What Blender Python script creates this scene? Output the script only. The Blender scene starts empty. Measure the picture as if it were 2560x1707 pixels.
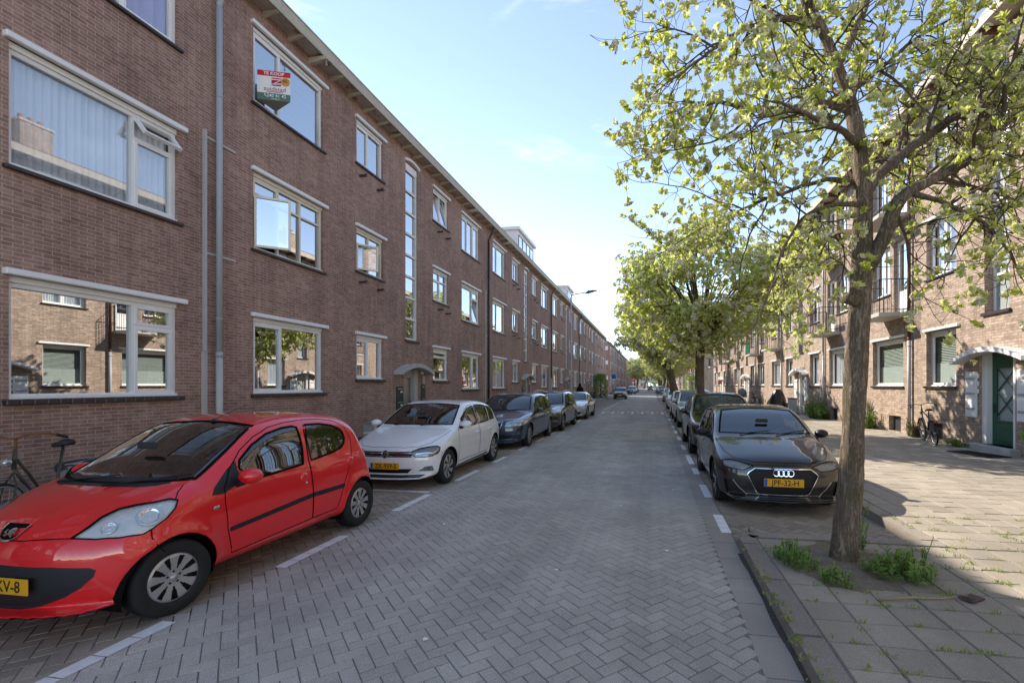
import bpy, bmesh, math, random
import numpy as np
from mathutils import Vector, Matrix

SC = bpy.context.scene
COL = SC.collection
R = math.radians
# ---------------------------------------------------------------- camera, sky, sun, exposure
cam_d = bpy.data.cameras.new("camera"); cam = bpy.data.objects.new("camera", cam_d); COL.objects.link(cam)
cam.location = (0, 0, 1.77); cam.rotation_euler = (R(90), 0, R(9.565))
cam_d.sensor_width = 36; cam_d.lens = 36 * 1175 / 2560; cam_d.shift_x = -0.0594; cam_d.shift_y = 0.0424
cam_d.clip_start = 0.05; cam_d.clip_end = 2000
SC.camera = cam
SUN = Vector((-1.0, 0.80, 0.93)).normalized()          # from the scene towards the sun
sun_d = bpy.data.lights.new("sun", 'SUN'); sun_d.energy = 2.0; sun_d.angle = R(0.55); sun_d.color = (1.0, 0.90, 0.76)
sun = bpy.data.objects.new("sun", sun_d); COL.objects.link(sun)
sun.rotation_euler = SUN.to_track_quat('Z', 'Y').to_euler()
W = bpy.data.worlds.new("World"); SC.world = W; W.use_nodes = True
nt = W.node_tree; nt.nodes.clear()
sky = nt.nodes.new('ShaderNodeTexSky'); sky.sky_type = 'NISHITA'; sky.sun_disc = False
sky.sun_elevation = math.asin(SUN.z); sky.sun_rotation = math.atan2(SUN.x, SUN.y)
sky.air_density = 0.5; sky.dust_density = 0.0; sky.ozone_density = 1.8; sky.altitude = 0
bg = nt.nodes.new('ShaderNodeBackground'); bg.inputs[1].default_value = 0.15
wo = nt.nodes.new('ShaderNodeOutputWorld')
tc = nt.nodes.new('ShaderNodeTexCoord')
mp = nt.nodes.new('ShaderNodeMapping'); mp.inputs['Scale'].default_value = (1.3, 1.3, 6.0); mp.inputs['Rotation'].default_value = (0.25, -0.2, 0.3)
nz = nt.nodes.new('ShaderNodeTexNoise'); nz.inputs['Scale'].default_value = 1.6; nz.inputs['Detail'].default_value = 5; nz.inputs['Roughness'].default_value = 0.62; nz.inputs['Distortion'].default_value = 0.6
rp = nt.nodes.new('ShaderNodeValToRGB'); rp.color_ramp.elements[0].position = 0.60; rp.color_ramp.elements[1].position = 0.86
rp.color_ramp.elements[0].color = (0, 0, 0, 1); rp.color_ramp.elements[1].color = (0.15, 0.15, 0.15, 1)
mx = nt.nodes.new('ShaderNodeMixRGB'); mx.inputs['Color2'].default_value = (7.2, 7.4, 7.6, 1)
nt.links.new(tc.outputs['Generated'], mp.inputs[0]); nt.links.new(mp.outputs[0], nz.inputs['Vector'])
nt.links.new(nz.outputs['Fac'], rp.inputs[0]); nt.links.new(rp.outputs[0], mx.inputs['Fac'])
tn = nt.nodes.new('ShaderNodeMixRGB'); tn.blend_type = 'MULTIPLY'; tn.inputs['Fac'].default_value = 1.0; tn.inputs['Color2'].default_value = (1.12, 0.905, 0.70, 1)
nt.links.new(sky.outputs[0], tn.inputs['Color1']); nt.links.new(tn.outputs[0], mx.inputs['Color1']); nt.links.new(mx.outputs[0], bg.inputs[0]); nt.links.new(bg.outputs[0], wo.inputs[0])
SC.view_settings.view_transform = 'Standard'; SC.view_settings.look = 'None'; SC.view_settings.gamma = 1
SC.view_settings.exposure = 2.12
SC.render.engine = 'CYCLES'
SC.cycles.max_bounces = 7; SC.cycles.diffuse_bounces = 5; SC.cycles.glossy_bounces = 4; SC.cycles.transmission_bounces = 4; SC.cycles.transparent_max_bounces = 12
SC.cycles.caustics_reflective = False; SC.cycles.caustics_refractive = False
SC.cycles.sample_clamp_indirect = 6.0
SC.cycles.use_denoising = True

# ---------------------------------------------------------------- helpers
def tag(o, label=None, cat=None, group=None, kind=None):
    if label: o['label'] = label
    if cat: o['category'] = cat
    if group: o['group'] = group
    if kind: o['kind'] = kind
    return o

def empty(name, loc=(0, 0, 0), rz=0.0, label=None, cat=None, group=None, parent=None):
    o = bpy.data.objects.new(name, None); COL.objects.link(o)
    o.location = loc; o.rotation_euler = (0, 0, rz); o.empty_display_size = 0.2
    if parent: o.parent = parent
    return tag(o, label, cat, group)

def link(name, me, parent=None, loc=(0, 0, 0), rot=(0, 0, 0)):
    o = bpy.data.objects.new(name, me); COL.objects.link(o)
    o.location = loc; o.rotation_euler = rot
    if parent: o.parent = parent
    return o

def copy_tree(o, parent=None):
    c = o.copy(); COL.objects.link(c)
    if parent: c.parent = parent
    for ch in list(o.children): copy_tree(ch, c)
    return c

class MB:
    """collects shapes; build() links them as one mesh object"""
    def __init__(s): s.v = []; s.f = []; s.m = []; s.sm = []
    def add(s, vs, fs, m=0, smooth=False):
        b = len(s.v); s.v += [tuple(p) for p in vs]
        for f in fs: s.f.append(tuple(b + i for i in f)); s.m.append(m); s.sm.append(smooth)
        return s
    def quad(s, a, b, c, d, m=0): return s.add([a, b, c, d], [(0, 1, 2, 3)], m)
    def box(s, x0, x1, y0, y1, z0, z1, m=0):
        v = [(x0, y0, z0), (x1, y0, z0), (x1, y1, z0), (x0, y1, z0), (x0, y0, z1), (x1, y0, z1), (x1, y1, z1), (x0, y1, z1)]
        return s.add(v, [(0, 3, 2, 1), (4, 5, 6, 7), (0, 1, 5, 4), (1, 2, 6, 5), (2, 3, 7, 6), (3, 0, 4, 7)], m)
    def bbox(s, x0, x1, y0, y1, z0, z1, b=0.01, m=0):
        """bevelled box"""
        vs = []; 
        for sx, sy, sz in ((0,0,0),(1,0,0),(1,1,0),(0,1,0),(0,0,1),(1,0,1),(1,1,1),(0,1,1)):
            X = (x0, x1)[sx]; Y = (y0, y1)[sy]; Z = (z0, z1)[sz]
            dx = b if sx == 0 else -b; dy = b if sy == 0 else -b; dz = b if sz == 0 else -b
            vs += [(X, Y + dy, Z + dz), (X + dx, Y, Z + dz), (X + dx, Y + dy, Z)]
        I = lambda c, a: c * 3 + a
        fs = [(I(0,2),I(3,2),I(2,2),I(1,2)), (I(4,2),I(5,2),I(6,2),I(7,2)), (I(0,1),I(1,1),I(5,1),I(4,1)), (I(2,1),I(3,1),I(7,1),I(6,1)),
              (I(1,0),I(2,0),I(6,0),I(5,0)), (I(3,0),I(0,0),I(4,0),I(7,0))]
        for (p, q, a, c) in ((0,1,1,2),(2,3,1,2),(4,5,1,2),(6,7,1,2)): fs.append((I(p,a),I(p,c),I(q,c),I(q,a)) )
        for (p, q) in ((0,3),(1,2),(4,7),(5,6)): fs.append((I(p,0),I(q,0),I(q,2),I(p,2)))
        for (p, q) in ((0,4),(1,5),(2,6),(3,7)): fs.append((I(p,0),I(p,1),I(q,1),I(q,0)))
        for c in range(8): fs.append((I(c,0),I(c,1),I(c,2)))
        return s.add(vs, fs, m)
    def tube(s, pts, r, n=8, m=0, smooth=True, caps=True):
        pts = [Vector(p) for p in pts]; k = len(pts)
        rs = r if isinstance(r, (list, tuple)) else [r] * k
        up = None; rings = []
        for i, p in enumerate(pts):
            t = (pts[min(i + 1, k - 1)] - pts[max(i - 1, 0)])
            t = t.normalized() if t.length > 1e-9 else Vector((0, 0, 1))
            if up is None: up = Vector((0, 0, 1)) if abs(t.z) < 0.9 else Vector((1, 0, 0))
            a = t.cross(up); a = a.normalized() if a.length > 1e-6 else t.orthogonal().normalized()
            b = a.cross(t).normalized(); up = b
            rings.append([p + (a * math.cos(2 * math.pi * j / n) + b * math.sin(2 * math.pi * j / n)) * rs[i] for j in range(n)])
        vs = [q for rg in rings for q in rg]; fs = []
        for i in range(k - 1):
            for j in range(n): fs.append((i * n + j, i * n + (j + 1) % n, (i + 1) * n + (j + 1) % n, (i + 1) * n + j))
        if caps: fs += [tuple(range(n))[::-1], tuple((k - 1) * n + j for j in range(n))]
        return s.add(vs, fs, m, smooth)
    def lathe(s, prof, c=(0, 0, 0), ax='z', n=24, m=0, smooth=True):
        """prof: (radius, height) list turned about an axis through c"""
        vs = []
        for r, h in prof:
            for j in range(n):
                a = 2 * math.pi * j / n; p, q = r * math.cos(a), r * math.sin(a)
                vs.append({'z': (c[0] + p, c[1] + q, c[2] + h), 'x': (c[0] + h, c[1] + p, c[2] + q), 'y': (c[0] + q, c[1] + h, c[2] + p)}[ax])
        fs = [(i * n + j, i * n + (j + 1) % n, (i + 1) * n + (j + 1) % n, (i + 1) * n + j) for i in range(len(prof) - 1) for j in range(n)]
        return s.add(vs, fs, m, smooth)
    def prism(s, poly, h0, h1, ax='y', m=0):
        """poly of (a,b) extruded along an axis: 'y' -> (a,h,b), 'z' -> (a,b,h), 'x' -> (h,a,b)"""
        P = {'y': lambda a, b, h: (a, h, b), 'z': lambda a, b, h: (a, b, h), 'x': lambda a, b, h: (h, a, b)}[ax]
        n = len(poly); vs = [P(a, b, h0) for a, b in poly] + [P(a, b, h1) for a, b in poly]
        fs = [tuple(range(n))[::-1], tuple(n + i for i in range(n))] + [(i, (i + 1) % n, n + (i + 1) % n, n + i) for i in range(n)]
        return s.add(vs, fs, m)
    def mesh(s, name, mats):
        me = bpy.data.meshes.new(name); me.from_pydata(s.v, [], s.f)
        for mt in (mats if isinstance(mats, (list, tuple)) else [mats]): me.materials.append(mt)
        me.polygons.foreach_set('material_index', s.m); me.polygons.foreach_set('use_smooth', s.sm)
        me.update(); return me
    def build(s, name, mats, parent=None, loc=(0, 0, 0), rot=(0, 0, 0)):
        return link(name, s.mesh(name, mats), parent, loc, rot)

def fix_normals(me):
    bm = bmesh.new(); bm.from_mesh(me); bmesh.ops.recalc_face_normals(bm, faces=bm.faces[:]); bm.to_mesh(me); bm.free()

# ---------------------------------------------------------------- materials
class NT:
    def __init__(s, name):
        s.m = bpy.data.materials.new(name); s.m.use_nodes = True; s.t = s.m.node_tree; s.t.nodes.clear()
        s.out = s.n('OutputMaterial')
    def n(s, ty, **kw):
        nd = s.t.nodes.new('ShaderNode' + ty)
        for k, v in kw.items():
            if hasattr(nd, k) and k not in ('inputs',): setattr(nd, k, v)
        return nd
    def l(s, a, b): s.t.links.new(a, b)
    def val(s, sock, v):
        if isinstance(v, bpy.types.NodeSocket): s.l(v, sock)
        else: sock.default_value = v
    def math(s, op, a, b=0.0, c=None, clamp=False):
        nd = s.n('Math', operation=op); nd.use_clamp = clamp
        s.val(nd.inputs[0], a); s.val(nd.inputs[1], b)
        if c is not None: s.val(nd.inputs[2], c)
        return nd.outputs[0]
    def mix(s, f, a, b, bt='MIX'):
        nd = s.n('MixRGB', blend_type=bt); s.val(nd.inputs[0], f)
        for i, q in ((1, a), (2, b)):
            s.val(nd.inputs[i], q if isinstance(q, bpy.types.NodeSocket) or len(q) == 4 else (*q, 1))
        return nd.outputs[0]
    def noise(s, scale, detail=4, rough=0.55, vec=None, dist=0.0):
        nd = s.n('TexNoise'); nd.inputs['Scale'].default_value = scale; nd.inputs['Detail'].default_value = detail
        nd.inputs['Roughness'].default_value = rough; nd.inputs['Distortion'].default_value = dist
        if vec is not None: s.l(vec, nd.inputs['Vector'])
        return nd.outputs['Fac']
    def ramp(s, f, stops):
        nd = s.n('ValToRGB'); cr = nd.color_ramp
        while len(cr.elements) < len(stops): cr.elements.new(0.5)
        for e, (p, c) in zip(cr.elements, stops):
            e.position = p; e.color = (c, c, c, 1) if not isinstance(c, tuple) else (*c, 1)
        s.l(f, nd.inputs[0]); return nd.outputs[0]
    def pos(s): return s.n('NewGeometry').outputs['Position']
    def bsdf(s, col, rough=0.6, spec=0.5, metal=0.0, bump=None, bstr=0.3, bdist=0.01, **kw):
        b = s.n('BsdfPrincipled')
        s.val(b.inputs['Base Color'], col if isinstance(col, bpy.types.NodeSocket) or len(col) == 4 else (*col, 1))
        s.val(b.inputs['Roughness'], rough); s.val(b.inputs['Metallic'], metal); b.inputs['Specular IOR Level'].default_value = spec
        for k, v in kw.items(): s.val(b.inputs[k], v)
        if bump is not None:
            bp = s.n('Bump'); bp.inputs['Strength'].default_value = bstr; bp.inputs['Distance'].default_value = bdist
            s.l(bump, bp.inputs['Height']); s.l(bp.outputs[0], b.inputs['Normal'])
        return b
    def done(s, sh): s.l(sh.outputs[0] if hasattr(sh, 'outputs') else sh, s.out.inputs[0]); return s.m

def mat(name, col, rough=0.6, spec=0.4, metal=0.0, var=0.15, scale=6.0, bump=0.0, **kw):
    """a surface of one colour with uneven tone and a little relief"""
    t = NT(name); p = t.pos()
    n1 = t.noise(scale, 5, 0.6, p); n2 = t.noise(scale * 7, 3, 0.6, p)
    f = t.math('ADD', t.math('MULTIPLY', n1, 0.65), t.math('MULTIPLY', n2, 0.35))
    k = t.ramp(f, [(0.3, 1 - var), (0.7, 1 + var * 0.0 + 0.0)])
    c = t.mix(1.0, (*col, 1), k, 'MULTIPLY')
    b = t.bsdf(c, rough, spec, metal, bump=n2 if bump else None, bstr=bump, **kw)
    return t.done(b)

def brick_mat(name, c1, c2, mortar, bw=0.21, bh=0.061, ms=0.010, stain=0.35, soft=0.12):
    t = NT(name); g = t.n('NewGeometry'); sp = t.n('SeparateXYZ'); t.l(g.outputs['Position'], sp.inputs[0])
    sn = t.n('SeparateXYZ'); t.l(g.outputs['True Normal'], sn.inputs[0])
    ax = t.math('GREATER_THAN', t.math('ABSOLUTE', sn.outputs[0]), 0.5)
    u = t.math('ADD', t.math('MULTIPLY', sp.outputs[1], ax), t.math('MULTIPLY', sp.outputs[0], t.math('SUBTRACT', 1.0, ax)))
    wob = t.math('MULTIPLY', t.math('SUBTRACT', t.noise(3.0, 2, 0.5, g.outputs['Position']), 0.5), 0.012)
    cv = t.n('CombineXYZ'); t.l(u, cv.inputs[0]); t.l(t.math('ADD', sp.outputs[2], wob), cv.inputs[1])
    br = t.n('TexBrick', offset=0.5); br.inputs['Scale'].default_value = 1.0
    br.inputs['Brick Width'].default_value = bw; br.inputs['Row Height'].default_value = bh
    br.inputs['Mortar Size'].default_value = ms / 2; br.inputs['Mortar Smooth'].default_value = soft; br.inputs['Bias'].default_value = 0.0
    br.inputs['Color1'].default_value = (0, 0, 0, 1); br.inputs['Color2'].default_value = (1, 1, 1, 1); br.inputs['Mortar'].default_value = (0.5, 0.5, 0.5, 1)
    t.l(cv.outputs[0], br.inputs['Vector'])
    big = t.noise(0.55, 5, 0.6, g.outputs['Position']); med = t.noise(2.2, 5, 0.62, g.outputs['Position']); fine = t.noise(60, 3, 0.6, g.outputs['Position'])
    base = t.mix(br.outputs['Color'], c1, c2)
    dark = t.ramp(t.noise(9.0, 2, 0.5, cv.outputs[0]), [(0.42, 0.74), (0.6, 1.0)])
    base = t.mix(0.8, base, dark, 'MULTIPLY')
    base = t.mix(1.0, base, t.ramp(fine, [(0.3, 0.8), (0.75, 1.12)]), 'MULTIPLY')
    col = t.mix(br.outputs['Fac'], base, mortar)
    st = t.math('MULTIPLY', t.ramp(big, [(0.35, 0.0), (0.65, 1.0)]), t.ramp(med, [(0.3, 0.2), (0.7, 1.0)]))
    col = t.mix(1.0, col, t.mix(st, (1, 1, 1), (1 - stain, 1 - stain, 1 - stain * 0.95)), 'MULTIPLY')
    ms_ = t.n('Mapping'); ms_.inputs['Scale'].default_value = (3.5, 3.5, 0.22); t.l(g.outputs['Position'], ms_.inputs[0])
    col = t.mix(1.0, col, t.ramp(t.noise(1.0, 5, 0.65, ms_.outputs[0]), [(0.34, 0.80), (0.58, 1.0)]), 'MULTIPLY')
    pale = t.math('MULTIPLY', t.ramp(t.noise(0.9, 6, 0.7, g.outputs['Position'], 1.0), [(0.60, 0.0), (0.72, 1.0)]), 0.16)
    col = t.mix(pale, col, (0.6, 0.55, 0.5))
    h = t.math('SUBTRACT', t.math('MULTIPLY', fine, 0.35), br.outputs['Fac'])
    return t.done(t.bsdf(col, 0.88, 0.25, bump=h, bstr=0.55, bdist=0.008))

def glass_mat(name, tint=(0.55, 0.6, 0.62), f0=0.30, wav=0.0, scale=2.0):
    """window glass: mirror reflection over a tinted see-through pane"""
    t = NT(name)
    gl = t.n('BsdfGlossy'); gl.inputs['Color'].default_value = (0.96, 0.98, 1, 1); gl.inputs['Roughness'].default_value = 0.004
    tr = t.n('BsdfTransparent'); tr.inputs['Color'].default_value = (*tint, 1)
    fr = t.n('LayerWeight'); fr.inputs['Blend'].default_value = 0.5
    if wav:
        bp = t.n('Bump'); bp.inputs['Strength'].default_value = wav; bp.inputs['Distance'].default_value = 0.01
        t.l(t.noise(scale, 1, 0.4, t.pos()), bp.inputs['Height']); t.l(bp.outputs[0], gl.inputs['Normal'])
    fac = t.math('ADD', t.math('MULTIPLY', t.math('POWER', fr.outputs['Facing'], 4.0), 1 - f0), f0, clamp=True)
    mxs = t.n('MixShader'); t.l(fac, mxs.inputs[0]); t.l(tr.outputs[0], mxs.inputs[1]); t.l(gl.outputs[0], mxs.inputs[2])
    return t.done(mxs)

def paint_mat(name, col, metal=0.0, rough=0.35, coat=1.45, wt=1.0):
    """car paint: lacquer over colour, dark behind"""
    t = NT(name); g = t.n('NewGeometry')
    dirt = t.ramp(t.noise(14, 4, 0.6, g.outputs['Position']), [(0.35, 0.93), (0.7, 1.0)])
    c = t.mix(1.0, (*col, 1), dirt, 'MULTIPLY')
    b = t.bsdf(c, rough, 0.5, metal); b.inputs['Coat Weight'].default_value = 1.0; b.inputs['Coat Roughness'].default_value = 0.03; b.inputs['Coat IOR'].default_value = 1.6
    d = t.n('BsdfDiffuse'); d.inputs[0].default_value = (0.02, 0.02, 0.02, 1)
    mxs = t.n('MixShader'); t.l(g.outputs['Backfacing'], mxs.inputs[0]); t.l(b.outputs[0], mxs.inputs[1]); t.l(d.outputs[0], mxs.inputs[2])
    return t.done(mxs)

def leaf_mat(name, c1, c2, trans=0.45, under=(0.35, 0.42, 0.28), stops=None):
    t = NT(name); g = t.n('NewGeometry')
    k = t.n('Attribute', attribute_name='tone').outputs['Fac']
    c = t.ramp(k, stops) if stops else t.mix(k, c1, c2)
    c = t.mix(g.outputs['Backfacing'], c, t.mix(0.6, c, under))
    d = t.bsdf(c, 0.5, 0.35); tl = t.n('BsdfTranslucent'); t.l(t.mix(0.5, c, (0.72, 0.80, 0.16)), tl.inputs[0])
    mxs = t.n('MixShader'); mxs.inputs[0].default_value = trans; t.l(d.outputs[0], mxs.inputs[1]); t.l(tl.outputs[0], mxs.inputs[2])
    return t.done(mxs)

M = {}
M['brick_l'] = brick_mat('brown_brick', (0.37, 0.205, 0.158), (0.49, 0.305, 0.238), (0.54, 0.45, 0.38), bw=0.19, bh=0.052, stain=0.30, ms=0.008)
M['brick_r'] = brick_mat('tan_brick', (0.41, 0.305, 0.235), (0.62, 0.485, 0.385), (0.26, 0.20, 0.16), bw=0.22, bh=0.07, stain=0.25, ms=0.013)
M['brick_dark'] = brick_mat('dark_brick', (0.10, 0.05, 0.045), (0.16, 0.085, 0.075), (0.14, 0.11, 0.1))
M['plinth'] = mat('black_plinth', (0.012, 0.013, 0.018), 0.85, 0.2, var=0.5, scale=9, bump=0.3)
M['white'] = mat('white_paint', (0.88, 0.87, 0.85), 0.42, 0.4, var=0.10, scale=3)
M['cream'] = mat('cream_paint', (0.84, 0.77, 0.64), 0.5, 0.4, var=0.12, scale=3)
M['sill'] = mat('glazed_sill_tile', (0.055, 0.036, 0.038), 0.38, 0.5, var=0.45, scale=9)
M['concrete'] = mat('pale_concrete', (0.52, 0.50, 0.46), 0.85, 0.2, var=0.25, scale=4, bump=0.15)
M['fascia'] = mat('fascia_board', (0.52, 0.46, 0.36), 0.6, 0.3, var=0.2, scale=2.5)
M['roof'] = brick_mat('roof_tiles', (0.34, 0.12, 0.06), (0.42, 0.17, 0.09), (0.12, 0.06, 0.04), bw=0.24, bh=0.2, ms=0.02)
M['zinc'] = mat('grey_pipe_paint', (0.42, 0.43, 0.46), 0.45, 0.45, var=0.15, scale=5)
M['zinc_d'] = mat('dark_pipe', (0.035, 0.036, 0.042), 0.5, 0.4, var=0.3, scale=5)
M['rust'] = mat('red_pipe', (0.13, 0.045, 0.038), 0.55, 0.4, var=0.4, scale=7)
M['conduit'] = mat('conduit_grey', (0.50, 0.49, 0.46), 0.6, 0.3)
M['metal'] = mat('brushed_steel', (0.45, 0.43, 0.38), 0.32, 0.5, metal=0.8, var=0.25, scale=5)
M['dark'] = mat('dark_rubber', (0.016, 0.016, 0.018), 0.6, 0.4, var=0.3)
M['black'] = mat('black_plastic', (0.012, 0.012, 0.014), 0.45, 0.45, var=0.3)
M['glass'] = glass_mat('window_glass', (0.62, 0.65, 0.66), 0.62, 0.02, 1.1)
M['glass_clear'] = glass_mat('clear_window_glass', (0.94, 0.96, 0.97), 0.10, 0.02, 1.1)
M['glass_mid'] = glass_mat('mid_window_glass', (0.94, 0.96, 0.97), 0.30, 0.02, 1.1)
M['frost'] = mat('frosted_glass', (0.42, 0.46, 0.46), 0.15, 0.6, var=0.25, scale=25, bump=0.5)
M['curtain'] = mat('net_curtain', (0.82, 0.85, 0.88), 0.9, 0.1, var=0.08, scale=2)
M['curtain_w'] = mat('warm_curtain', (0.72, 0.66, 0.55), 0.9, 0.1, var=0.1, scale=2)
M['curtain_p'] = mat('lilac_curtain', (0.50, 0.38, 0.66), 0.9, 0.1, var=0.15, scale=6)
M['blind'] = mat('green_grey_blind', (0.40, 0.46, 0.42), 0.7, 0.2, var=0.1)
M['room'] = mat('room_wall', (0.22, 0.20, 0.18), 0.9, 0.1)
M['soil'] = mat('sandy_soil', (0.30, 0.245, 0.19), 0.95, 0.1, var=0.5, scale=12, bump=0.8)
M['orange'] = mat('roof_orange', (0.4, 0.13, 0.05), 0.8, 0.2)
# ---------------------------------------------------------------- ground, road, parking bays, pavements
def paving_mat(name, c, speck=0.5, tonev=0.20, rough=0.9, moss=0.0):
    t = NT(name); p = t.pos()
    tone = t.n('Attribute', attribute_name='tone').outputs['Fac']
    k = t.math('ADD', t.math('MULTIPLY', tone, tonev), 1 - tonev * 0.5)
    fine = t.noise(170, 2, 0.7, p); med = t.noise(1.3, 5, 0.65, p); big = t.noise(0.35, 4, 0.6, p)
    s = t.ramp(fine, [(0.3, 1 - speck), (0.7, 1 + speck * 0.35)])
    st = t.math('MULTIPLY', t.ramp(med, [(0.3, 0.78), (0.72, 1.08)]), t.ramp(big, [(0.3, 0.82), (0.7, 1.08)]))
    col = t.mix(1.0, t.mix(1.0, (*c, 1), s, 'MULTIPLY'), t.math('MULTIPLY', k, st), 'MULTIPLY')
    mt_ = t.n('Mapping'); mt_.inputs['Scale'].default_value = (1.1, 0.06, 1.0); t.l(p, mt_.inputs[0])
    col = t.mix(1.0, col, t.ramp(t.noise(1.0, 4, 0.6, mt_.outputs[0]), [(0.35, 0.86), (0.62, 1.05)]), 'MULTIPLY')
    sp = t.ramp(t.noise(3.1, 7, 0.8, p), [(0.63, 0.0), (0.74, 0.42)])
    col = t.mix(sp, col, (c[0] * 0.45, c[1] * 0.45, c[2] * 0.42, 1))
    return t.done(t.bsdf(col, rough, 0.3, bump=fine, bstr=0.35, bdist=0.003))
M['paver'] = paving_mat('road_pavers', (0.62, 0.565, 0.495))
M['paver_bay'] = paving_mat('bay_pavers', (0.45, 0.385, 0.305), 0.5, 0.45)
M['slab'] = paving_mat('pavement_slabs', (0.46, 0.405, 0.33), 0.4, 0.22)
M['kerb'] = paving_mat('kerb_stone', (0.40, 0.35, 0.295), 0.5, 0.3)
M['joint'] = mat('joint_sand', (0.29, 0.27, 0.24), 0.95, 0.1, var=0.5, scale=20)
M['earth'] = mat('ground_far', (0.18, 0.165, 0.14), 0.95, 0.1, var=0.3, scale=0.4)
M['marking'] = mat('white_marking', (0.90, 0.89, 0.87), 0.8, 0.2, var=0.22, scale=14)

def tone_mesh(name, V, F, tones, mats, mi=None, smooth=False):
    me = bpy.data.meshes.new(name)
    me.from_pydata(V, [], F)
    for m_ in mats: me.materials.append(m_)
    at = me.attributes.new('tone', 'FLOAT', 'FACE'); at.data.foreach_set('value', np.asarray(tones, dtype=np.float32))
    if mi is not None: me.polygons.foreach_set('material_index', mi)
    if smooth: me.polygons.foreach_set('use_smooth', [True] * len(F))
    me.update(); return me

def block(V, F, T, c, ax, ay, L, Wd, z, h, ch, tone, tilt=0.0):
    """one paving block: chamfered top; c centre, ax/ay unit axes"""
    b = len(V); q = []
    for (sx, sy) in ((-1, -1), (1, -1), (1, 1), (-1, 1)):
        q.append((c[0] + ax[0] * sx * L / 2 + ay[0] * sy * Wd / 2, c[1] + ax[1] * sx * L / 2 + ay[1] * sy * Wd / 2, z - h))
    for (sx, sy) in ((-1, -1), (1, -1), (1, 1), (-1, 1)):
        l2, w2 = L / 2 - ch, Wd / 2 - ch
        q.append((c[0] + ax[0] * sx * l2 + ay[0] * sy * w2, c[1] + ax[1] * sx * l2 + ay[1] * sy * w2, z + tilt * sx))
    V += q; F.append((b + 4, b + 5, b + 6, b + 7)); T.append(tone)
    for i in range(4): F.append((b + i, b + (i + 1) % 4, b + 4 + (i + 1) % 4, b + 4 + i)); T.append(tone * 0.85)

def herringbone(name, x0, x1, y0, y1, mat_, seed=1):
    rnd = random.Random(seed); w = 0.1005; c45 = math.cos(R(45))
    V, F, T = [], [], []
    corners = [((x * c45 + y * c45) / w, (-x * c45 + y * c45) / w) for x in (x0, x1) for y in (y0, y1)]
    i0, i1 = int(min(a for a, b in corners)) - 3, int(max(a for a, b in corners)) + 3
    j0, j1 = int(min(b for a, b in corners)) - 3, int(max(b for a, b in corners)) + 3
    ax, ay = (c45, c45), (-c45, c45)
    for i in range(i0, i1):
        for j in range(j0, j1):
            k = (i - j) % 4
            if k == 0: u, v, hz = i + 1.0, j + 0.5, True
            elif k == 3: u, v, hz = i + 0.5, j + 1.0, False
            else: continue
            X = (u * c45 - v * c45) * w; Y = (u * c45 + v * c45) * w
            if not (x0 <= X < x1 and y0 <= Y < y1): continue
            g = 0.002 + rnd.random() * 0.002
            z = rnd.uniform(-0.0025, 0.0015); t = min(1, max(0, rnd.gauss(0.5, 0.22)))
            if rnd.random() < 0.02: t *= 0.3
            if Y < 17: block(V, F, T, (X, Y), ax if hz else ay, ay if hz else ax, 2 * w - 2 * g, w - 2 * g, z, 0.005, 0.003, t, rnd.uniform(-.0012, .0012))
            else:
                A, B = (ax, ay) if hz else (ay, ax); b = len(V); l, d = w - g, w / 2 - g
                V += [(X + A[0] * sx * l + B[0] * sy * d, Y + A[1] * sx * l + B[1] * sy * d, z) for sx, sy in ((-1, -1), (1, -1), (1, 1), (-1, 1))]
                F.append((b, b + 1, b + 2, b + 3)); T.append(t)
    # joint sand below
    b = len(V); V += [(x0 - .05, y0 - .05, -.0055), (x1 + .05, y0 - .05, -.0055), (x1 + .05, y1 + .05, -.0055), (x0 - .05, y1 + .05, -.0055)]
    mi = [0] * len(F) + [1]; F.append((b, b + 1, b + 2, b + 3)); T.append(0.5)
    me = tone_mesh(name, V, F, T, [mat_, M['joint']], mi); fix_up(me)
    return tag(link(name, me), kind='structure')

def fix_up(me):
    """turn every near-level face upwards"""
    bm = bmesh.new(); bm.from_mesh(me)
    for f in bm.faces:
        f.normal_update()
        if f.normal.z < -0.01: f.normal_flip()
    bm.to_mesh(me); bm.free()

def sheet(name, x0, x1, y0, y1, z, m_):
    mb = MB(); mb.quad((x0, y0, z), (x1, y0, z), (x1, y1, z), (x0, y1, z))
    return tag(mb.build(name, m_), kind='structure')

XL, XR = -7.6, 8.5            # the two facades
KL, KR, ROADL, ROADR = -5.55, 2.85, -3.56, 0.93
sheet('ground', -400, 400, -120, 900, -0.06, M['earth'])
herringbone('road', ROADL, ROADR - 0.26, 0.4, 52, M['paver'], 1)
sheet('road_far', ROADL, ROADR - 0.26, 52, 330, -0.001, M['paver'])
herringbone('parking_bay', KL, ROADL, 0.4, 46, M['paver_bay'], 2)
herringbone('parking_bay', ROADR, KR, 5.62, 46, M['paver_bay'], 3)
sheet('parking_bay_far', KL, ROADL, 46, 330, -0.001, M['paver_bay'])
sheet('parking_bay_far', ROADR, KR, 46, 330, -0.001, M['paver_bay'])
sheet('road_behind', KL, ROADR - .26, -60, 0.4, -0.004, M['paver'])
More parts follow.
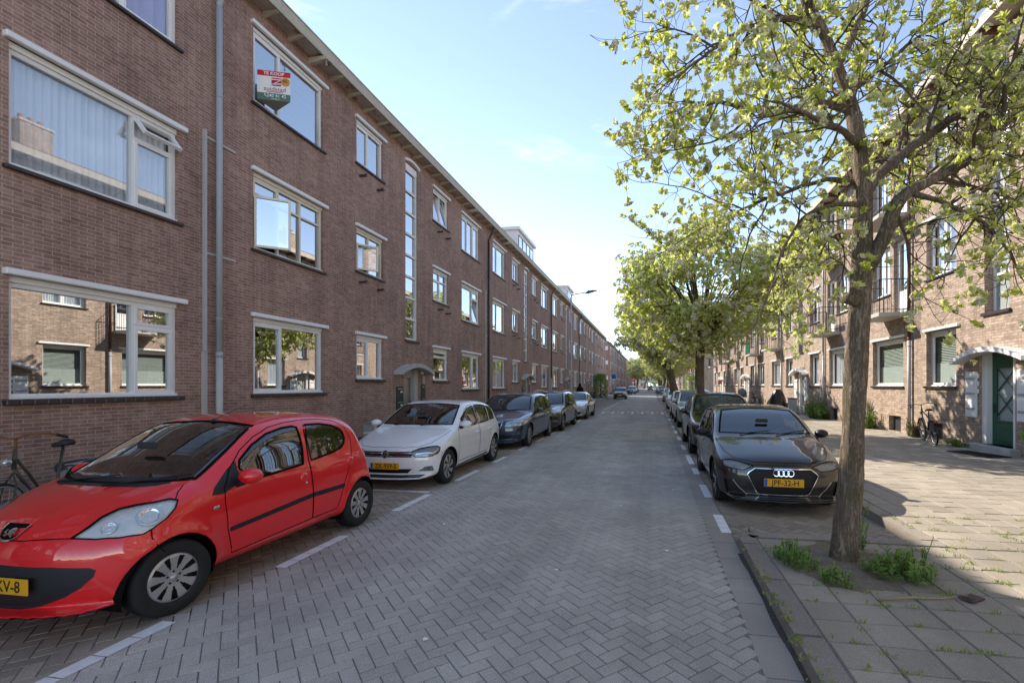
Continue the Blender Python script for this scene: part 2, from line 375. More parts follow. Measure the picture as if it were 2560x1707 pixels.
# flat gutter band along the right side of the road
def gutter():
    V, F, T = [], [], []; rnd = random.Random(5); y = -1.0
    while y < 52:
        block(V, F, T, (ROADR - 0.13, y + 0.25), (0, 1), (1, 0), 0.494, 0.252, 0.0, 0.012, 0.004, rnd.gauss(.5, .15)); y += 0.5
    me = tone_mesh('gutter', V, F, T, [M['kerb']]); fix_up(me); tag(link('gutter', me), kind='structure')
M['gutter'] = paving_mat('gutter_blocks', (0.52, 0.46, 0.395), 0.5, 0.2)
gutter(); bpy.data.objects['gutter'].data.materials[0] = M['gutter']
sheet('gutter_bed', ROADR - 0.27, ROADR + 0.02, -30, 330, -0.011, M['joint'])

PZ = 0.10
_dm = MB(); rd_ = random.Random(4); _y = -1.0        # dirt gathered at the foot of the kerb
_pl, _pr = [], []
while _y < 5.2: _pl.append((ROADR - .03 - abs(.012 * math.sin(_y * 2.1) + .006 * math.sin(_y * 7.3)), _y, .0035)); _pr.append((ROADR + .01, _y, .0045)); _y += .07
_n = len(_pl); _dm.add(_pl + _pr, [(i, _n + i, _n + i + 1, i + 1) for i in range(_n - 1)]); M['dirt'] = mat('gutter_dirt', (0.13, 0.115, 0.10), 0.95, 0.1, var=0.6, scale=25)
tag(_dm.build('gutter_dirt', M['dirt']), kind='structure')
def pavement_slabs(name, x0, x1, y0, y1, z, size=0.3, seed=4, skip=None):
    V, F, T = [], [], []; rnd = random.Random(seed)
    y = y0; row = 0
    while y < y1 - .01:
        x = x0 + (0.0 if (row // 3) % 2 == 0 else 0.0)
        sy = size if y < 26 else size * 2
        while x < x1 - .01:
            sx = min(size if y < 26 else size * 2, x1 - x)
            cx_, cy_ = x + sx / 2, y + sy / 2
            if not (skip and skip(cx_, cy_)):
                g = 0.0025 + rnd.random() * .003
                block(V, F, T, (cx_ + rnd.uniform(-.002, .002), cy_ + rnd.uniform(-.003, .003)), (1, 0), (0, 1), sx - 2 * g, sy - 2 * g, z + rnd.uniform(-.003, .003), 0.012, 0.005, min(1, max(0, rnd.gauss(.5, .25))), rnd.uniform(-.003, .003))
            x += sx
        y += sy; row += 1
    me = tone_mesh(name, V, F, T, [M['slab']]); fix_up(me)
    return tag(link(name, me), kind='structure')
TREE = (1.76, 4.87)
pit = lambda x, y: (x - TREE[0]) ** 2 / 0.47 ** 2 + (y - TREE[1] + .12) ** 2 / 0.53 ** 2 < 1
pavement_slabs('pavement', ROADR + 0.2, KR + 0.2, -1.5, 5.4, PZ, skip=pit)
pavement_slabs('pavement', KR + 0.2, XR, -1.5, 44.1, PZ, seed=9)
sheet('pavement_bed', ROADR + .16, XR + .1, -30, 5.45, PZ - .011, M['joint'])
sheet('pavement_bed', KR + .16, XR + .1, 5.44, 44.1, PZ - .012, M['joint'])
sheet('pavement_far', KR + .2, XR, 44.1, 330, PZ - .004, M['slab'])
sheet('pavement_far', XL, KL - .15, 0.5, 76.4, PZ - .004, M['slab'])
pavement_slabs('pavement', XL, KL - .15, 1.0, 30, PZ, seed=12)
sheet('side_street', XR, 80, 83.9, 91.5, -.002, M['paver'])
sheet('side_street', -80, KL, 76.45, 85.4, -.002, M['paver'])
sheet('pavement_far', XL, KL - .15, 85.4, 330, PZ - .004, M['slab'])
def kerb_run(name, pts, wd=0.2, L=1.0, z=PZ):
    """kerb stones laid along a line of points, inside to the left of travel"""
    V, F, T = [], [], []; rnd = random.Random(8)
    for (a, b) in zip(pts[:-1], pts[1:]):
        a, b = Vector(a), Vector(b); d = b - a; n = max(1, round(d.length / L)); u = d.normalized(); v = Vector((-u.y, u.x))
        for i in range(n):
            c = a + d * ((i + .5) / n) + v * (wd / 2)
            block(V, F, T, c, u, v, d.length / n - .008, wd - .003, z + .002, z + .06, 0.012, rnd.gauss(.5, .2))
    me = tone_mesh(name, V, F, T, [M['kerb']]); fix_up(me)
    return tag(link(name, me), kind='structure')
arc = lambda cx_, cy_, r, a0, a1, n=8: [(cx_ + r * math.cos(R(a0 + (a1 - a0) * i / n)), cy_ + r * math.sin(R(a0 + (a1 - a0) * i / n))) for i in range(n + 1)]
kerb_run('kerb', [(KR + .2, 5.62), (1.12, 5.62)] + arc(1.13, 5.42, 0.2, 90, 180, 3) + [(ROADR, 5.2), (ROADR, 3.35), (ROADR - .01, 2.2), (ROADR - .02, -1.5)])
kerb_run('kerb', [(KR, 330), (KR, 90.5)], L=4); kerb_run('kerb', [(KR, 85), (KR, 5.62)])
kerb_run('kerb', [(KL, 1), (KL, 30)]); kerb_run('kerb', [(KL, 30), (KL, 76)], L=2); kerb_run('kerb', [(KL, 86), (KL, 330)], L=5)
# painted / laid markings
def dashes(name, rects, z=0.0035):
    V, F, T = [], [], []; rnd = random.Random(3)
    for (x0, x1, y0, y1) in rects:
        n = max(1, round((y1 - y0) / 0.21)) if (y1 - y0) > (x1 - x0) else max(1, round((x1 - x0) / .21))
        for i in range(n):
            if (y1 - y0) > (x1 - x0): q = (x0, x1, y0 + (y1 - y0) * i / n + .004, y0 + (y1 - y0) * (i + 1) / n - .004)
            else: q = (x0 + (x1 - x0) * i / n + .004, x0 + (x1 - x0) * (i + 1) / n - .004, y0, y1)
            b = len(V); V += [(q[0], q[2], z), (q[1], q[2], z), (q[1], q[3], z), (q[0], q[3], z)]; F.append((b, b + 1, b + 2, b + 3)); T.append(rnd.gauss(.5, .25))
    me = tone_mesh(name, V, F, T, [M['marking']]); fix_up(me)
    return tag(link(name, me), kind='structure')
_d = [(-3.62, -3.50, a, b) for a, b in ((1.1, 2.0), (2.05, 2.97), (4.02, 5.0), (6.08, 7.12), (8.2, 9.28), (10.28, 11.15), (12.3, 13.2), (14.3, 15.3), (16.4, 17.4), (18.4, 19.4), (20.5, 21.5), (22.5, 23.5))]
_d += [(-5.5, -3.62, a, a + .11) for a in (1.9, 7.2, 12.2, 17.0, 22.3)]
_d += [(.82, .94, a, b) for a, b in ((5.85, 6.65), (7.65, 8.6), (9.6, 10.3), (10.8, 12.2), (13.2, 14.2), (15.4, 16.4), (17.6, 18.6), (19.8, 20.8), (24, 25), (27, 28))]
_d += [(-3.15 + .62 * i, -3.02 + .62 * i, 29.0, 31.1) for i in range(7)] + [(-2.83 + .62 * i, -2.72 + .62 * i, 30.5, 31.1) for i in range(6)]
_d += [(-3.38, -3.26, 33.7 + 1.8 * i, 34.6 + 1.8 * i) for i in range(8)]
dashes('road_marking', _d)
# ---------------------------------------------------------------- buildings (local frame: x to the right as seen from the street, y inward, z up)
def wall_part(parent, x0, x1, z0, z1, holes, depth, mats, name='wall', y=0.0, back=None):
    """brick front with openings and their reveals; back: depth of the building (closes gables and rear)"""
    mb = MB()
    xs = sorted({x0, x1, *[h[0] for h in holes], *[h[1] for h in holes]}); zs = sorted({z0, z1, *[h[2] for h in holes], *[h[3] for h in holes]})
    for a, b in zip(xs[:-1], xs[1:]):
        for c, d in zip(zs[:-1], zs[1:]):
            mx_, mz_ = (a + b) / 2, (c + d) / 2
            if any(h[0] < mx_ < h[1] and h[2] < mz_ < h[3] for h in holes): continue
            mb.quad((a, y, c), (b, y, c), (b, y, d), (a, y, d))
    for (a, b, c, d) in [h[:4] for h in holes]:
        e = y + depth
        mb.quad((a, y, c), (a, e, c), (a, e, d), (a, y, d)); mb.quad((b, e, c), (b, y, c), (b, y, d), (b, e, d))
        mb.quad((a, y, d), (a, e, d), (b, e, d), (b, y, d)); mb.quad((a, e, c), (a, y, c), (b, y, c), (b, e, c))
    if back:
        mb.quad((x1, back, z0), (x0, back, z0), (x0, back, z1), (x1, back, z1))
        mb.quad((x0, back, z0), (x0, y, z0), (x0, y, z1), (x0, back, z1)); mb.quad((x1, y, z0), (x1, back, z0), (x1, back, z1), (x1, y, z1))
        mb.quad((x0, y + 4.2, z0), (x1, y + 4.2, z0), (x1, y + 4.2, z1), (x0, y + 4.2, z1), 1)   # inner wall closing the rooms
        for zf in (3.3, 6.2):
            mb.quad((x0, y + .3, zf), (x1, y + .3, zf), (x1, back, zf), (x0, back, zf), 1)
    return mb.build(name, mats, parent)

def rot_pt(p, hinge, axis, ang):
    q = Vector(p) - Vector(hinge); return tuple(Matrix.Rotation(ang, 3, axis) @ q + Vector(hinge))

def frame_bars(mb, a, b, c, d, t, y0, y1, m=0, tf=None):
    mb.box(a, b, y0, y1, c, c + t, m); mb.box(a, b, y0, y1, d - t, d, m)
    mb.box(a, a + t, y0 + .001, y1, c + t, d - t, m); mb.box(b - t, b, y0 + .001, y1, c + t, d - t, m)

def make_window(parent, x0, x1, z0, z1, cells, inset=0.06, ft=0.05, frame_mat='white', lintel=0.0, lin_over=0.06, lin_out=0.07,
                sill='tile', curtain=None, glass='glass', name='window', label=None, seed=0, lz=0.08, soffit=True):
    rnd = random.Random(seed + int(x0 * 100) + int(z0 * 1000))
    w, h = x1 - x0, z1 - z0
    mb = MB(); gb = MB()
    if soffit and lintel: # deep head board under the lintel
        mb.box(x0, x1, inset - .03, inset + .07, z1 - .075, z1 - .001); zt = z1 - .075
    else: zt = z1
    frame_bars(mb, x0, x1, z0, zt, ft, inset, inset + .07)
    mb.box(x0 + .0, x1 - .0, inset - .045, inset + .02, z0 - .002, z0 + .035)     # drip nose
    ix0, ix1, iz0, iz1 = x0 + ft - .012, x1 - ft + .012, z0 + ft - .012, zt - ft + .012
    for cl in cells:
        a, b = ix0 + (ix1 - ix0) * cl[0], ix0 + (ix1 - ix0) * cl[1]; c, d = iz0 + (iz1 - iz0) * cl[2], iz0 + (iz1 - iz0) * cl[3]
        k = cl[4]
        tt = 0.022
        frame_bars(mb, a, b, c, d, tt, inset + .004, inset + .06)
        a, b, c, d = a + tt, b - tt, c + tt, d - tt
        if k == 'f': gb.quad((a, inset + .05, c), (b, inset + .05, c), (b, inset + .05, d), (a, inset + .05, d))
        elif k == 's':
            frame_bars(mb, a, b, c, d, .038, inset - .008, inset + .05)
            gb.quad((a + .03, inset + .03, c + .03), (b - .03, inset + .03, c + .03), (b - .03, inset + .03, d - .03), (a + .03, inset + .03, d - .03))
        else:
            hm, hg = MB(), MB()
            frame_bars(hm, a - .01, b + .01, c - .01, d + .01, .042, inset - .035, inset + .015)
            hg.quad((a + .03, inset - .01, c + .03), (b - .03, inset - .01, c + .03), (b - .03, inset - .01, d - .03), (a + .03, inset - .01, d - .03))
            if k == 'o': hinge, ax, an = (a, inset - .03, c), 'Z', R(-cl[5])        # side hung, opened towards the street
            elif k == 'h': hinge, ax, an = (a, inset - .03, d), 'X', R(-cl[5])      # top hung
            else: hinge, ax, an = (a, inset + .01, c), 'X', R(-cl[5])               # tilted inwards at the top
            for src, dst in ((hm, mb), (hg, gb)):
                dst.add([rot_pt(p, hinge, ax, an) for p in src.v], src.f)
    win = mb.build(name, M[frame_mat], parent)
    if label: win['label'] = label
    pane = gb.build('pane', M[glass], win)
    if lintel:
        lb = MB(); lb.bbox(x0 - lin_over, x1 + lin_over + .06, -lin_out, inset + .05, z1, z1 + lz, .012); lb.build('lintel', M['white'], win)
    if sill == 'tile':
        sb = MB(); n = max(2, round((w + .12) / .125)); sx = (w + .12) / n
        for i in range(n):
            dz = rnd.uniform(-.003, .003)
            sb.bbox(x0 - .06 + sx * i + .002, x0 - .06 + sx * (i + 1) - .002, -.075, inset + .02, z0 - .075 + dz, z0 - .008 + dz, .008)
        sb.build('sill', M['sill'], win)
    elif sill == 'thin':
        sb = MB(); sb.bbox(x0 - .06, x1 + .06, -.06, inset + .02, z0 - .055, z0 - .006, .006); sb.build('sill', M['sill'], win)
    if curtain:
        cb = MB(); yb = inset + .16; mt = 'curtain'; i0, i1 = x0 + .02, x1 - .02
        def pleat(a, b, c, d, pitch=.085, amp=.028):
            n = max(6, int((b - a) / pitch * 6)); vs = []
            for i in range(n + 1):
                x = a + (b - a) * i / n; y = yb + amp * math.sin(i / 6 * 2 * math.pi + rnd.uniform(-.3, .3)) + amp * .5 * math.sin(i * .31)
                vs += [(x, y, c), (x, y * 1.0, d)]
            cb.add(vs, [(2 * i, 2 * i + 2, 2 * i + 3, 2 * i + 1) for i in range(n)], 0, True)
        if curtain == 'net': pleat(i0, i1, z0 + .02, z1 - .05)
        elif curtain == 'lilac': pleat(i0, i1, z0 + .02, z1 - .05, .2, .05); mt = 'curtain_p'
        elif curtain == 'sides': pleat(i0, i0 + w * .2, z0, z1); cb.build('curtain', M[mt], win); cb = MB(); pleat(i1 - w * .2, i1, z0, z1)
        elif curtain == 'warm': mt = 'curtain_w'; pleat(i0, i0 + w * .24, z0, z1); cb.build('curtain', M[mt], win); cb = MB(); pleat(i1 - w * .24, i1, z0, z1)
        elif curtain == 'roller': cb.box(i0, i1, yb, yb + .006, z0 + h * .55, z1); mt = 'white'
        elif curtain == 'half':                                   # venetian blind above a film band
            cb.box(i0, i1, yb - .03, yb - .026, z0, z0 + h * .42); cb.build('window_film', M['blind'], win); cb = MB(); mt = 'blind'
            nz_ = int(h * .56 / .05)
            for i in range(nz_):
                zz = z0 + h * .43 + i * .05
                cb.quad((i0, yb - .02, zz), (i1, yb - .02, zz), (i1, yb + .015, zz + .034), (i0, yb + .015, zz + .034))
        cb.build('blind' if curtain in ('half', 'roller') else 'curtain', M[mt], win)
    return win

def arch_canopy(parent, xc, half, zend, rise, th, out, m_, name='door_canopy'):
    """shallow curved door hood with flat sides"""
    mb = MB(); n = 20; top = []; bot = []
    for i in range(n + 1):
        u = -1 + 2 * i / n; zz = rise * (math.cos(u * math.pi / 2) ** 0.9 if abs(u) < 1 else 0)
        x = xc + u * half
        bot.append((x, zend + zz * 0.92)); top.append((x, zend + th + zz))
    poly = bot + top[::-1]
    vs = [(x, -out, z) for x, z in poly] + [(x, 0.02, z) for x, z in poly]; N = len(poly)
    fs = [(i, i + 1, 2 * (n + 1) - 2 - i, 2 * (n + 1) - 1 - i) for i in range(n)]
    fs += [(i, N + i, N + (i + 1) % N, (i + 1) % N) for i in range(N)]
    mb.add(vs, fs, 0); o = mb.build(name, m_, parent); fix_normals(o.data); return o

def drain_pipe(parent, x, ztop, zbot, mats, r=.048, changes=(), eave_out=0.33, ez=9.1):
    mb = MB(); y = -.085
    mb.tube([(x, -eave_out, ez), (x, -eave_out * .9, ez - .18), (x, -eave_out * .45, ez - .42), (x, y, ez - .62), (x, y, ztop - .7)], r * .95, 12, 0)
    zc = [ztop - .7, *changes, zbot]
    for i, (a, b) in enumerate(zip(zc[:-1], zc[1:])):
        rr = r * (1.0 + .1 * i); mb.tube([(x, y, a), (x, y, b)], rr, 14, min(i, len(mats) - 1))
        mb.lathe([(rr, 0), (rr * 1.16, 0), (rr * 1.16, .1), (rr, .1)], (x, y, b + .0), 'z', 14, min(i, len(mats) - 1))
    z = zbot + .9
    while z < ztop - .9:
        mb.lathe([(r * 1.02, -.012), (r * 1.14, -.012), (r * 1.14, .012), (r * 1.02, .012)], (x, y, z), 'z', 14, 0)
        mb.box(x - .008, x + .008, y, .0, z - .008, z + .008, 0); z += 1.95
    return mb.build('drainpipe', mats, parent)

UL = 13.85
F = 'f'; S = 's'
A_STY = [  # large window, three floors
    [(0, .38, 0, 1, S), (.38, 1, 0, 1, F)],
    [(0, .36, 0, 1, S), (.36, 1, 0, 1, F)],
    [(0, .36, 0, 1, S), (.36, 1, 0, 1, F)]]
D_STY = [
    [(0, .64, 0, 1, F), (.64, 1, 0, 1, S)],
    [(0, .62, 0, 1, F), (.62, 1, .74, 1, S), (.62, 1, 0, .74, S)],
    [(0, .33, 0, 1, S), (.33, .66, 0, 1, F), (.66, 1, 0, 1, S)]]
B_STY = [[(0, .46, 0, 1, S), (.46, 1, 0, 1, F)]] * 3
C_STY = [[(0, 1, .78, 1, S), (0, 1, 0, .78, F)], [(0, .5, .72, 1, F), (.5, 1, .72, 1, F), (0, .5, 0, .72, S), (.5, 1, 0, .72, F)], [(0, .5, 0, 1, S), (.5, 1, 0, 1, S)]]

def left_house(Y0, label, sty=None, pipe=('zinc_d',), curtains=None, dormer=None, gable=False, conduit=True, group='brick apartment houses in the shaded terrace', xl=XL, dcol=(10.88, 12.83)):
    sty = sty or {}; curtains = curtains or {}
    h = empty('apartment_house', (xl, Y0, 0), R(90), label, 'apartment house', group)
    LZ = [(1.60, 3.09), (4.41, 5.91), (7.24, 8.73)]; SZ = [(1.93, 3.09), (4.76, 5.91), (7.58, 8.73)]
    cols = {'A': (.78, 2.74, LZ, A_STY), 'B': (4.0, 5.23, SZ, B_STY), 'C': (8.35, 9.58, SZ, C_STY), 'D': (*dcol, LZ, D_STY)}
    holes = [(a, b, z[0] - .008, z[1]) for (a, b, zz, _) in cols.values() for z in zz]
    holes += [(6.47, 7.25, 3.19, 8.78), (6.36, 7.36, .26, 2.3), (4.3, 5.0, .44, .78), (8.9, 9.6, .44, .78)]
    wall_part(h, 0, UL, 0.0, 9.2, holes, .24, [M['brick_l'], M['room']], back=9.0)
    pl = MB(); pl.box(.0, 6.3, -.018, .02, .05, .40); pl.box(7.42, UL, -.018, .02, .05, .40); pl.build('plinth', M['brick_dark'], h)
    for cn, (a, b, zz, st) in cols.items():
        for fl, (z0, z1) in enumerate(zz):
            cells = sty.get((cn, fl), st[fl])
            make_window(h, a, b, z0, z1, cells, lintel=1, sill='tile' if fl == 0 else 'thin', curtain=curtains.get((cn, fl), ['sides', None, 'net', None, 'roller', 'warm'][(fl * 5 + ord(cn) + int(Y0)) % 6]),
                        glass='glass_mid' if curtains.get((cn, fl)) in ('net', 'lilac') else 'glass', frame_mat='white' if fl == 0 or (cn, fl) in (('A', 2), ('D', 2)) else 'cream' if (fl == 1 and cn in 'BA') else 'white')
    # tall stair window of eight panes
    mb = MB(); gb = MB(); a, b, z0, z1 = 6.47, 7.25, 3.2, 8.60
    frame_bars(mb, a, b, z0, z1, .06, .05, .12); n = 8
    mb.box(a, b, .04, .12, z1, z1 + .17)
    for i in range(1, n):
        z = z0 + (z1 - z0) * i / n; mb.box(a + .06, b - .06, .052, .118, z - .035, z + .035)
    gb.quad((a + .05, .1, z0 + .05), (b - .05, .1, z0 + .05), (b - .05, .1, z1 - .05), (a + .05, .1, z1 - .05))
    sw = mb.build('stair_window', M['white'], h); gb.build('pane', M['glass'], sw)
    sb = MB(); sb.bbox(a - .06, b + .06, -.06, .06, z0 - .08, z0 - .005, .008); sb.build('sill', M['sill'], sw)
    lb = MB(); nn = 8
    pts = [(a - .05 + (b - a + .1) * i / nn, 8.78 + .07 * math.sin(math.pi * i / nn)) for i in range(nn + 1)]
    lb.prism(pts + [(p[0], p[1] + .07) for p in pts[::-1]], -.07, .06); lo = lb.build('lintel', M['white'], sw); fix_normals(lo.data)
    # recessed entrance
    dm = MB(); dm.box(6.40, 6.47, .12, .24, .26, 2.28); dm.box(7.12, 7.36, .05, .24, .26, 2.28); dm.box(6.47, 7.12, .14, .24, 2.0, 2.28)
    dr = MB(); dr.bbox(6.48, 7.12, .19, .23, .28, 2.0, .01); dr.box(6.53, 7.07, .183, .19, .45, 1.93, 0)
    fr_ = dm.build('door_frame', M['concrete'], h); d_ = dr.build('door', M['metal'], h)
    hb = MB(); hb.tube([(7.04, .17, .95), (7.04, .15, .95), (7.04, .15, 1.25), (7.04, .17, 1.25)], .012, 8); hb.build('door_handle', M['zinc_d'], d_)
    st_ = MB(); st_.bbox(6.30, 7.42, -.35, .24, .02, .255, .012); st_.build('doorstep', M['concrete'], h)
    for (x0, x1, z0, z1, nb) in ((5.92, 6.30, .5, 1.72, 3), (7.46, 7.72, .55, 1.78, 3)):
        bm_ = MB(); bm_.bbox(x0, x1, -.03, .01, z0, z1, .006)
        pn = bm_.build('mailbox_panel', M['zinc_d'], h)
        for i in range(nb):
            zz = z0 + .12 + i * (z1 - z0) / nb
            lab = MB(); lab.box(x0 + .2, x1 - .06, -.033, -.03, zz + .1, zz + .15); lab.build('name_label', M['white'], pn)
            ml = MB(); ml.box(x0 + .05, x1 - .05, -.036, -.03, zz + .2, zz + .235); ml.build('letter_slot', M['metal'], pn)
    ic = MB(); ic.bbox(7.52, 7.70, -.04, .01, 1.80, 2.08, .008); ic.build('intercom', M['metal'], h)
    np_ = MB(); np_.bbox(7.48, 7.62, -.02, .01, 2.12, 2.25, .004); np_.build('number_plate', M['white'], h)
    arch_canopy(h, 6.83, 1.03, 2.08, .26, .11, .30, M['concrete'])
    for bx in (4.3, 8.9):
        bw = MB(); frame_bars(bw, bx, bx + .7, .44, .78, .04, .06, .12); q = bw.build('basement_window', M['cream'], h)
        g2 = MB(); g2.quad((bx + .03, .1, .47), (bx + .67, .1, .47), (bx + .67, .1, .75), (bx + .03, .1, .75)); g2.build('pane', M['frost'], q)
    # eaves: soffit, fascia, gutter lip, brackets, hoist beams
    e = MB(); e.box(0, UL, -.33, .02, 9.15, 9.18, 1); e.build('soffit', [M['fascia'], M['brick_l']], h)
    e = MB(); e.box(0, UL, -.37, -.33, 9.13, 9.37); e.box(0, UL, -.385, -.33, 9.37, 9.40); e.build('fascia', M['fascia'], h)
    x = .35
    bk = MB(); bk.add([(-.03, 0, 9.04), (.03, 0, 9.04), (.03, -.33, 9.11), (-.03, -.33, 9.11), (-.03, 0, 9.15), (.03, 0, 9.15), (.03, -.33, 9.15), (-.03, -.33, 9.15)],
                     [(0, 1, 2, 3), (4, 7, 6, 5), (0, 4, 5, 1), (1, 5, 6, 2), (2, 6, 7, 3), (3, 7, 4, 0)]); bme = bk.mesh('eaves_bracket', M['fascia'])
    while x < UL:
        link('eaves_bracket', bme, h, (x, 0, 0)); x += .66
    hb = MB(); hb.add([(-.045, 0, 8.93), (.045, 0, 8.93), (.045, -.46, 8.99), (-.045, -.46, 8.99), (-.045, 0, 9.07), (.045, 0, 9.07), (.045, -.46, 9.06), (-.045, -.46, 9.06)],
                      [(0, 1, 2, 3), (4, 7, 6, 5), (0, 4, 5, 1), (1, 5, 6, 2), (2, 6, 7, 3), (3, 7, 4, 0)])
    hb.tube([(0, -.42, 8.99), (0, -.42, 8.93), (.025, -.42, 8.89), (0, -.42, 8.86), (-.03, -.42, 8.89)], .008, 6); hme = hb.mesh('hoist_beam', M['fascia'])
    for x in (2.3, 11.55): link('hoist_beam', hme, h, (x, 0, .04))
    # roof
    rf = MB(); ry, rz = 4.5, 9.40 + 4.5 * math.tan(R(31))
    rf.quad((0, -.385, 9.40), (UL, -.385, 9.40), (UL, ry, rz), (0, ry, rz)); rf.quad((UL, 9.4, 9.40), (0, 9.4, 9.40), (0, ry, rz), (UL, ry, rz))
    rf.add([(0, -.3, 9.2), (0, 9.2, 9.2), (0, ry, rz - .02), (UL, -.3, 9.2), (UL, 9.2, 9.2), (UL, ry, rz - .02)], [(0, 2, 1), (3, 4, 5)], 1)
    ro = rf.build('roof', [M['roof'], M['brick_l']], h)
    ch = MB(); ch.box(-.45, .45, 3.8, 4.6, rz - .6, rz + .7, 0); ch.box(-.5, .5, 3.75, 4.65, rz + .7, rz + .8, 1)
    for i in range(3): ch.tube([(-.28 + .28 * i, 4.2, rz + .8), (-.28 + .28 * i, 4.2, rz + 1.05)], .09, 8, 2)
    ch.build('chimney', [M['brick_r'], M['concrete'], M['orange']], ro)
    if dormer:
        a, b = dormer; dz = 9.7
        db = MB(); db.box(a, b, .55, 3.6, dz, 11.28, 0); db.box(a - .14, b + .14, .38, 3.9, 11.28, 11.47, 0)
        dd = db.build('dormer', M['white'], h)
        n = 4; wv = (b - a - .5) / n
        for i in range(n):
            xx = a + .2 + i * (wv + .03)
            wb = MB(); frame_bars(wb, xx, xx + wv, 10.15, 11.05, .05, .52, .552); f_ = wb.build('window', M['black'], dd)
            gb = MB(); gb.quad((xx + .05, .54, 10.2), (xx + wv - .05, .54, 10.2), (xx + wv - .05, .54, 11.0), (xx + .05, .54, 11.0)); gb.build('pane', M['glass'], f_) if False else f_
            pb = MB(); pb.quad((xx + .045, .535, 10.19), (xx + wv - .045, .535, 10.19), (xx + wv - .045, .535, 11.01), (xx + .045, .535, 11.01)); pb.build('dormer_pane', M['glass'], h)
    # drain pipe at the right-hand boundary, conduits, little wall brackets
    drain_pipe(h, UL - .02, 9.1, .08, [M[k] for k in pipe], changes=(2.25,) if len(pipe) > 1 else ())
    if conduit:
        cb = MB(); cx_ = UL - .24
        cb.box(cx_ - .022, cx_ + .022, -.05, 0, 2.35, 6.15); cb.box(cx_ - .04, cx_ - .003, -.035, 0, .5, 2.34); cb.box(cx_ + .003, cx_ + .04, -.035, 0, .5, 2.34)
        for zz in (4.05, 6.05): cb.box(cx_ + .022, cx_ + .62, -.02, 0, zz - .02, zz + .02)
        cb.build('cable_conduit', M['conduit'], h)
    sb = MB(); sb.box(-.035, .035, -.2, 0, -.045, .0); sb.box(-.035, .035, -.2, -.17, .0, .02); sme = sb.mesh('bracket_stub', M['sill'])
    for (x, z) in ((4.15, 7.3), (4.95, 7.25), (4.15, 4.5), (4.95, 4.45), (8.75, 7.3), (9.4, 7.25), (8.75, 4.5), (9.4, 4.45)):
        link('bracket_stub', sme, h, (x, 0, z))
    return h

# the terrace on the left
U0 = left_house(7.15 - UL, 'brick apartment house nearest on the left, large windows with pale blue and lilac curtains', dcol=(11.13, 13.17), pipe=('zinc', 'conduit'),
    sty={('D', 0): [(0, .70, 0, 1, F), (.70, 1, .76, 1, S), (.70, 1, 0, .76, S)], ('D', 1): [(0, .70, 0, 1, F), (.70, 1, .76, 1, 'h', 38), (.70, 1, 0, .76, S)], ('D', 2): [(0, .62, 0, 1, F), (.62, 1, 0, 1, S)]},
    curtains={('D', 0): None, ('D', 1): 'net', ('D', 2): 'lilac'})
U1 = left_house(7.15, 'brick apartment house behind the red and white cars, for sale board in its top window',
    sty={('A', 1): [(0, .34, .76, 1, S), (0, .34, 0, .76, 'o', 52), (.34, .67, .76, 1, F), (.34, .67, 0, .76, F), (.67, 1, .76, 1, F), (.67, 1, 0, .76, F)],
         ('B', 1): [(0, .5, .70, 1, F), (.5, 1, .70, 1, F), (0, .5, 0, .70, 'o', 40), (.5, 1, 0, .70, F)],
         ('C', 2): [(0, .5, 0, 1, 't', 9), (.5, 1, 0, 1, 't', 9)], ('D', 1): [(0, .62, 0, 1, F), (.62, 1, .74, 1, S), (.62, 1, 0, .74, 't', 9)]},
    curtains={('A', 0): None, ('A', 1): None, ('A', 2): None, ('B', 2): None, ('B', 0): 'sides', ('C', 0): None, ('D', 0): 'sides', ('D', 1): None, ('D', 2): None})
U2 = left_house(7.15 + UL, 'brick apartment house with a wide white dormer on its roof, behind the dark estate cars', pipe=('rust', 'zinc'), dormer=(6.9, 10.9), sty={('D', k): A_STY[0] for k in range(3)})
U3 = left_house(7.15 + 2 * UL, 'brick apartment house with a white dormer beside the lamp post arm', dormer=(10.2, 13.3))
U4 = left_house(7.15 + 3 * UL, 'brick apartment house in the shaded terrace behind the walking person in black', pipe=('zinc',))
U5 = left_house(7.15 + 4 * UL, 'last brick apartment house of the shaded terrace, green hedge at its end', pipe=('zinc',))
def place_copy(src, y, label, x=None):
    c = copy_tree(src); c.location.y = y; c['label'] = label
    if x is not None: c.location.x = x
    return c
far_l = ['brick apartment house at the corner beyond the side street, white boxes on its gable', 'second brick apartment house beyond the left side street', 'third brick apartment house beyond the left side street', 'fourth brick apartment house beyond the left side street']
for i, lb in enumerate(far_l): place_copy(U4, 85.5 + i * UL, lb)
far_l2 = ['distant apartment house on the left, first past the second side street', 'distant apartment house on the left, second past the second side street', 'distant apartment house on the left, third past the second side street']
for i, lb in enumerate(far_l2): place_copy(U4, 150 + i * UL, lb)
# gable fittings of the corner house beyond the side street
gb_ = bpy.data.objects['apartment_house.006'] if 'apartment_house.006' in bpy.data.objects else None
if gb_:
    for zz in (3.6, 6.4, 9.0):
        b_ = MB(); b_.box(-.5, -.0, .3, 1.3, zz - .9, zz - .25, 0); b_.box(-.52, .0, .25, 1.35, zz - .27, zz - .2, 0); b_.build('gable_box', M['white'], gb_)

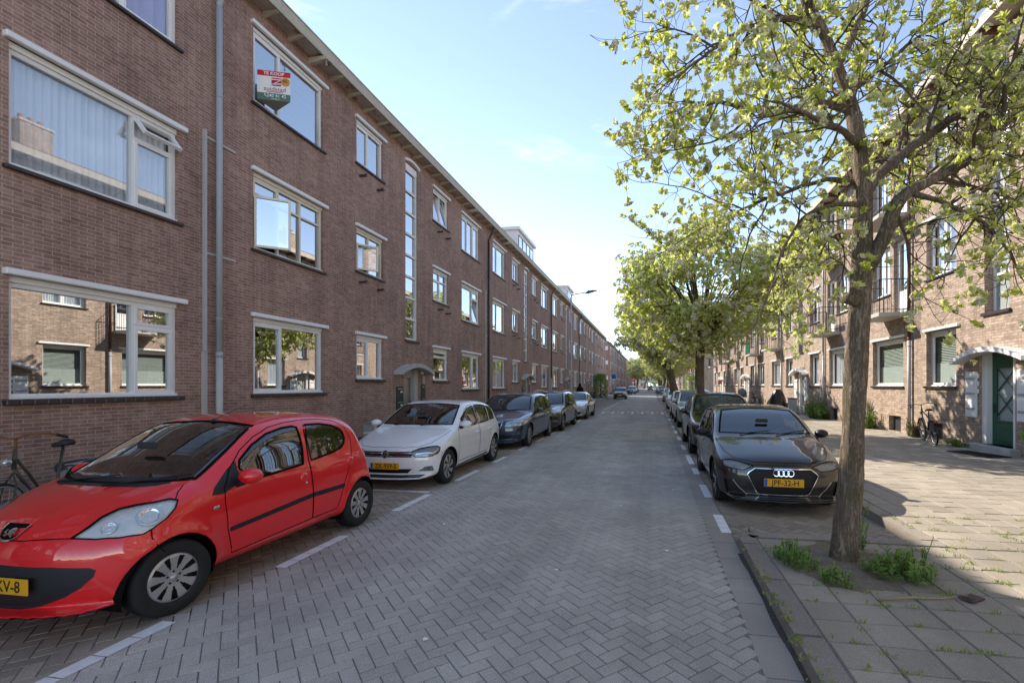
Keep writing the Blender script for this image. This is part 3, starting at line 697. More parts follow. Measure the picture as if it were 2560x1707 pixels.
# ------------------------------------------------------------ the sunny terrace on the right
UR = 15.68
M['green_door'] = mat('green_door_paint', (0.012, 0.105, 0.06), 0.35, 0.5, var=0.25, scale=6)
M['green_panel'] = mat('green_canvas', (0.03, 0.26, 0.15), 0.8, 0.2, var=0.15)
def balcony(parent, x0, x1, z, door_x0, canvas=None, planter=False):
    sl = MB(); sl.bbox(x0, x1, -.92, .02, z - .14, z, .015); b = sl.build('balcony_slab', M['concrete'], parent)
    rb = MB(); t = .011; zr = z + 1.12
    path = [(x0 + .04, -.02), (x0 + .04, -.88), (x1 - .04, -.88), (x1 - .04, -.02)]
    for zz, r_ in ((zr, .018), (z + .1, .012)): rb.tube([(p[0], p[1], zz) for p in path], r_, 6, smooth=False)
    for (p, q) in zip(path[:-1], path[1:]):
        L = math.hypot(q[0] - p[0], q[1] - p[1]); n = max(2, round(L / .12))
        for i in range(n + 1):
            u = i / n; X, Y = p[0] + (q[0] - p[0]) * u, p[1] + (q[1] - p[1]) * u
            rb.tube([(X, Y, z), (X, Y, zr)], .0075 if 0 < i < n else .016, 5, smooth=False)
    rb.build('railing', M['zinc_d'], b)
    if canvas: cb = MB(); cb.box(x0 + .06, x1 - .06, -.865, -.86, z + .12, zr - .05); cb.build('balcony_screen', M[canvas], b)
    if planter:
        pb = MB(); pb.bbox(x0 + .25, x1 - .3, -1.05, -.9, zr - .22, zr - .02, .02); pb.build('planter', M['rust'], b)
    return b

def right_house(Yc, label, pipe=('zinc', 'zinc'), door='white', curtains='half', canvas=None, green=False, glassy='glass_clear'):
    """front centred on its door at Yc"""
    h = empty('apartment_house', (XR, Yc + UR / 2, 0), R(-90), label, 'apartment house', 'tan brick apartment houses in the sunny terrace')
    m = UR / 2
    win = []; G = (1.735, 3.42); F1 = (5.05, 6.82); F2 = (8.4, 10.15)
    for s in (-1, 1):
        rg = lambda a, b: (m + a, m + b) if s > 0 else (m - b, m - a)
        for (z0, z1) in (G, F1, F2): win.append((*rg(1.58, 3.05), z0, z1, 'r1'))
        win.append((*rg(4.42, 6.68), *G, 'r2'))
        for (z0, z1) in (F1, F2): win.append((*rg(5.34, 6.66), z0, z1, 'r3')); win.append((*rg(4.17, 5.08), z0 - .82, z1, 'bd'))
    holes = [w_[:4] for w_ in win] + [(m - .43, m + .43, 3.62, 10.3), (m - .62, m + .62, .24, 2.62)]
    for s in (-1, 1): holes += [(m + s * 5.0 - .42, m + s * 5.0 + .42, .14, .68), (m + s * 2.6 - .4, m + s * 2.6 + .4, .14, .62)]
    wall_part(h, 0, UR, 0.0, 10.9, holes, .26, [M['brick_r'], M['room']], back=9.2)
    for i, (a, b, z0, z1, k) in enumerate(win):
        if k == 'r2': make_window(h, a, b, z0, z1, [(0, 1, 0, 1, S)], inset=.15, lintel=1, lin_over=.1, lin_out=.07, curtain=curtains, glass=glassy, soffit=True)
        elif k == 'r1': make_window(h, a, b, z0, z1, [(0, .5, 0, 1, S), (.5, 1, 0, 1, S)] if z0 > 2 else [(0, 1, 0, 1, S)], inset=.15, lintel=1, lin_over=.1, lin_out=.07, curtain='net' if z0 > 2 else curtains, glass='glass_clear' if z0 > 2 else glassy, sill='tile' if z0 < 2 else 'thin')
        elif k == 'r3': make_window(h, a, b, z0, z1, [(0, .5, 0, 1, S), (.5, 1, 0, 1, S)], inset=.13, curtain=['net', 'sides'][i % 2], sill='thin')
        else: # balcony door
            d = MB(); frame_bars(d, a, b, z0, z1, .06, .13, .2); d.box(a + .06, b - .06, .14, .19, z0 + .06, z0 + .75); frame_bars(d, a + .06, b - .06, z0 + .75, z1 - .06, .07, .135, .19)
            o = d.build('balcony_door', M['white'], h); g = MB(); g.quad((a + .12, .17, z0 + .8), (b - .12, .17, z0 + .8), (b - .12, .17, z1 - .12), (a + .12, .17, z1 - .12)); g.build('pane', M['glass'], o)
    for s in (-1, 1):
        for z in (4.23, 7.58):
            a, b = (m + 4.07, m + 5.82) if s > 0 else (m - 5.82, m - 4.07)
            if green and s > 0 and z < 5: balcony(h, a, b, z, a, 'green_panel')
            else: balcony(h, a, b, z, a, None, planter=(s > 0 and z < 5))
    # tall stair window
    a, b, z0, z1 = m - .43, m + .43, 3.63, 10.3
    mb = MB(); frame_bars(mb, a, b, z0, z1, .05, .2, .26); n = 7
    for i in range(1, n): z = z0 + (z1 - z0) * i / n; mb.box(a + .05, b - .05, .19, .255, z - .03, z + .03)
    sw = mb.build('stair_window', M['white'], h); g = MB(); g.quad((a + .04, .24, z0 + .04), (b - .04, .24, z0 + .04), (b - .04, .24, z1 - .04), (a + .04, .24, z1 - .04)); g.build('pane', M['frost'], sw)
    sb = MB(); sb.bbox(a - .07, b + .07, -.06, .2, z0 - .09, z0 - .005, .008); sb.build('sill', M['sill'], sw)
    # entrance: frame, door with a lattice of crossing bars, mail boxes, step, hood
    fr_ = MB(); fr_.box(m - .62, m - .46, .06, .26, .24, 2.62); fr_.box(m + .46, m + .62, .06, .26, .24, 2.62)
    fr_.build('door_frame', M['white'], h)
    dm = M['green_door'] if door == 'green' else M['white'] if door == 'white' else M['concrete']
    d = MB(); y0, y1 = .20, .24; a, b = m - .46, m + .46
    d.box(a, b, y0, y1, .25, .86); d.box(a, a + .17, y0, y1, .86, 2.2); d.box(b - .13, b, y0, y1, .86, 2.2); d.box(a, b, y0, y1, 2.2, 2.62)
    d.bbox(a + .12, b - .10, y0 - .012, y0, .36, .76, .005)
    dd = d.build('door', dm, h)
    ga, gb_2, g0, g1 = a + .17, b - .13, .86, 2.2
    lt = MB(); n = 2; hh = (g1 - g0) / n; xc = (ga + gb_2) / 2
    for (p, q) in (((ga, g1), (gb_2, g1 - 2 * (g1 - g0) / 4.4)), ((gb_2, g1), (ga, g1 - 2 * (g1 - g0) / 4.4)), ((ga, g1 - .61), (gb_2, g1 - 1.22)), ((gb_2, g1 - .61), (ga, g1 - 1.22)), ((ga, g1 - 1.2), (ga + .06, g1 - 1.3)),):
        lt.tube([(p[0], y0 + .005, p[1]), (q[0], y0 + .005, q[1])], .017, 4, smooth=False)
    frame_bars(lt, ga - .012, gb_2 + .012, g0 - .012, g1 + .012, .022, y0 - .014, y0 + .01)
    lt.build('door_lattice', dm, dd)
    g = MB(); g.quad((ga, y0 + .025, g0), (gb_2, y0 + .025, g0), (gb_2, y0 + .025, g1), (ga, y0 + .025, g1)); g.build('door_pane', M['frost'], dd)
    hk = MB(); hk.tube([(a + .08, y0, 1.2), (a + .08, y0 - .05, 1.2), (a + .19, y0 - .05, 1.2)], .011, 8); hk.box(a + .05, a + .11, y0 - .008, y0, 1.05, 1.3); hk.build('door_handle', M['zinc_d'], dd)
    st_ = MB(); st_.bbox(m - .78, m + .78, -.22, .3, .06, .24, .012); st_.build('doorstep', M['concrete'], h)
    for s in (-1, 1):
        x0, x1 = (m + .70, m + 1.14) if s > 0 else (m - 1.14, m - .70)
        bm_ = MB(); bm_.bbox(x0, x1, -.03, .01, .91, 2.12, .006); pn = bm_.build('mailbox_panel', M['white'], h)
        for i in range(3):
            zz = 1.95 - i * .4; sl = MB(); sl.bbox(x0 + .05, x1 - .05, -.045, -.03, zz - .04, zz + .02, .004); sl.build('letter_slot', M['zinc'], pn)
    for i in range(3): bl = MB(); bl.bbox(m - .685, m - .635, -.03, .005, 1.55 + .2 * i, 1.66 + .2 * i, .005); bl.build('doorbell', M['white'], h)
    arch_canopy(h, m, 1.28, 2.33, .30, .10, .34, M['white'])
    for s in (-1, 1):
        for x in (5.0, 2.6):
            w2 = .42 if x == 5.0 else .4
            g = MB(); g.box(m + s * x - w2, m + s * x + w2, .16, .2, .14, .68 if x == 5.0 else .62); g.build('basement_window', M['zinc_d'] if x > 3 else M['black'], h)
    # eaves and roof
    e = MB(); e.box(0, UR, -.55, .02, 10.55, 10.6); e.box(0, UR, -.6, -.55, 10.5, 10.78); e.build('fascia', M['fascia'], h)
    x = .4; bk = MB(); bk.box(-.05, .05, -.52, 0, 10.4, 10.55); bme = bk.mesh('eaves_bracket', M['rust'])
    while x < UR: link('eaves_bracket', bme, h, (x, 0, 0)); x += 1.1
    rf = MB(); ry, rz = 4.6, 10.75 + 5.2 * math.tan(R(22))
    rf.quad((0, -.6, 10.78), (UR, -.6, 10.78), (UR, ry, rz), (0, ry, rz)); rf.quad((UR, 9.8, 10.78), (0, 9.8, 10.78), (0, ry, rz), (UR, ry, rz))
    rf.add([(0, -.5, 10.6), (0, 9.6, 10.6), (0, ry, rz - .02), (UR, -.5, 10.6), (UR, 9.6, 10.6), (UR, ry, rz - .02)], [(0, 2, 1), (3, 4, 5)], 1)
    ro = rf.build('roof', [M['roof'], M['brick_r']], h)
    for cx_ in (m - 4, m + 4):
        ch = MB(); ch.box(cx_ - .6, cx_ + .6, 4.2, 5.0, rz - .6, rz + .9, 0); ch.box(cx_ - .65, cx_ + .65, 4.15, 5.05, rz + .9, rz + 1.0, 1)
        for i in range(3): ch.tube([(cx_ - .35 + .35 * i, 4.6, rz + 1), (cx_ - .35 + .35 * i, 4.6, rz + 1.3)], .1, 8, 2)
        ch.build('chimney', [M['brick_r'], M['concrete'], M['orange']], ro)
    for s in (-1, 1): drain_pipe(h, m + s * 3.88, 10.4, .2, [M[k] for k in pipe], changes=(3.25,) if len(pipe) > 1 else (), eave_out=.5, ez=10.5)
    return h
R0 = right_house(13.36 - UR, 'sunny tan brick apartment house at the right edge, nearest to the viewer')
R1 = right_house(13.36, 'tan brick apartment house with the green lattice door and white mailboxes', pipe=('rust', 'zinc'), door='green')
R2 = right_house(13.36 + UR, 'tan brick apartment house between the two big trees, pale door behind the black covered scooter', door='grey', curtains='net', glassy='glass_clear')
R3 = right_house(13.36 + 2 * UR, 'tan brick apartment house with a green screen on its balcony', green=True, curtains='sides')
R4 = right_house(13.36 + 3 * UR, 'tan brick apartment house behind the small red sign', curtains='net')
y = 92 + UR / 2
for i, lb in enumerate(['tan apartment house just beyond the right side street, its grey gable showing', 'second tan apartment house beyond the right side street', 'third tan apartment house beyond the right side street', 'fourth tan apartment house beyond the right side street', 'farthest tan apartment house on the right of the street']):
    c = copy_tree(R2); c.location.y = y + UR / 2; c['label'] = lb; y += UR
# office block closing the view
fb = empty('office_building', (6, 262, 0), 0, 'grey building across the far end of the street', 'building')
b_ = MB(); b_.box(-26, 30, 0, 14, 0, 12.5, 0); b_.box(-26.3, 30.3, -.3, 14.3, 12.5, 13.1, 0); b_.build('wall', M['concrete'], fb)
for i in range(4):
    b_ = MB(); b_.box(-25, 29, -.08, .0, 1.2 + 3 * i, 2.9 + 3 * i); b_.build('window_band', M['glass'], fb)
    b_ = MB()
    for j in range(28): b_.box(-25 + 2 * j, -24.8 + 2 * j, -.14, -.081, 1.2 + 3 * i, 2.9 + 3 * i)
    b_.build('window_frame', M['white'], fb)
# ---------------------------------------------------------------- cars: a smooth body from side outline, plan and section, cut into panels
M['tyre'] = mat('tyre_rubber', (0.022, 0.022, 0.023), 0.75, 0.35, var=0.35, scale=14)
M['rim'] = mat('wheel_silver', (0.50, 0.50, 0.50), 0.3, 0.5, metal=0.55, var=0.12, scale=10)
M['rim_dark'] = mat('wheel_dark', (0.03, 0.03, 0.032), 0.6, 0.3)
M['chrome'] = mat('chrome', (0.75, 0.76, 0.78), 0.08, 0.5, metal=1.0, var=0.05)
M['car_glass'] = glass_mat('car_glass', (0.30, 0.34, 0.34), 0.13, 0.0)
M['car_glass_far'] = mat('car_glass_dark', (0.03, 0.04, 0.05), 0.03, 0.8, var=0.2)
M['plate'] = mat('yellow_plate', (0.80, 0.40, 0.012), 0.35, 0.4, var=0.1)
M['plate_ink'] = mat('plate_ink', (0.012, 0.012, 0.012), 0.5, 0.3)
M['plate_blue'] = mat('plate_blue', (0.02, 0.12, 0.50), 0.4, 0.4)
M['grille'] = mat('grille_black', (0.010, 0.010, 0.012), 0.42, 0.4, var=0.4, scale=40, bump=0.5)
M['trim'] = mat('bumper_trim', (0.020, 0.021, 0.026), 0.5, 0.35, var=0.2, scale=30, bump=0.2)
M['seat'] = mat('seat_cloth', (0.05, 0.05, 0.055), 0.9, 0.2)
M['red_lamp'] = mat('red_lamp', (0.35, 0.01, 0.01), 0.1, 0.6)
M['gap'] = mat('panel_gap', (0.004, 0.004, 0.004), 0.8, 0.1)
def lamp_mat(name, col, rough=0.1, f=0.45):
    t = NT(name); p = t.pos()
    n = t.noise(9, 3, 0.5, p, 1.5); c = t.mix(t.ramp(n, [(0.35, 0.0), (0.65, 1.0)]), (col[0] * f, col[1] * f, col[2] * f), col)
    b = t.bsdf(c, rough, 0.6, 0.55, bump=n, bstr=0.15, bdist=0.02); b.inputs['Coat Weight'].default_value = 1.0; b.inputs['Coat Roughness'].default_value = 0.02
    return t.done(b)
M['lamp'] = lamp_mat('headlamp_lens', (0.62, 0.64, 0.62))
M['lamp_dark'] = lamp_mat('headlamp_smoked', (0.36, 0.37, 0.38), f=0.2)
M['lens'] = glass_mat('clear_lens', (0.97, 0.98, 0.97), 0.05, 0.0)
M['reflector'] = mat('lamp_reflector', (0.80, 0.81, 0.80), 0.22, 0.6, metal=0.35, var=0.25, scale=10, bump=0.2)
M['reflector_dark'] = mat('lamp_reflector_dark', (0.30, 0.31, 0.32), 0.22, 0.6, metal=0.4, var=0.45, scale=12, bump=0.2)
M['amber'] = mat('amber_lens', (0.7, 0.25, 0.02), 0.15, 0.6)
PAINT = {k: paint_mat('paint_' + k, c, m_, r, {'black': 1.42, 'navy': 1.45, 'green': 1.45}.get(k, 1.5), {'black': .38, 'red': .62, 'green': .7, 'navy': .8}.get(k, 1.0)) for k, c, m_, r in (
    ('red', (0.80, 0.002, 0.006), 0.0, 0.5), ('white', (0.88, 0.88, 0.87), 0.0, 0.4), ('navy', (0.010, 0.020, 0.045), 0.25, 0.35),
    ('green', (0.012, 0.018, 0.017), 0.25, 0.35), ('silver', (0.42, 0.42, 0.42), 0.5, 0.35), ('black', (0.004, 0.004, 0.005), 0.0, 0.35),
    ('grey', (0.20, 0.205, 0.21), 0.4, 0.35), ('beige', (0.40, 0.39, 0.34), 0.5, 0.35), ('blue', (0.015, 0.03, 0.09), 0.2, 0.35))}

def crom(pts, n=6):
    P = [np.array(p, float) for p in pts]; N = len(P); out = []
    for i in range(N):
        p0, p1, p2, p3 = P[i - 1], P[i], P[(i + 1) % N], P[(i + 2) % N]
        for k in range(n):
            t = k / n
            out.append(.5 * ((2 * p1) + (-p0 + p2) * t + (2 * p0 - 5 * p1 + 4 * p2 - p3) * t * t + (-p0 + 3 * p1 - 3 * p2 + p3) * t ** 3))
    return np.array(out)

def poly_sdf(Q, poly):
    """signed distance of points Q (N,2) to a closed polygon"""
    A = poly; B = np.roll(poly, -1, axis=0); d2 = np.full(len(Q), 1e9); ins = np.zeros(len(Q), bool)
    for a, b in zip(A, B):
        e = b - a; L = max(1e-12, e @ e); w = Q - a; t = np.clip((w @ e) / L, 0, 1)
        r = w - t[:, None] * e; d2 = np.minimum(d2, (r * r).sum(1))
        c = (a[1] > Q[:, 1]) != (b[1] > Q[:, 1])
        if abs(e[1]) > 1e-12: ins ^= c & (Q[:, 0] < e[0] * (Q[:, 1] - a[1]) / e[1] + a[0])
    d = np.sqrt(d2); d[ins] *= -1; return d

def smooth(a, b, x):
    t = np.clip((x - a) / (b - a), 0, 1); return t * t * (3 - 2 * t)

class Body:
    def __init__(s, outline, W, H, wb, Rw, plan, sect, kf=.20, kr=.14, crown=.045, k=.13, flare=.02, wsk=.10):
        s.W, s.H, s.wb, s.Rw = W, H, wb, Rw
        s.poly = crom(outline); s.lo = s.poly.min(0) - .3; s.hi = s.poly.max(0) + .3
        s.res = .012; n = np.ceil((s.hi - s.lo) / s.res).astype(int) + 1; s.n = n
        gx, gz = np.meshgrid(s.lo[0] + np.arange(n[0]) * s.res, s.lo[1] + np.arange(n[1]) * s.res, indexing='ij')
        s.tab = poly_sdf(np.stack([gx.ravel(), gz.ravel()], 1), s.poly).reshape(n)
        s.plan = np.array(plan); s.sect = np.array(sect); s.kf, s.kr, s.crown, s.k, s.flare, s.wsk = kf, kr, crown, k, flare, wsk
        up = s.poly; s.s0, s.s1 = up[:, 0].min(), up[:, 0].max()
        ss = np.linspace(s.s0 + .02, s.s1 - .02, 200); zt = []
        for q in ss:
            zz = np.linspace(.3, 1.8, 301); d = s.look(np.full(301, q), zz); ins = zz[d < 0]; zt.append(ins.max() if len(ins) else .5)
        s.tops = (ss, np.array(zt))
    def look(s, x, z):
        fx = np.clip((x - s.lo[0]) / s.res, 0, s.n[0] - 1.001); fz = np.clip((z - s.lo[1]) / s.res, 0, s.n[1] - 1.001)
        i, j = fx.astype(int), fz.astype(int); u, v = fx - i, fz - j; T = s.tab
        return T[i, j] * (1 - u) * (1 - v) + T[i + 1, j] * u * (1 - v) + T[i, j + 1] * (1 - u) * v + T[i + 1, j + 1] * u * v
    def ztop(s, x): return np.interp(x, *s.tops)
    def hw(s, x, z):
        # smooth interpolation of section and plan
        f = np.interp(z, s.sect[:, 0], s.sect[:, 1]); g = np.interp(x, s.plan[:, 0], s.plan[:, 1])
        for dz in (.02, .04): f = f + np.interp(z + dz, s.sect[:, 0], s.sect[:, 1]) + np.interp(z - dz, s.sect[:, 0], s.sect[:, 1])
        for dx in (.05, .1, .15): g = g + np.interp(x + dx, s.plan[:, 0], s.plan[:, 1]) + np.interp(x - dx, s.plan[:, 0], s.plan[:, 1])
        w = s.W / 2 * (f / 5) * (g / 7)
        for c in (0, s.wb):
            d = np.hypot(x - c, z - s.Rw) - (s.Rw + .05); w = w + s.flare * np.exp(-(np.maximum(d, 0) / .07) ** 2) * smooth(.2, -.1, z - s.Rw - .34)
        return w
    def sdf(s, P):
        x, y, z = P[:, 0], np.abs(P[:, 1]), P[:, 2]
        t = y / (s.W / 2)
        wf = smooth(.35, -.35, x); wr = smooth(s.wb - .3, s.wb + .35, x); mid = smooth(1.3, .5, x) * (1 - wf)
        xx = x - (wf * s.kf + mid * s.wsk) * t ** 2.4 + wr * s.kr * t ** 2.4
        zz = z + s.crown * t ** 2 * smooth(.5, .8, z)
        a = s.look(xx, zz); b = (y - s.hw(x, z)) * .96
        k = s.k; h = np.maximum(k - np.abs(a - b), 0) / k
        return np.maximum(a, b) + h * h * k / 4
    def grad(s, P, e=.004):
        g = np.stack([(s.sdf(P + np.eye(3)[i] * e) - s.sdf(P - np.eye(3)[i] * e)) for i in range(3)], 1)
        return g / (2 * e)
    def mesh(s, h):
        lo = np.array([s.s0 - .06, -s.W / 2 - .08, .05]); hi = np.array([s.s1 + .06, s.W / 2 + .08, s.H + .08])
        n = np.ceil((hi - lo) / h).astype(int) + 1
        ny = n[1] | 1; lo[1] = -(ny - 1) / 2 * h; n[1] = ny
        ax = [lo[i] + np.arange(n[i]) * h for i in range(3)]
        G = np.stack(np.meshgrid(*ax, indexing='ij'), -1).reshape(-1, 3)
        D = s.sdf(G).reshape(n); S = D < 0
        c = [S[i:n[0] - 1 + i, j:n[1] - 1 + j, k:n[2] - 1 + k] for i in (0, 1) for j in (0, 1) for k in (0, 1)]
        tot = sum(q.astype(int) for q in c); act = (tot > 0) & (tot < 8)
        idx = -np.ones(act.shape, int); cells = np.argwhere(act); idx[act] = np.arange(len(cells))
        V = lo + (cells + .5) * h; F = []
        for a in range(3):
            b, cc = (a + 1) % 3, (a + 2) % 3
            sl0 = [slice(None)] * 3; sl1 = [slice(None)] * 3; sl0[a] = slice(0, n[a] - 1); sl1[a] = slice(1, n[a])
            ch = S[tuple(sl0)] != S[tuple(sl1)]; E_ = np.argwhere(ch)
            E_ = E_[(E_[:, b] > 0) & (E_[:, cc] > 0) & (E_[:, b] < n[b] - 1) & (E_[:, cc] < n[cc] - 1)]
            fl = S[E_[:, 0], E_[:, 1], E_[:, 2]]
            eb, ec = np.eye(3, dtype=int)[b], np.eye(3, dtype=int)[cc]
            q = [E_ - eb - ec, E_ - ec, E_, E_ - eb]; q = np.stack([idx[w[:, 0], w[:, 1], w[:, 2]] for w in q], 1)
            q[~fl] = q[~fl][:, ::-1]; F.append(q)
        F = np.concatenate(F)
        for _ in range(5):
            d = s.sdf(V); g = s.grad(V); V = V - np.clip(d / np.maximum(.25, (g * g).sum(1)), -h, h)[:, None] * g * .9
            if _ < 3: # even out the cells a little
                acc = np.zeros_like(V); cnt = np.zeros(len(V))
                for i in range(4):
                    np.add.at(acc, F[:, i], V[F[:, (i + 1) % 4]]); np.add.at(cnt, F[:, i], 1); np.add.at(acc, F[:, i], V[F[:, (i - 1) % 4]]); np.add.at(cnt, F[:, i], 1)
                V = V * .5 + acc / cnt[:, None] * .5
        return V, F
    def on(s, P, D):
        """slide points along direction D until they lie on the body (from outside)"""
        P = np.array(P, float); D = np.array(D, float); D = D / np.linalg.norm(D); P = P + D * 1.2
        for _ in range(90): P = P - D * np.clip(s.sdf(P), -.02, .06)[:, None] * .8
        return P

def in_poly(Q, poly):
    ins = np.zeros(len(Q), bool); A = poly; B = np.roll(poly, -1, axis=0)
    for a, b in zip(A, B):
        if abs(b[1] - a[1]) < 1e-12: continue
        ins ^= ((a[1] > Q[:, 1]) != (b[1] > Q[:, 1])) & (Q[:, 0] < (b[0] - a[0]) * (Q[:, 1] - a[1]) / (b[1] - a[1]) + a[0])
    return ins

def basis(D):
    D = np.array(D, float); D = D / np.linalg.norm(D); U = np.cross([0, 0, 1.0], D)
    U = U / np.linalg.norm(U) if np.linalg.norm(U) > 1e-6 else np.array([1.0, 0, 0]); return D, U, np.cross(D, U)

class Panels:
    """cut a body mesh into named panels"""
    def __init__(s, body, h):
        s.b = body; V, F = body.mesh(h); s.h = h
        s.bm = bmesh.new(); vs = [s.bm.verts.new(v) for v in V]
        for f in F:
            try: s.bm.faces.new([vs[i] for i in f])
            except ValueError: pass
        s.lay = s.bm.faces.layers.int.new('id'); s.ids = {0: 'body'}; s.bm.normal_update()
    def cut(s, name, poly, D, mind=.1, rng=None, over=None):
        """poly: 3-D points; D: outward direction it is projected along; over: only take faces that carry these panel names"""
        D, U, Vv = basis(D); P = np.array(poly, float); Q = np.stack([P @ U, P @ Vv], 1); n = len(Q)
        m = s.h * 2.2; lo, hi = Q.min(0) - m, Q.max(0) + m
        Dv, Uv, Vw = Vector(D), Vector(U), Vector(Vv)
        ok_ids = None if over is None else {k for k, v in s.ids.items() if v in over}
        def good(f):
            if f.normal.dot(Dv) < mind: return False
            c = f.calc_center_median()
            if rng and not (rng[0][0] < c.x < rng[1][0] and rng[0][1] < c.y < rng[1][1] and rng[0][2] < c.z < rng[1][2]): return False
            if ok_ids is not None and f[s.lay] not in ok_ids: return False
            u, v = c.dot(Uv), c.dot(Vw); return lo[0] < u < hi[0] and lo[1] < v < hi[1]
        cand = [f for f in s.bm.faces if good(f)]
        for i in range(n):
            a, b = Q[i], Q[(i + 1) % n]; e = b - a
            if np.hypot(*e) < 1e-5: continue
            l2, h2 = np.minimum(a, b) - m, np.maximum(a, b) + m
            near = [f for f in cand if l2[0] < f.calc_center_median().dot(Uv) < h2[0] and l2[1] < f.calc_center_median().dot(Vw) < h2[1]]
            if not near: continue
            ns = set(near); rest = [f for f in cand if f not in ns]
            ed = {e_ for f in near for e_ in f.edges}; ve = {v for f in near for v in f.verts}
            no = Uv * e[1] - Vw * e[0]; co = Uv * a[0] + Vw * a[1]
            r = bmesh.ops.bisect_plane(s.bm, geom=near + list(ed) + list(ve), dist=1e-5, plane_co=co, plane_no=no)
            cand = rest + [g for g in r['geom'] if isinstance(g, bmesh.types.BMFace)]
        k = max(s.ids) + 1; s.ids[k] = name
        C = np.array([f.calc_center_median()[:] for f in cand]) if cand else np.zeros((0, 3))
        if len(C):
            ins = in_poly(np.stack([C @ U, C @ Vv], 1), Q)
            for f, t in zip(cand, ins):
                if t: f[s.lay] = k
    def both(s, name, poly, D, **kw):
        s.cut(name, poly, D, **kw); kw = dict(kw)
        if kw.get('rng'): a, b = kw['rng']; kw['rng'] = ((a[0], -b[1], a[2]), (b[0], -a[1], b[2]))
        s.cut(name, [(p[0], -p[1], p[2]) for p in poly][::-1], (D[0], -D[1], D[2]), **kw)
    def split(s):
        """one (name, V, F, N) per panel id; panels of one name keep apart left/right"""
        s.bm.verts.index_update(); V = np.array([v.co[:] for v in s.bm.verts]); G = s.b.grad(V); N = G / np.maximum(1e-9, np.linalg.norm(G, axis=1))[:, None]
        out = {}
        for f in s.bm.faces: out.setdefault(f[s.lay], []).append([v.index for v in f.verts])
        res = []
        for k, F in out.items():
            used = sorted({i for f in F for i in f}); mp = {j: i for i, j in enumerate(used)}
            res.append((s.ids[k], V[used], [[mp[i] for i in f] for f in F], N[used]))
        s.bm.free(); return res

def panel_obj(name, V, F, N, mats, parent, off=0.0, extra=None):
    V = V + N * off; me = bpy.data.meshes.new(name); me.from_pydata(V.tolist(), [], F)
    for m_ in mats: me.materials.append(m_)
    me.polygons.foreach_set('use_smooth', [True] * len(F))
    me.normals_split_custom_set_from_vertices([tuple(n) for n in N]); me.update()
    if extra: # ribbons and liners joined to the body mesh, with their own slots
        a = bmesh.new(); a.from_mesh(me); me2 = extra.mesh(name + '_x', mats); a2 = bmesh.new(); a2.from_mesh(me2)
    return link(name, me, parent)

def ribbon(mb, body, pts, D, w=.007, off=.0015, m=0, closed=False, n=4):
    """dark seam laid on the body along a polyline of 3-D points projected along D"""
    P = []
    ring = pts + [pts[0]] if closed else pts
    for a, b in zip(ring[:-1], ring[1:]):
        L = max(1, int(math.dist(a, b) / .05)); L = min(L, 14)
        for i in range(L): P.append([a[j] + (b[j] - a[j]) * i / L for j in range(3)])
    P.append(list(ring[-1])); P = body.on(P, D); N = body.grad(P); N /= np.linalg.norm(N, axis=1)[:, None]
    T = np.gradient(P, axis=0); T /= np.maximum(1e-9, np.linalg.norm(T, axis=1))[:, None]; S_ = np.cross(T, N)
    A = P + N * off + S_ * w / 2; B = P + N * off - S_ * w / 2; k = len(P)
    mb.add([tuple(p) for p in A] + [tuple(p) for p in B], [(i, i + 1, k + i + 1, k + i) for i in range(k - 1)], m)

def text_mesh(mb, txt, size, org, ux, uz, m=0, align='CENTER', bold=0.0, sx=1.0):
    """letters as flat faces; org: centre, ux/uz: unit axes of the face"""
    cu = bpy.data.curves.new('letters', 'FONT'); cu.body = txt; cu.size = size; cu.align_x = align; cu.align_y = 'CENTER'; cu.offset = bold; cu.resolution_u = 3
    o = bpy.data.objects.new('letters', cu); COL.objects.link(o); me = o.to_mesh()
    org, ux, uz = Vector(org), Vector(ux), Vector(uz)
    mb.add([tuple(org + ux * v.co.x * sx + uz * v.co.y) for v in me.vertices], [tuple(p.vertices) for p in me.polygons], m)
    o.to_mesh_clear(); bpy.data.objects.remove(o); bpy.data.curves.remove(cu)

def number_plate(parent, loc, rz, txt, blue=True, tilt=0.0):
    """local: plate in the xz plane facing -y"""
    pb = MB(); pb.bbox(-.26, .26, -.008, .004, -.055, .055, .004)
    p = pb.build('number_plate', M['plate'], parent, loc, (tilt, 0, rz))
    t = MB(); text_mesh(t, txt, .108, (.02 if blue else 0, -.0095, -.002), (1, 0, 0), (0, 0, 1), bold=.0012, sx=.92); t.build('plate_text', M['plate_ink'], p)
    if blue: b = MB(); b.box(-.256, -.216, -.0092, -.0082, -.05, .05); b.build('plate_band', M['plate_blue'], p)
    return p

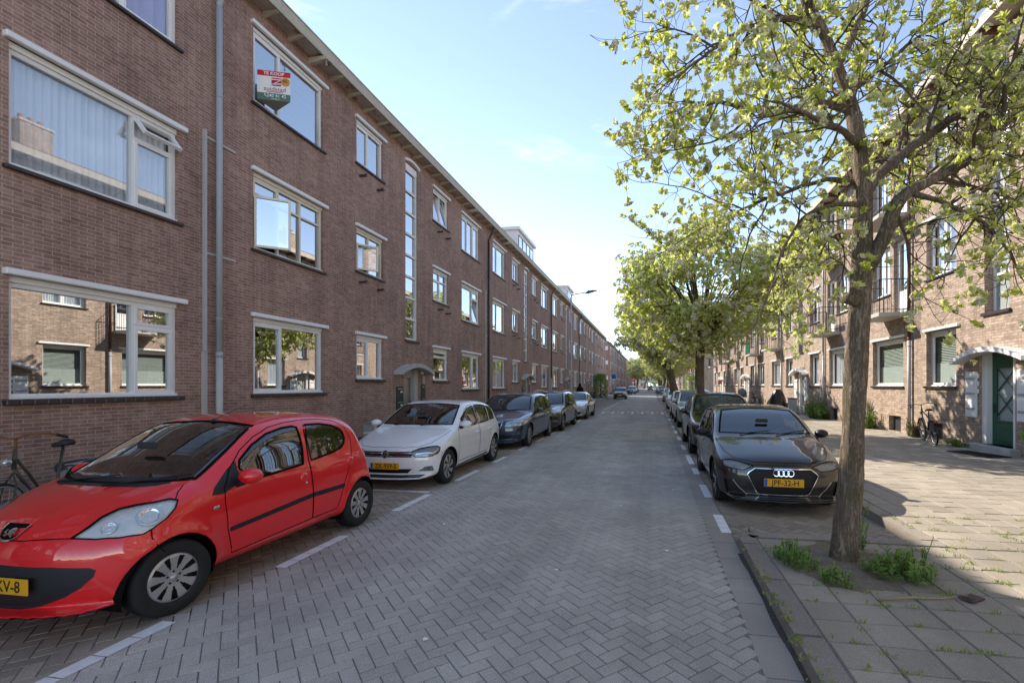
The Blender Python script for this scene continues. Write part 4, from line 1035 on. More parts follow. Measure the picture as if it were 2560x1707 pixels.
WHEELS = {}
def wheel_meshes(style, Rw, wd=.19, rim=.70):
    key = (style, round(Rw, 3))
    if key in WHEELS: return WHEELS[key]
    # axle along y, outer face at y = 0 (towards -y outside)
    t = MB(); rr = Rw * rim; h = wd
    t.lathe([(rr * .97, .012), (rr * 1.0, .0), (rr * 1.08, -.006), (Rw * .93, -.008), (Rw * .975, .006), (Rw, .03), (Rw, h - .03), (Rw * .97, h - .006), (rr, h)], (0, 0, 0), 'y', 56)
    nt_ = 64
    for g in (.05, .085, .12): t.lathe([(Rw + .0008, g), (Rw + .0008, g + .007)], (0, 0, 0), 'y', 48, 1)
    tm = t.mesh('tyre', [M['tyre'], M['gap']])
    r = MB(); nseg = 120; prof = [(0.0, .012), (.10, .010), (.16, .012), (.25, .016), (.36, .012), (.50, .008), (.66, .006), (.80, .004), (.88, .002), (.94, .010), (1.0, .016)]
    vs = []; 
    for (q, d) in prof:
        for j in range(nseg):
            a = 2 * math.pi * j / nseg; vs.append((q * rr * math.sin(a), d, q * rr * math.cos(a)))
    fs = []
    for i in range(len(prof) - 1):
        q = (prof[i][0] + prof[i + 1][0]) / 2
        for j in range(nseg):
            a = (j + .5) / nseg; hole = False
            if style == 'leaf':    # wheel cover with leaf shaped openings
                u = (a * 9) % 1; hole = (.40 < q < .88) and abs(u - .5) < (.20 if q > .5 else .13) and (abs(u - .5) > .0)
            elif style == 'spoke5': u = (a * 5) % 1; hole = .22 < q < .9 and abs(u - .5) < .30
            elif style == 'spoke10': u = (a * 10) % 1; hole = .3 < q < .9 and abs(u - .5) < .27
            elif style == 'twist': u = (a * 7 + q * .8) % 1; hole = .28 < q < .9 and abs(u - .5) < .22
            if not hole: fs.append((i * nseg + j, i * nseg + (j + 1) % nseg, (i + 1) * nseg + (j + 1) % nseg, (i + 1) * nseg + j))
    r.add(vs, fs, 0, True); r.lathe([(0.001, .05), (rr * .99, .05)], (0, 0, 0), 'y', 32, 1); r.lathe([(rr * .985, .012), (rr * .985, .06)], (0, 0, 0), 'y', 40, 1)
    r.lathe([(0.001, .002), (rr * .11, .004), (rr * .13, .014)], (0, 0, 0), 'y', 20, 0)
    for i in range(5):
        a = 2 * math.pi * i / 5; r.lathe([(.001, .006), (.008, .008), (.008, .02)], (rr * .24 * math.sin(a), 0, rr * .24 * math.cos(a)), 'y', 8, 1)
    rm = r.mesh('rim', [M['rim'], M['rim_dark']])
    WHEELS[key] = (tm, rm); return WHEELS[key]

def add_wheel(parent, s_, y, Rw, style, side, steer=0.0, rim=.70):
    tm, rm = wheel_meshes(style, Rw, rim=rim)
    w = empty('wheel', (y, s_, Rw), 0, parent=parent)
    w.rotation_euler = (0, 0, (R(90) if side > 0 else R(-90)) + steer)
    link('tyre', tm, w); link('rim', rm, w); return w

def to_local(p): return (p[1], p[0], p[2])    # body (s, y, z) -> object (x = y, y = s, z)

def build_car(spec, paint, loc, rz=0.0, label='', group=None, res=.03, name='parked_car'):
    """front of the car towards -y of the object; origin on the ground below the front axle"""
    b = Body(spec['outline'], spec['W'], spec['H'], spec['wb'], spec['R'], spec['plan'], spec['sect'], **spec.get('kw', {}))
    car = empty(name, loc, rz, label, 'car', group); P = PAINT[paint]
    pn = Panels(b, res); W2 = spec['W'] / 2; R_ = spec['R']
    side = lambda pts: [(p[0], W2, p[1]) for p in pts]; Dy = (0, 1, 0)
    front = lambda pts: [(b.s0, p[0], p[1]) for p in pts]; Dx = (-1, 0, 0)
    # doors first, glass over them
    for dpoly in spec['doors']: pn.both('door', side(dpoly), Dy, mind=.2)
    belt = spec['belt']; zb = lambda x: np.interp(x, [q[0] for q in belt], [q[1] for q in belt])
    def glass_poly(a, c, top=spec.get('gtop', .105), sh=(0, 0)):
        xs = np.linspace(a, c, 15); up = [(x, max(zb(x) + .001, b.ztop(x) - top)) for x in xs]
        up = [u for u in up if u[1] > zb(u[0]) + .02]; sl = spec.get('pillar', .03)
        lo = [(u[0], zb(u[0])) for u in up]
        P_ = [(x, z) for x, z in lo] + [(x, z) for x, z in up[::-1]]
        return [(x + (sh[0] if i >= len(lo) else 0), z) for i, (x, z) in enumerate(P_)]
    gl = [glass_poly(*w) if not isinstance(w[0], tuple) else list(w) for w in spec['glass']]
    for g in gl: pn.both('side_window', side(g), Dy, mind=.1)
    zc, zr = spec['ws']                                   # windscreen from cowl to roof
    zz = np.linspace(zc, zr, 9); half = []
    for z in zz:
        xs = np.linspace(-.5, 2, 400); x = xs[np.argmax(b.ztop(xs) > z)]; half.append(float(b.hw(np.array([x + .1]), np.array([z]))[0]) - spec.get('apil', .10))
    wp = [(y, z) for y, z in zip(half, zz)]; wpoly = [(wp[0][0] * q, zc - .035 * (1 - q * q) * 0 - .0) for q in np.linspace(-1, 1, 9)] + wp[1:-1] + [(wp[-1][0] * q, zr + .035 * (1 - q * q)) for q in np.linspace(1, -1, 9)] + [(-y, z) for y, z in wp[1:-1][::-1]]
    pn.cut('windscreen', front(wpoly), (-.75, 0, .66) if False else Dx, mind=.12, rng=((-.6, -2, zc - .05), (2.2, 2, 3)))
    for nm, pts, kind in spec.get('front', []):
        if kind == 'c': pn.cut(nm, front(pts), Dx, mind=.05, rng=((-3, -2, 0), (.6, 2, 1.2)))
        else: pn.both(nm, front(pts), Dx, mind=.03, rng=((-3, 0, 0), (.7, 2, 1.3)))
    for nm, pts, D in spec.get('mid', []): pn.cut(nm, pts, D, mind=.02, rng=((-3, -2, 0), (1.2, 2, 1.4)))
    for nm, pts, D in spec.get('free', []): pn.both(nm, pts, D, mind=.02, rng=((-3, 0, 0), (1.2, 2, 1.4)))
    for nm, pts in spec.get('side', []): pn.both(nm, side(pts), Dy, mind=.1)
    for c in (0, spec['wb']):                             # wheel arches
        Ra = R_ + spec.get('arch', .05); cir = [(c + Ra * math.cos(2 * math.pi * i / 28), R_ + Ra * math.sin(2 * math.pi * i / 28)) for i in range(28)]
        pn.both('arch_hole', side(cir), Dy, mind=.15)
    mats = {'body': P, 'door': P, 'side_window': M['car_glass' if spec.get('interior') else 'car_glass_far'], 'windscreen': M['car_glass' if spec.get('interior') else 'car_glass_far'],
            'headlight': M[spec.get('lamp', 'lamp')], 'grille': M['grille'], 'bumper_trim': M['trim'], 'fog_light': M['lamp_dark'], 'tail_light': M['red_lamp'], 'bumper_vent': M['grille'], 'indicator': M['amber'], 'cowl': M['trim'], 'sill_trim': M['trim'], 'mirror_base': M['trim'], 'roof_panel': M['black'], 'cowl_panel': M['trim']}
    off = {'side_window': -.004, 'windscreen': -.004, 'grille': -.018, 'bumper_vent': -.02, 'headlight': .001}
    doors = []; bodyobj = None
    for nm, V, F_, N in pn.split():
        if nm == 'arch_hole': continue
        V = V[:, [1, 0, 2]]; N = N[:, [1, 0, 2]]; F_ = [f[::-1] for f in F_]
        clear = nm == 'headlight' and spec.get('interior')
        o = panel_obj(nm, V, F_, N, [M['lens'] if clear else mats[nm]], car, off.get(nm, 0.0))
        if clear: panel_obj('reflector', V, F_, N, [M['reflector_dark' if spec.get('lamp') == 'lamp_dark' else 'reflector']], o, -.016)
        if nm == 'door': doors.append((o, V))
        if nm == 'body': bodyobj = o
    # seams, rubber edges, wheel housings
    sm = MB()
    for sy in (1, -1):
        D = (0, sy, 0); f3 = lambda pts: [(p[0], sy * W2, p[1]) for p in pts]
        for dpoly in spec['doors']: ribbon(sm, b, f3(dpoly), D, .009, closed=True)
        for g in gl: ribbon(sm, b, f3(g), D, .022, .002, closed=True)
    for nm, pts, D in spec.get('free', []):
        if nm == 'headlight':
            ribbon(sm, b, list(pts), D, .010, .003, closed=True); ribbon(sm, b, [(p[0], -p[1], p[2]) for p in pts], (D[0], -D[1], D[2]), .010, .003, closed=True)
    ribbon(sm, b, front(wpoly), Dx, .03, .002, closed=True)
    for pts, D in spec.get('seams', []):
        ribbon(sm, b, list(pts), D, .008); ribbon(sm, b, [(p[0], -p[1], p[2]) for p in pts], (D[0], -D[1], D[2]), .008)
    sm.v = [to_local(p) for p in sm.v]; sm.build('panel_seam', M['gap'], car)
    for c in (0, spec['wb']):
        for sy in (1, -1):
            wl = MB(); Ra = R_ + spec.get('arch', .05) + .004; y1 = sy * (W2 - .015); y0 = sy * (W2 - .36)
            arcp = [(Ra * math.cos(R(-22 + 224 * i / 24)), Ra * math.sin(R(-22 + 224 * i / 24))) for i in range(25)]
            k = len(wl.v); vv = []
            for (q, z) in arcp:
                yo = sy * min(W2 - .012, float(b.hw(np.array([c + q]), np.array([R_ + z]))[0]) - .012); vv += [(yo, c + q, R_ + z), (y0, c + q, R_ + z)]
            wl.add(vv, [(2 * i, 2 * i + 2, 2 * i + 3, 2 * i + 1) for i in range(24)]); wl.add([(y0, c + q, R_ + z) for q, z in arcp], [tuple(range(25))]); wl.build('wheel_housing', M['gap'], car)
    tw = spec.get('track', .0)
    for c in (0, spec['wb']):
        for sy in (1, -1): add_wheel(car, c, sy * (W2 - .035 - tw), R_, spec['wheel'], sy, spec.get('steer', 0) if c == 0 else 0, spec.get('rim', .70))
    # door handles
    for o, V in doors:
        sy = 1 if V[:, 0].mean() > 0 else -1; hz = spec.get('handle_z', .84); x = V[:, 1].max() - .14
        if spec.get('handles'): x, hz = min(spec['handles'], key=lambda q: abs(q[0] - V[:, 1].max()))
        p = b.on([(x, sy * W2, hz)], (0, sy, 0))[0]
        hb = MB()
        if spec.get('round_handle'): hb.lathe([(.001, .012), (.03, .014), (.052, .008), (.056, -.01)], (0, 0, 0), 'x', 20); hb.v = [(q[0] * sy, q[1], q[2]) for q in hb.v]
        else: hb.bbox(-.018, .022, -.085, .085, -.016, .016, .008)
        ho = hb.build('door_handle', P if not spec.get('dark_handle') else M['black'], o, to_local(p)); fix_normals(ho.data)
    # mirrors
    mx_, mz_ = spec['mirror']
    for sy in (1, -1):
        p = b.on([(mx_, sy * W2, mz_)], (0, sy, 0))[0]; x, y, z = to_local(p)
        mb = MB(); prof = [(.001, -.065), (.05, -.055), (.078, -.02), (.085, .02), (.08, .05)]
        v0 = len(mb.v); mb.lathe(prof, (0, 0, 0), 'y', 20); mb.v = [(q[0] * 1.22, q[1], q[2] * .82) for q in mb.v]
        mb.add([(q[0] * .0, .052, q[2] * 0) for q in [(0, 0, 0)]] + [(1.2 * .078 * math.cos(2 * math.pi * i / 20), .048, .078 * .82 * math.sin(2 * math.pi * i / 20)) for i in range(20)], [(0, 1 + i, 1 + (i + 1) % 20) for i in range(20)], 1)
        mo = mb.build('wing_mirror', [P if not spec.get('dark_mirror') else M['black'], M['chrome']], car, (x + sy * .115, y - .0, z + .075))
        ab = MB(); ab.tube([(x - sy * .02, y, z - .0), (x + sy * .06, y, z + .02), (x + sy * .10, y, z + .05)], [.035, .026, .022], 8); ab.build('mirror_arm', M['trim'], car)
    # wipers
    for q in (-.42, .12):
        wb_ = MB()
        a = b.on([(0, q + .02, zc - .02)], Dx)[0] + np.array([-.012, 0, .012]); c_ = b.on([(0, q + .50, zc + .03)], Dx)[0] + np.array([-.014, 0, .014])
        wb_.tube([to_local(a), to_local(c_)], .008, 6); wb_.build('wiper', M['black'], car)
    if spec.get('interior'):
        it = MB(); xw = spec['cab']; fl = .35
        for sx in (-.36, .36):
            it.bbox(sx - .24, sx + .24, xw + .55, xw + 1.05, fl, fl + .22, .06); it.bbox(sx - .23, sx + .23, xw + .98, xw + 1.14, fl + .2, fl + .72, .05); it.bbox(sx - .13, sx + .13, xw + 1.03, xw + 1.12, fl + .74, fl + .92, .03)
            it.bbox(sx - .3, sx + .3, xw + 1.75, xw + 1.9, fl + .2, fl + .7, .05)
        it.bbox(-W2 * .74, W2 * .74, xw + .14, xw + .46, fl + .2, zc - .09, .05); it.box(-W2 * .85, W2 * .85, xw - .1, xw + 2.0, fl - .1, fl)
        it.lathe([(.165, -.012), (.185, 0), (.165, .012), (.15, 0), (.165, -.012)], (.36, xw + .42, fl + .52), 'y', 24); it.tube([(.36, xw + .2, fl + .45), (.36, xw + .42, fl + .52)], .03, 8); it.box(.2, .52, xw + .41, xw + .43, fl + .5, fl + .54)
        it.bbox(-.1, .1, xw + .30, xw + .33, b.H - .26, b.H - .20, .01)
        it.build('interior', M['seat'], car)
    ft = MB()
    car['_front'] = float(b.s0)
    return car, b
del_keys = []
# ---------------------------------------------------------------- car shapes
CITY = dict(W=1.63, H=1.465, wb=2.34, R=.285, wheel='leaf', rim=.66,
    outline=[(-0.448, 0.2), (-0.523, 0.25), (-0.558, 0.38), (-0.554, 0.54), (-0.519, 0.68), (-0.415, 0.8), (-0.207, 0.905), (0.02, 0.98), (0.2, 1.035), (0.52, 1.21), (0.84, 1.365), (1.05, 1.425), (1.35, 1.462), (1.75, 1.46), (2.1, 1.42), (2.33, 1.355), (2.47, 1.25), (2.59, 1.06), (2.67, 0.92), (2.73, 0.76), (2.77, 0.6), (2.77, 0.42), (2.72, 0.27), (2.55, 0.2)],
    plan=[(-.7, .86), (-.4, .935), (0, .985), (.5, 1.0), (1.6, 1.0), (2.3, .985), (2.8, .90)],
    sect=[(.18, .90), (.26, .945), (.40, .975), (.62, 1.0), (.80, .985), (.90, .965), (1.0, .93), (1.2, .865), (1.35, .80), (1.47, .72)],
    kw=dict(kf=.30, kr=.16, crown=.05, k=.15, flare=.028, wsk=.16),
    belt=[(0, .955), (.6, .975), (1.4, 1.005), (2.4, 1.06)], gtop=.125, ws=(.985, 1.375), apil=.10,
    glass=[[(.60, 1.018), (.635, 1.090), (.80, 1.205), (.994, 1.290), (1.20, 1.328), (1.345, 1.335), (1.40, 1.318), (1.405, 1.25), (1.40, 1.1), (1.365, .937), (1.1, .92), (.827, .905), (.70, .945)],
           [(1.527, 1.335), (1.75, 1.328), (1.94, 1.295), (2.06, 1.245), (2.106, 1.20), (2.115, 1.12), (2.08, 1.065), (2.02, 1.025), (1.864, .993), (1.485, .954), (1.488, 1.192)]],
    doors=[[(.503, .30), (.436, .533), (.413, .759), (.423, .888), (.52, 1.03), (.68, 1.17), (.86, 1.275), (1.05, 1.345), (1.25, 1.375), (1.525, 1.388), (1.476, 1.267), (1.444, .96), (1.457, .684), (1.485, .33)],
           [(1.493, .33), (1.465, .684), (1.452, .96), (1.484, 1.267), (1.533, 1.388), (1.8, 1.378), (2.02, 1.34), (2.17, 1.25), (2.22, 1.1), (2.19, .95), (2.10, .78), (2.0, .62), (1.93, .42), (1.9, .33)]],
    mirror=(.555, .89), handles=[(1.345, .794), (2.13, .845)], round_handle=True, lamp='lamp', interior=True, cab=.1, steer=R(-7),
    front=[('bumper_trim', [(-.615, .488), (-.58, .508), (-.38, .53), (-.05, .543), (.05, .543), (.38, .53), (.58, .508), (.615, .488), (.605, .443), (.54, .372), (.45, .315), (.28, .252), (.17, .24), (-.17, .24), (-.28, .252), (-.45, .315), (-.54, .372), (-.605, .443)], 'c')],
    free=[('headlight', [(-.43, .43, .70), (-.36, .47, .757), (-.28, .48, .813), (-.19, .51, .852), (-.12, .575, .869), (-.056, .65, .875), (.029, .70, .883), (.062, .735, .867), (.018, .762, .815), (-.055, .772, .757), (-.149, .765, .707), (-.209, .75, .681), (-.307, .673, .683), (-.378, .568, .689)], (-.35, .6, .62))],
    mid=[('cowl_panel', [(.15, .55, .97), (.09, .50, .955), (.03, .39, .951), (-.01, .2, .958), (-.02, 0, .96), (-.01, -.2, .958), (.03, -.39, .951), (.09, -.50, .955), (.15, -.55, .97), (.24, -.52, 1.03), (.17, -.35, 1.03), (.13, 0, 1.03), (.17, .35, 1.03), (.24, .52, 1.03)], (-.35, 0, .94))],
    seams=[([(-.43, .43, .70), (-.47, .3, .70), (-.50, .15, .69), (-.51, 0, .69)], (-.6, .2, .7)), ([(.17, .66, .96), (.10, .69, .92), (.05, .73, .88)], (-.2, .6, .76)), ([(-.16, .755, .70), (-.17, .775, .643), (-.15, .80, .583), (-.10, .81, .52)], (-.1, 1, .1))],
    side=[('sill_trim', [(.455, .512), (.47, .495), (1.46, .560), (1.98, .552), (2.005, .565), (2.0, .598), (1.98, .605), (1.458, .612), (.465, .538)]), ('mirror_base', [(.30, .845), (.342, .905), (.5, 1.030), (.60, 1.09), (.585, 1.018), (.60, .96), (.56, .90), (.42, .838)])])
HATCH = dict(W=1.75, H=1.446, wb=2.548, R=.308, wheel='twist',
    outline=[(-0.59, 0.19), (-0.655, 0.26), (-0.68, 0.42), (-0.672, 0.56), (-0.635, 0.67), (-0.5, 0.765), (-0.2, 0.87), (0.12, 0.95), (0.32, 1), (0.68, 1.19), (1.02, 1.345), (1.3, 1.42), (1.7, 1.446), (2.2, 1.425), (2.6, 1.36), (2.83, 1.27), (3.03, 1.07), (3.13, 0.93), (3.2, 0.74), (3.23, 0.5), (3.19, 0.3), (3.04, 0.19)],
    plan=[(-.85, .86), (-.5, .94), (0, .985), (.5, 1.0), (1.8, 1.0), (2.6, .985), (3.25, .9)],
    sect=[(.18, .91), (.28, .95), (.45, .98), (.66, 1.0), (.80, .985), (.90, .965), (.97, .935), (1.2, .86), (1.35, .79), (1.46, .71)],
    kw=dict(kf=.26, kr=.14, crown=.04, k=.12, flare=.018),
    belt=[(0, .93), (1.0, .945), (2.0, .965), (2.9, 1.01)], glass=[(.72, 1.50), (1.57, 2.25), (2.32, 2.66)], gtop=.11, ws=(1.015, 1.355),
    doors=[[(.44, .33), (.44, .90), (.74, 1.10), (1.05, 1.27), (1.3, 1.345), (1.53, 1.362), (1.55, .95), (1.52, .33)], [(1.55, .33), (1.57, .95), (1.56, 1.362), (1.95, 1.35), (2.25, 1.31), (2.33, 1.2), (2.36, .98), (2.22, .70), (2.12, .45), (2.1, .33)]],
    mirror=(.57, .945), handle_z=.80, lamp='lamp_dark', interior=True, cab=.3,
    front=[('grille', [(-.45, .640), (.45, .640), (.45, .545), (-.45, .545)], 'c'), ('bumper_vent', [(-.46, .352), (.46, .352), (.38, .278), (-.38, .278)], 'c'), ('bumper_trim', [(-.66, .252), (.66, .252), (.62, .222), (-.62, .222)], 'c')],
    free=[('headlight', [(-.615, .44, .60), (-.607, .47, .655), (-.548, .58, .70), (-.45, .72, .722), (-.36, .81, .722), (-.31, .835, .690), (-.345, .83, .63), (-.40, .81, .585), (-.47, .75, .555), (-.545, .662, .545), (-.608, .507, .548)], (-.55, .7, .2)), ('fog_light', [(-.584, .55, .312), (-.549, .654, .385), (-.477, .753, .391), (-.44, .771, .30)], (-.7, .7, 0))],
    seams=[([(-.60, .0, .69), (-.58, .3, .69), (-.50, .52, .71), (-.35, .66, .76), (0, .75, .87), (.3, .77, .94)], (-.3, .25, 1)), ([(-.30, .835, .69), (-.28, .84, .60), (-.32, .83, .5)], (-.2, 1, 0))],
    side=[('sill_trim', [(.45, .26), (2.1, .29), (2.1, .255), (.45, .225)])])
A1 = dict(W=1.74, H=1.41, wb=2.563, R=.315, wheel='spoke5',
    outline=[(-0.585, 0.17), (-0.645, 0.24), (-0.672, 0.4), (-0.665, 0.54), (-0.628, 0.655), (-0.5, 0.75), (-0.2, 0.845), (0.1, 0.92), (0.36, 0.985), (0.72, 1.16), (1.05, 1.305), (1.35, 1.385), (1.75, 1.41), (2.2, 1.385), (2.65, 1.31), (2.92, 1.19), (3.08, 1), (3.17, 0.88), (3.22, 0.7), (3.23, 0.45), (3.19, 0.27), (3, 0.17)],
    plan=[(-.85, .87), (-.5, .95), (0, .99), (.5, 1.0), (1.8, 1.0), (2.6, .99), (3.25, .9)],
    sect=[(.17, .92), (.28, .96), (.45, .985), (.66, 1.0), (.80, .985), (.88, .965), (.95, .93), (1.2, .84), (1.33, .77), (1.42, .70)],
    kw=dict(kf=.24, kr=.14, crown=.04, k=.11, flare=.022),
    belt=[(0, .90), (1.0, .925), (2.0, .95), (2.9, 1.0)], glass=[(.76, 1.50), (1.57, 2.30)], gtop=.10, ws=(.995, 1.325),
    doors=[[(.46, .30), (.46, .88), (.78, 1.08), (1.08, 1.235), (1.3, 1.30), (1.53, 1.325), (1.55, .93), (1.52, .30)], [(1.55, .30), (1.57, .93), (1.56, 1.325), (1.95, 1.315), (2.25, 1.28), (2.36, 1.15), (2.36, .96), (2.22, .70), (2.12, .45), (2.1, .30)]],
    mirror=(.70, .90), handle_z=.78, lamp='lamp_dark', interior=True, cab=.35, dark_mirror=True,
    front=[('grille', [(-.44, .55), (-.365, .605), (.365, .605), (.44, .55), (.465, .515), (.345, .27), (.30, .245), (-.30, .245), (-.345, .27), (-.465, .515)], 'c')],
    free=[('headlight', [(-.625, .40, .64), (-.60, .52, .575), (-.54, .67, .585), (-.46, .785, .61), (-.42, .80, .69), (-.50, .72, .725), (-.57, .60, .708)], (-.7, .6, .3)), ('bumper_vent', [(-.49, .77, .43), (-.56, .65, .43), (-.64, .50, .23), (-.52, .76, .23)], (-.7, .7, .1))],
    seams=[([(-.60, .0, .675), (-.58, .35, .68), (-.45, .62, .745), (-.2, .73, .83), (.1, .77, .90), (.36, .78, .93)], (-.3, .25, 1))])
ESTATE = dict(W=1.86, H=1.52, wb=2.816, R=.325, wheel='spoke10',
    outline=[(-.82, .2), (-.90, .27), (-.93, .44), (-.92, .62), (-.87, .745), (-.70, .83), (-.3, .905), (.2, .975), (.40, 1.01), (.82, 1.24), (1.15, 1.39), (1.45, 1.475), (1.9, 1.515), (2.6, 1.515), (3.15, 1.47), (3.42, 1.38), (3.62, 1.1), (3.73, .95), (3.83, .75), (3.87, .5), (3.83, .3), (3.65, .2)],
    plan=[(-.95, .87), (-.5, .95), (0, .99), (.6, 1.0), (2.2, 1.0), (3.0, .98), (3.9, .9)],
    sect=[(.18, .91), (.28, .95), (.45, .98), (.68, 1.0), (.84, .985), (.92, .955), (1.0, .92), (1.25, .84), (1.42, .77), (1.53, .70)],
    kw=dict(kf=.28, kr=.14, crown=.04, k=.12, flare=.012),
    belt=[(0, .94), (1.0, .95), (2.0, .965), (3.6, 1.0)], glass=[(.86, 1.62), (1.70, 2.48), (2.56, 3.32)], gtop=.115, ws=(1.02, 1.415),
    doors=[[(.55, .33), (.55, .91), (.88, 1.13), (1.2, 1.31), (1.45, 1.40), (1.65, 1.42), (1.67, .96), (1.65, .33)], [(1.68, .33), (1.70, .96), (1.69, 1.42), (2.1, 1.425), (2.5, 1.42), (2.53, .97), (2.42, .72), (2.33, .45), (2.3, .33)]],
    mirror=(.80, .935), handle_z=.83, lamp='lamp', interior=False,
    front=[('grille', [(-.34, .76), (.34, .76), (.30, .60), (-.30, .60)], 'c'), ('bumper_vent', [(-.62, .40), (.62, .40), (.55, .31), (-.55, .31)], 'c'), ('headlight', [(.42, .64), (.44, .755), (.62, .785), (.80, .795), (.90, .76), (.90, .68), (.74, .65)], 'm'), ('fog_light', [(.60, .42), (.66, .48), (.80, .48), (.80, .40)], 'm')],
    seams=[([(-.84, .0, .79), (-.82, .35, .79), (-.6, .62, .84), (0, .76, .93), (.4, .80, .98)], (-.3, .25, 1))])
COUPE = dict(W=1.87, H=1.39, wb=2.854, R=.335, wheel='spoke5',
    outline=[(-.78, .18), (-.86, .26), (-.90, .42), (-.87, .60), (-.78, .71), (-.4, .82), (.2, .915), (.52, .96), (1.0, 1.19), (1.32, 1.325), (1.7, 1.388), (2.1, 1.38), (2.6, 1.28), (3.1, 1.09), (3.35, 1.0), (3.7, .94), (3.9, .86), (3.98, .7), (4.0, .45), (3.95, .28), (3.75, .18)],
    plan=[(-.95, .84), (-.5, .94), (0, .985), (.6, 1.0), (2.2, 1.0), (3.2, .98), (4.0, .86)],
    sect=[(.18, .91), (.28, .95), (.45, .98), (.66, 1.0), (.80, .985), (.88, .96), (.95, .92), (1.15, .82), (1.3, .74), (1.4, .66)],
    kw=dict(kf=.32, kr=.2, crown=.05, k=.14, flare=.015),
    belt=[(0, .90), (1.5, .92), (3.2, .97)], glass=[(.95, 1.75), (1.83, 2.75)], gtop=.085, ws=(.975, 1.31),
    doors=[[(.6, .3), (.6, .87), (1.0, 1.08), (1.4, 1.26), (1.75, 1.31), (1.79, .92), (1.77, .3)], [(1.8, .3), (1.82, .92), (1.8, 1.31), (2.2, 1.29), (2.6, 1.18), (2.85, 1.05), (2.6, .72), (2.45, .4), (2.4, .3)]],
    mirror=(.9, .9), handle_z=.78, lamp='lamp', interior=False,
    front=[('grille', [(-.36, .70), (.36, .70), (.40, .62), (.30, .53), (-.30, .53), (-.40, .62)], 'c'), ('bumper_vent', [(-.7, .40), (.7, .40), (.6, .28), (-.6, .28)], 'c'), ('headlight', [(.46, .57), (.50, .67), (.66, .735), (.84, .75), (.88, .68), (.70, .58)], 'm')])
SUV = dict(W=1.80, H=1.565, wb=2.64, R=.345, wheel='spoke5',
    outline=[(-.78, .24), (-.88, .33), (-.92, .52), (-.90, .73), (-.82, .86), (-.5, .95), (.0, 1.03), (.24, 1.075), (.68, 1.31), (1.0, 1.47), (1.3, 1.54), (1.6, 1.565), (2.1, 1.535), (2.6, 1.43), (2.95, 1.26), (3.13, 1.1), (3.28, 1.0), (3.38, .8), (3.4, .5), (3.3, .32), (3.1, .24)],
    plan=[(-.95, .86), (-.5, .95), (0, .99), (.6, 1.0), (1.9, 1.0), (2.7, .985), (3.4, .9)],
    sect=[(.2, .91), (.32, .96), (.5, .985), (.72, 1.0), (.88, .985), (.98, .955), (1.05, .92), (1.3, .84), (1.46, .76), (1.57, .68)],
    kw=dict(kf=.30, kr=.16, crown=.05, k=.13, flare=.03),
    belt=[(0, .99), (1.0, 1.01), (2.0, 1.05), (2.9, 1.14)], glass=[(.74, 1.52), (1.60, 2.45)], gtop=.115, ws=(1.09, 1.46),
    doors=[[(.42, .38), (.42, .97), (.75, 1.19), (1.05, 1.38), (1.3, 1.44), (1.55, 1.46), (1.57, 1.03), (1.55, .38)], [(1.58, .38), (1.60, 1.03), (1.58, 1.46), (2.0, 1.43), (2.4, 1.33), (2.5, 1.2), (2.38, .85), (2.2, .5), (2.15, .38)]],
    mirror=(.66, .99), handle_z=.88, lamp='lamp_dark', interior=False, arch=.06,
    front=[('grille', [(-.60, .74), (.60, .74), (.56, .70), (-.56, .70)], 'c'), ('bumper_vent', [(-.62, .54), (.62, .54), (.70, .38), (-.70, .38)], 'c'), ('headlight', [(.48, .76), (.60, .80), (.78, .88), (.90, .92), (.90, .82), (.74, .77)], 'm'), ('fog_light', [(.68, .52), (.80, .58), (.82, .50), (.74, .46)], 'm')])
BOXY = dict(W=1.65, H=1.475, wb=2.367, R=.29, wheel='leaf',
    outline=[(-.52, .2), (-.61, .28), (-.64, .46), (-.62, .66), (-.54, .79), (-.25, .91), (.08, .99), (.24, 1.04), (.58, 1.28), (.84, 1.41), (1.1, 1.46), (1.6, 1.475), (2.1, 1.455), (2.48, 1.39), (2.64, 1.25), (2.77, 1.0), (2.85, .8), (2.87, .5), (2.83, .3), (2.7, .2)],
    plan=[(-.7, .87), (-.4, .94), (0, .985), (.5, 1.0), (1.7, 1.0), (2.4, .985), (2.9, .92)],
    sect=[(.18, .91), (.28, .95), (.45, .98), (.66, 1.0), (.82, .985), (.92, .96), (1.0, .93), (1.25, .86), (1.38, .80), (1.48, .73)],
    kw=dict(kf=.26, kr=.12, crown=.04, k=.12, flare=.02),
    belt=[(0, .95), (1.0, .965), (2.4, 1.01)], glass=[(.60, 1.35), (1.44, 2.3)], gtop=.11, ws=(1.06, 1.39),
    doors=[[(.38, .33), (.38, .92), (.64, 1.15), (.9, 1.31), (1.15, 1.365), (1.38, 1.375), (1.4, .97), (1.38, .33)]],
    mirror=(.56, .955), handle_z=.86, lamp='lamp', interior=False,
    front=[('grille', [(-.30, .72), (.30, .72), (.30, .66), (-.30, .66)], 'c'), ('bumper_trim', [(-.66, .46), (.66, .46), (.58, .30), (-.58, .30)], 'c'), ('headlight', [(.40, .66), (.44, .80), (.60, .84), (.76, .82), (.78, .70), (.60, .66)], 'm')])
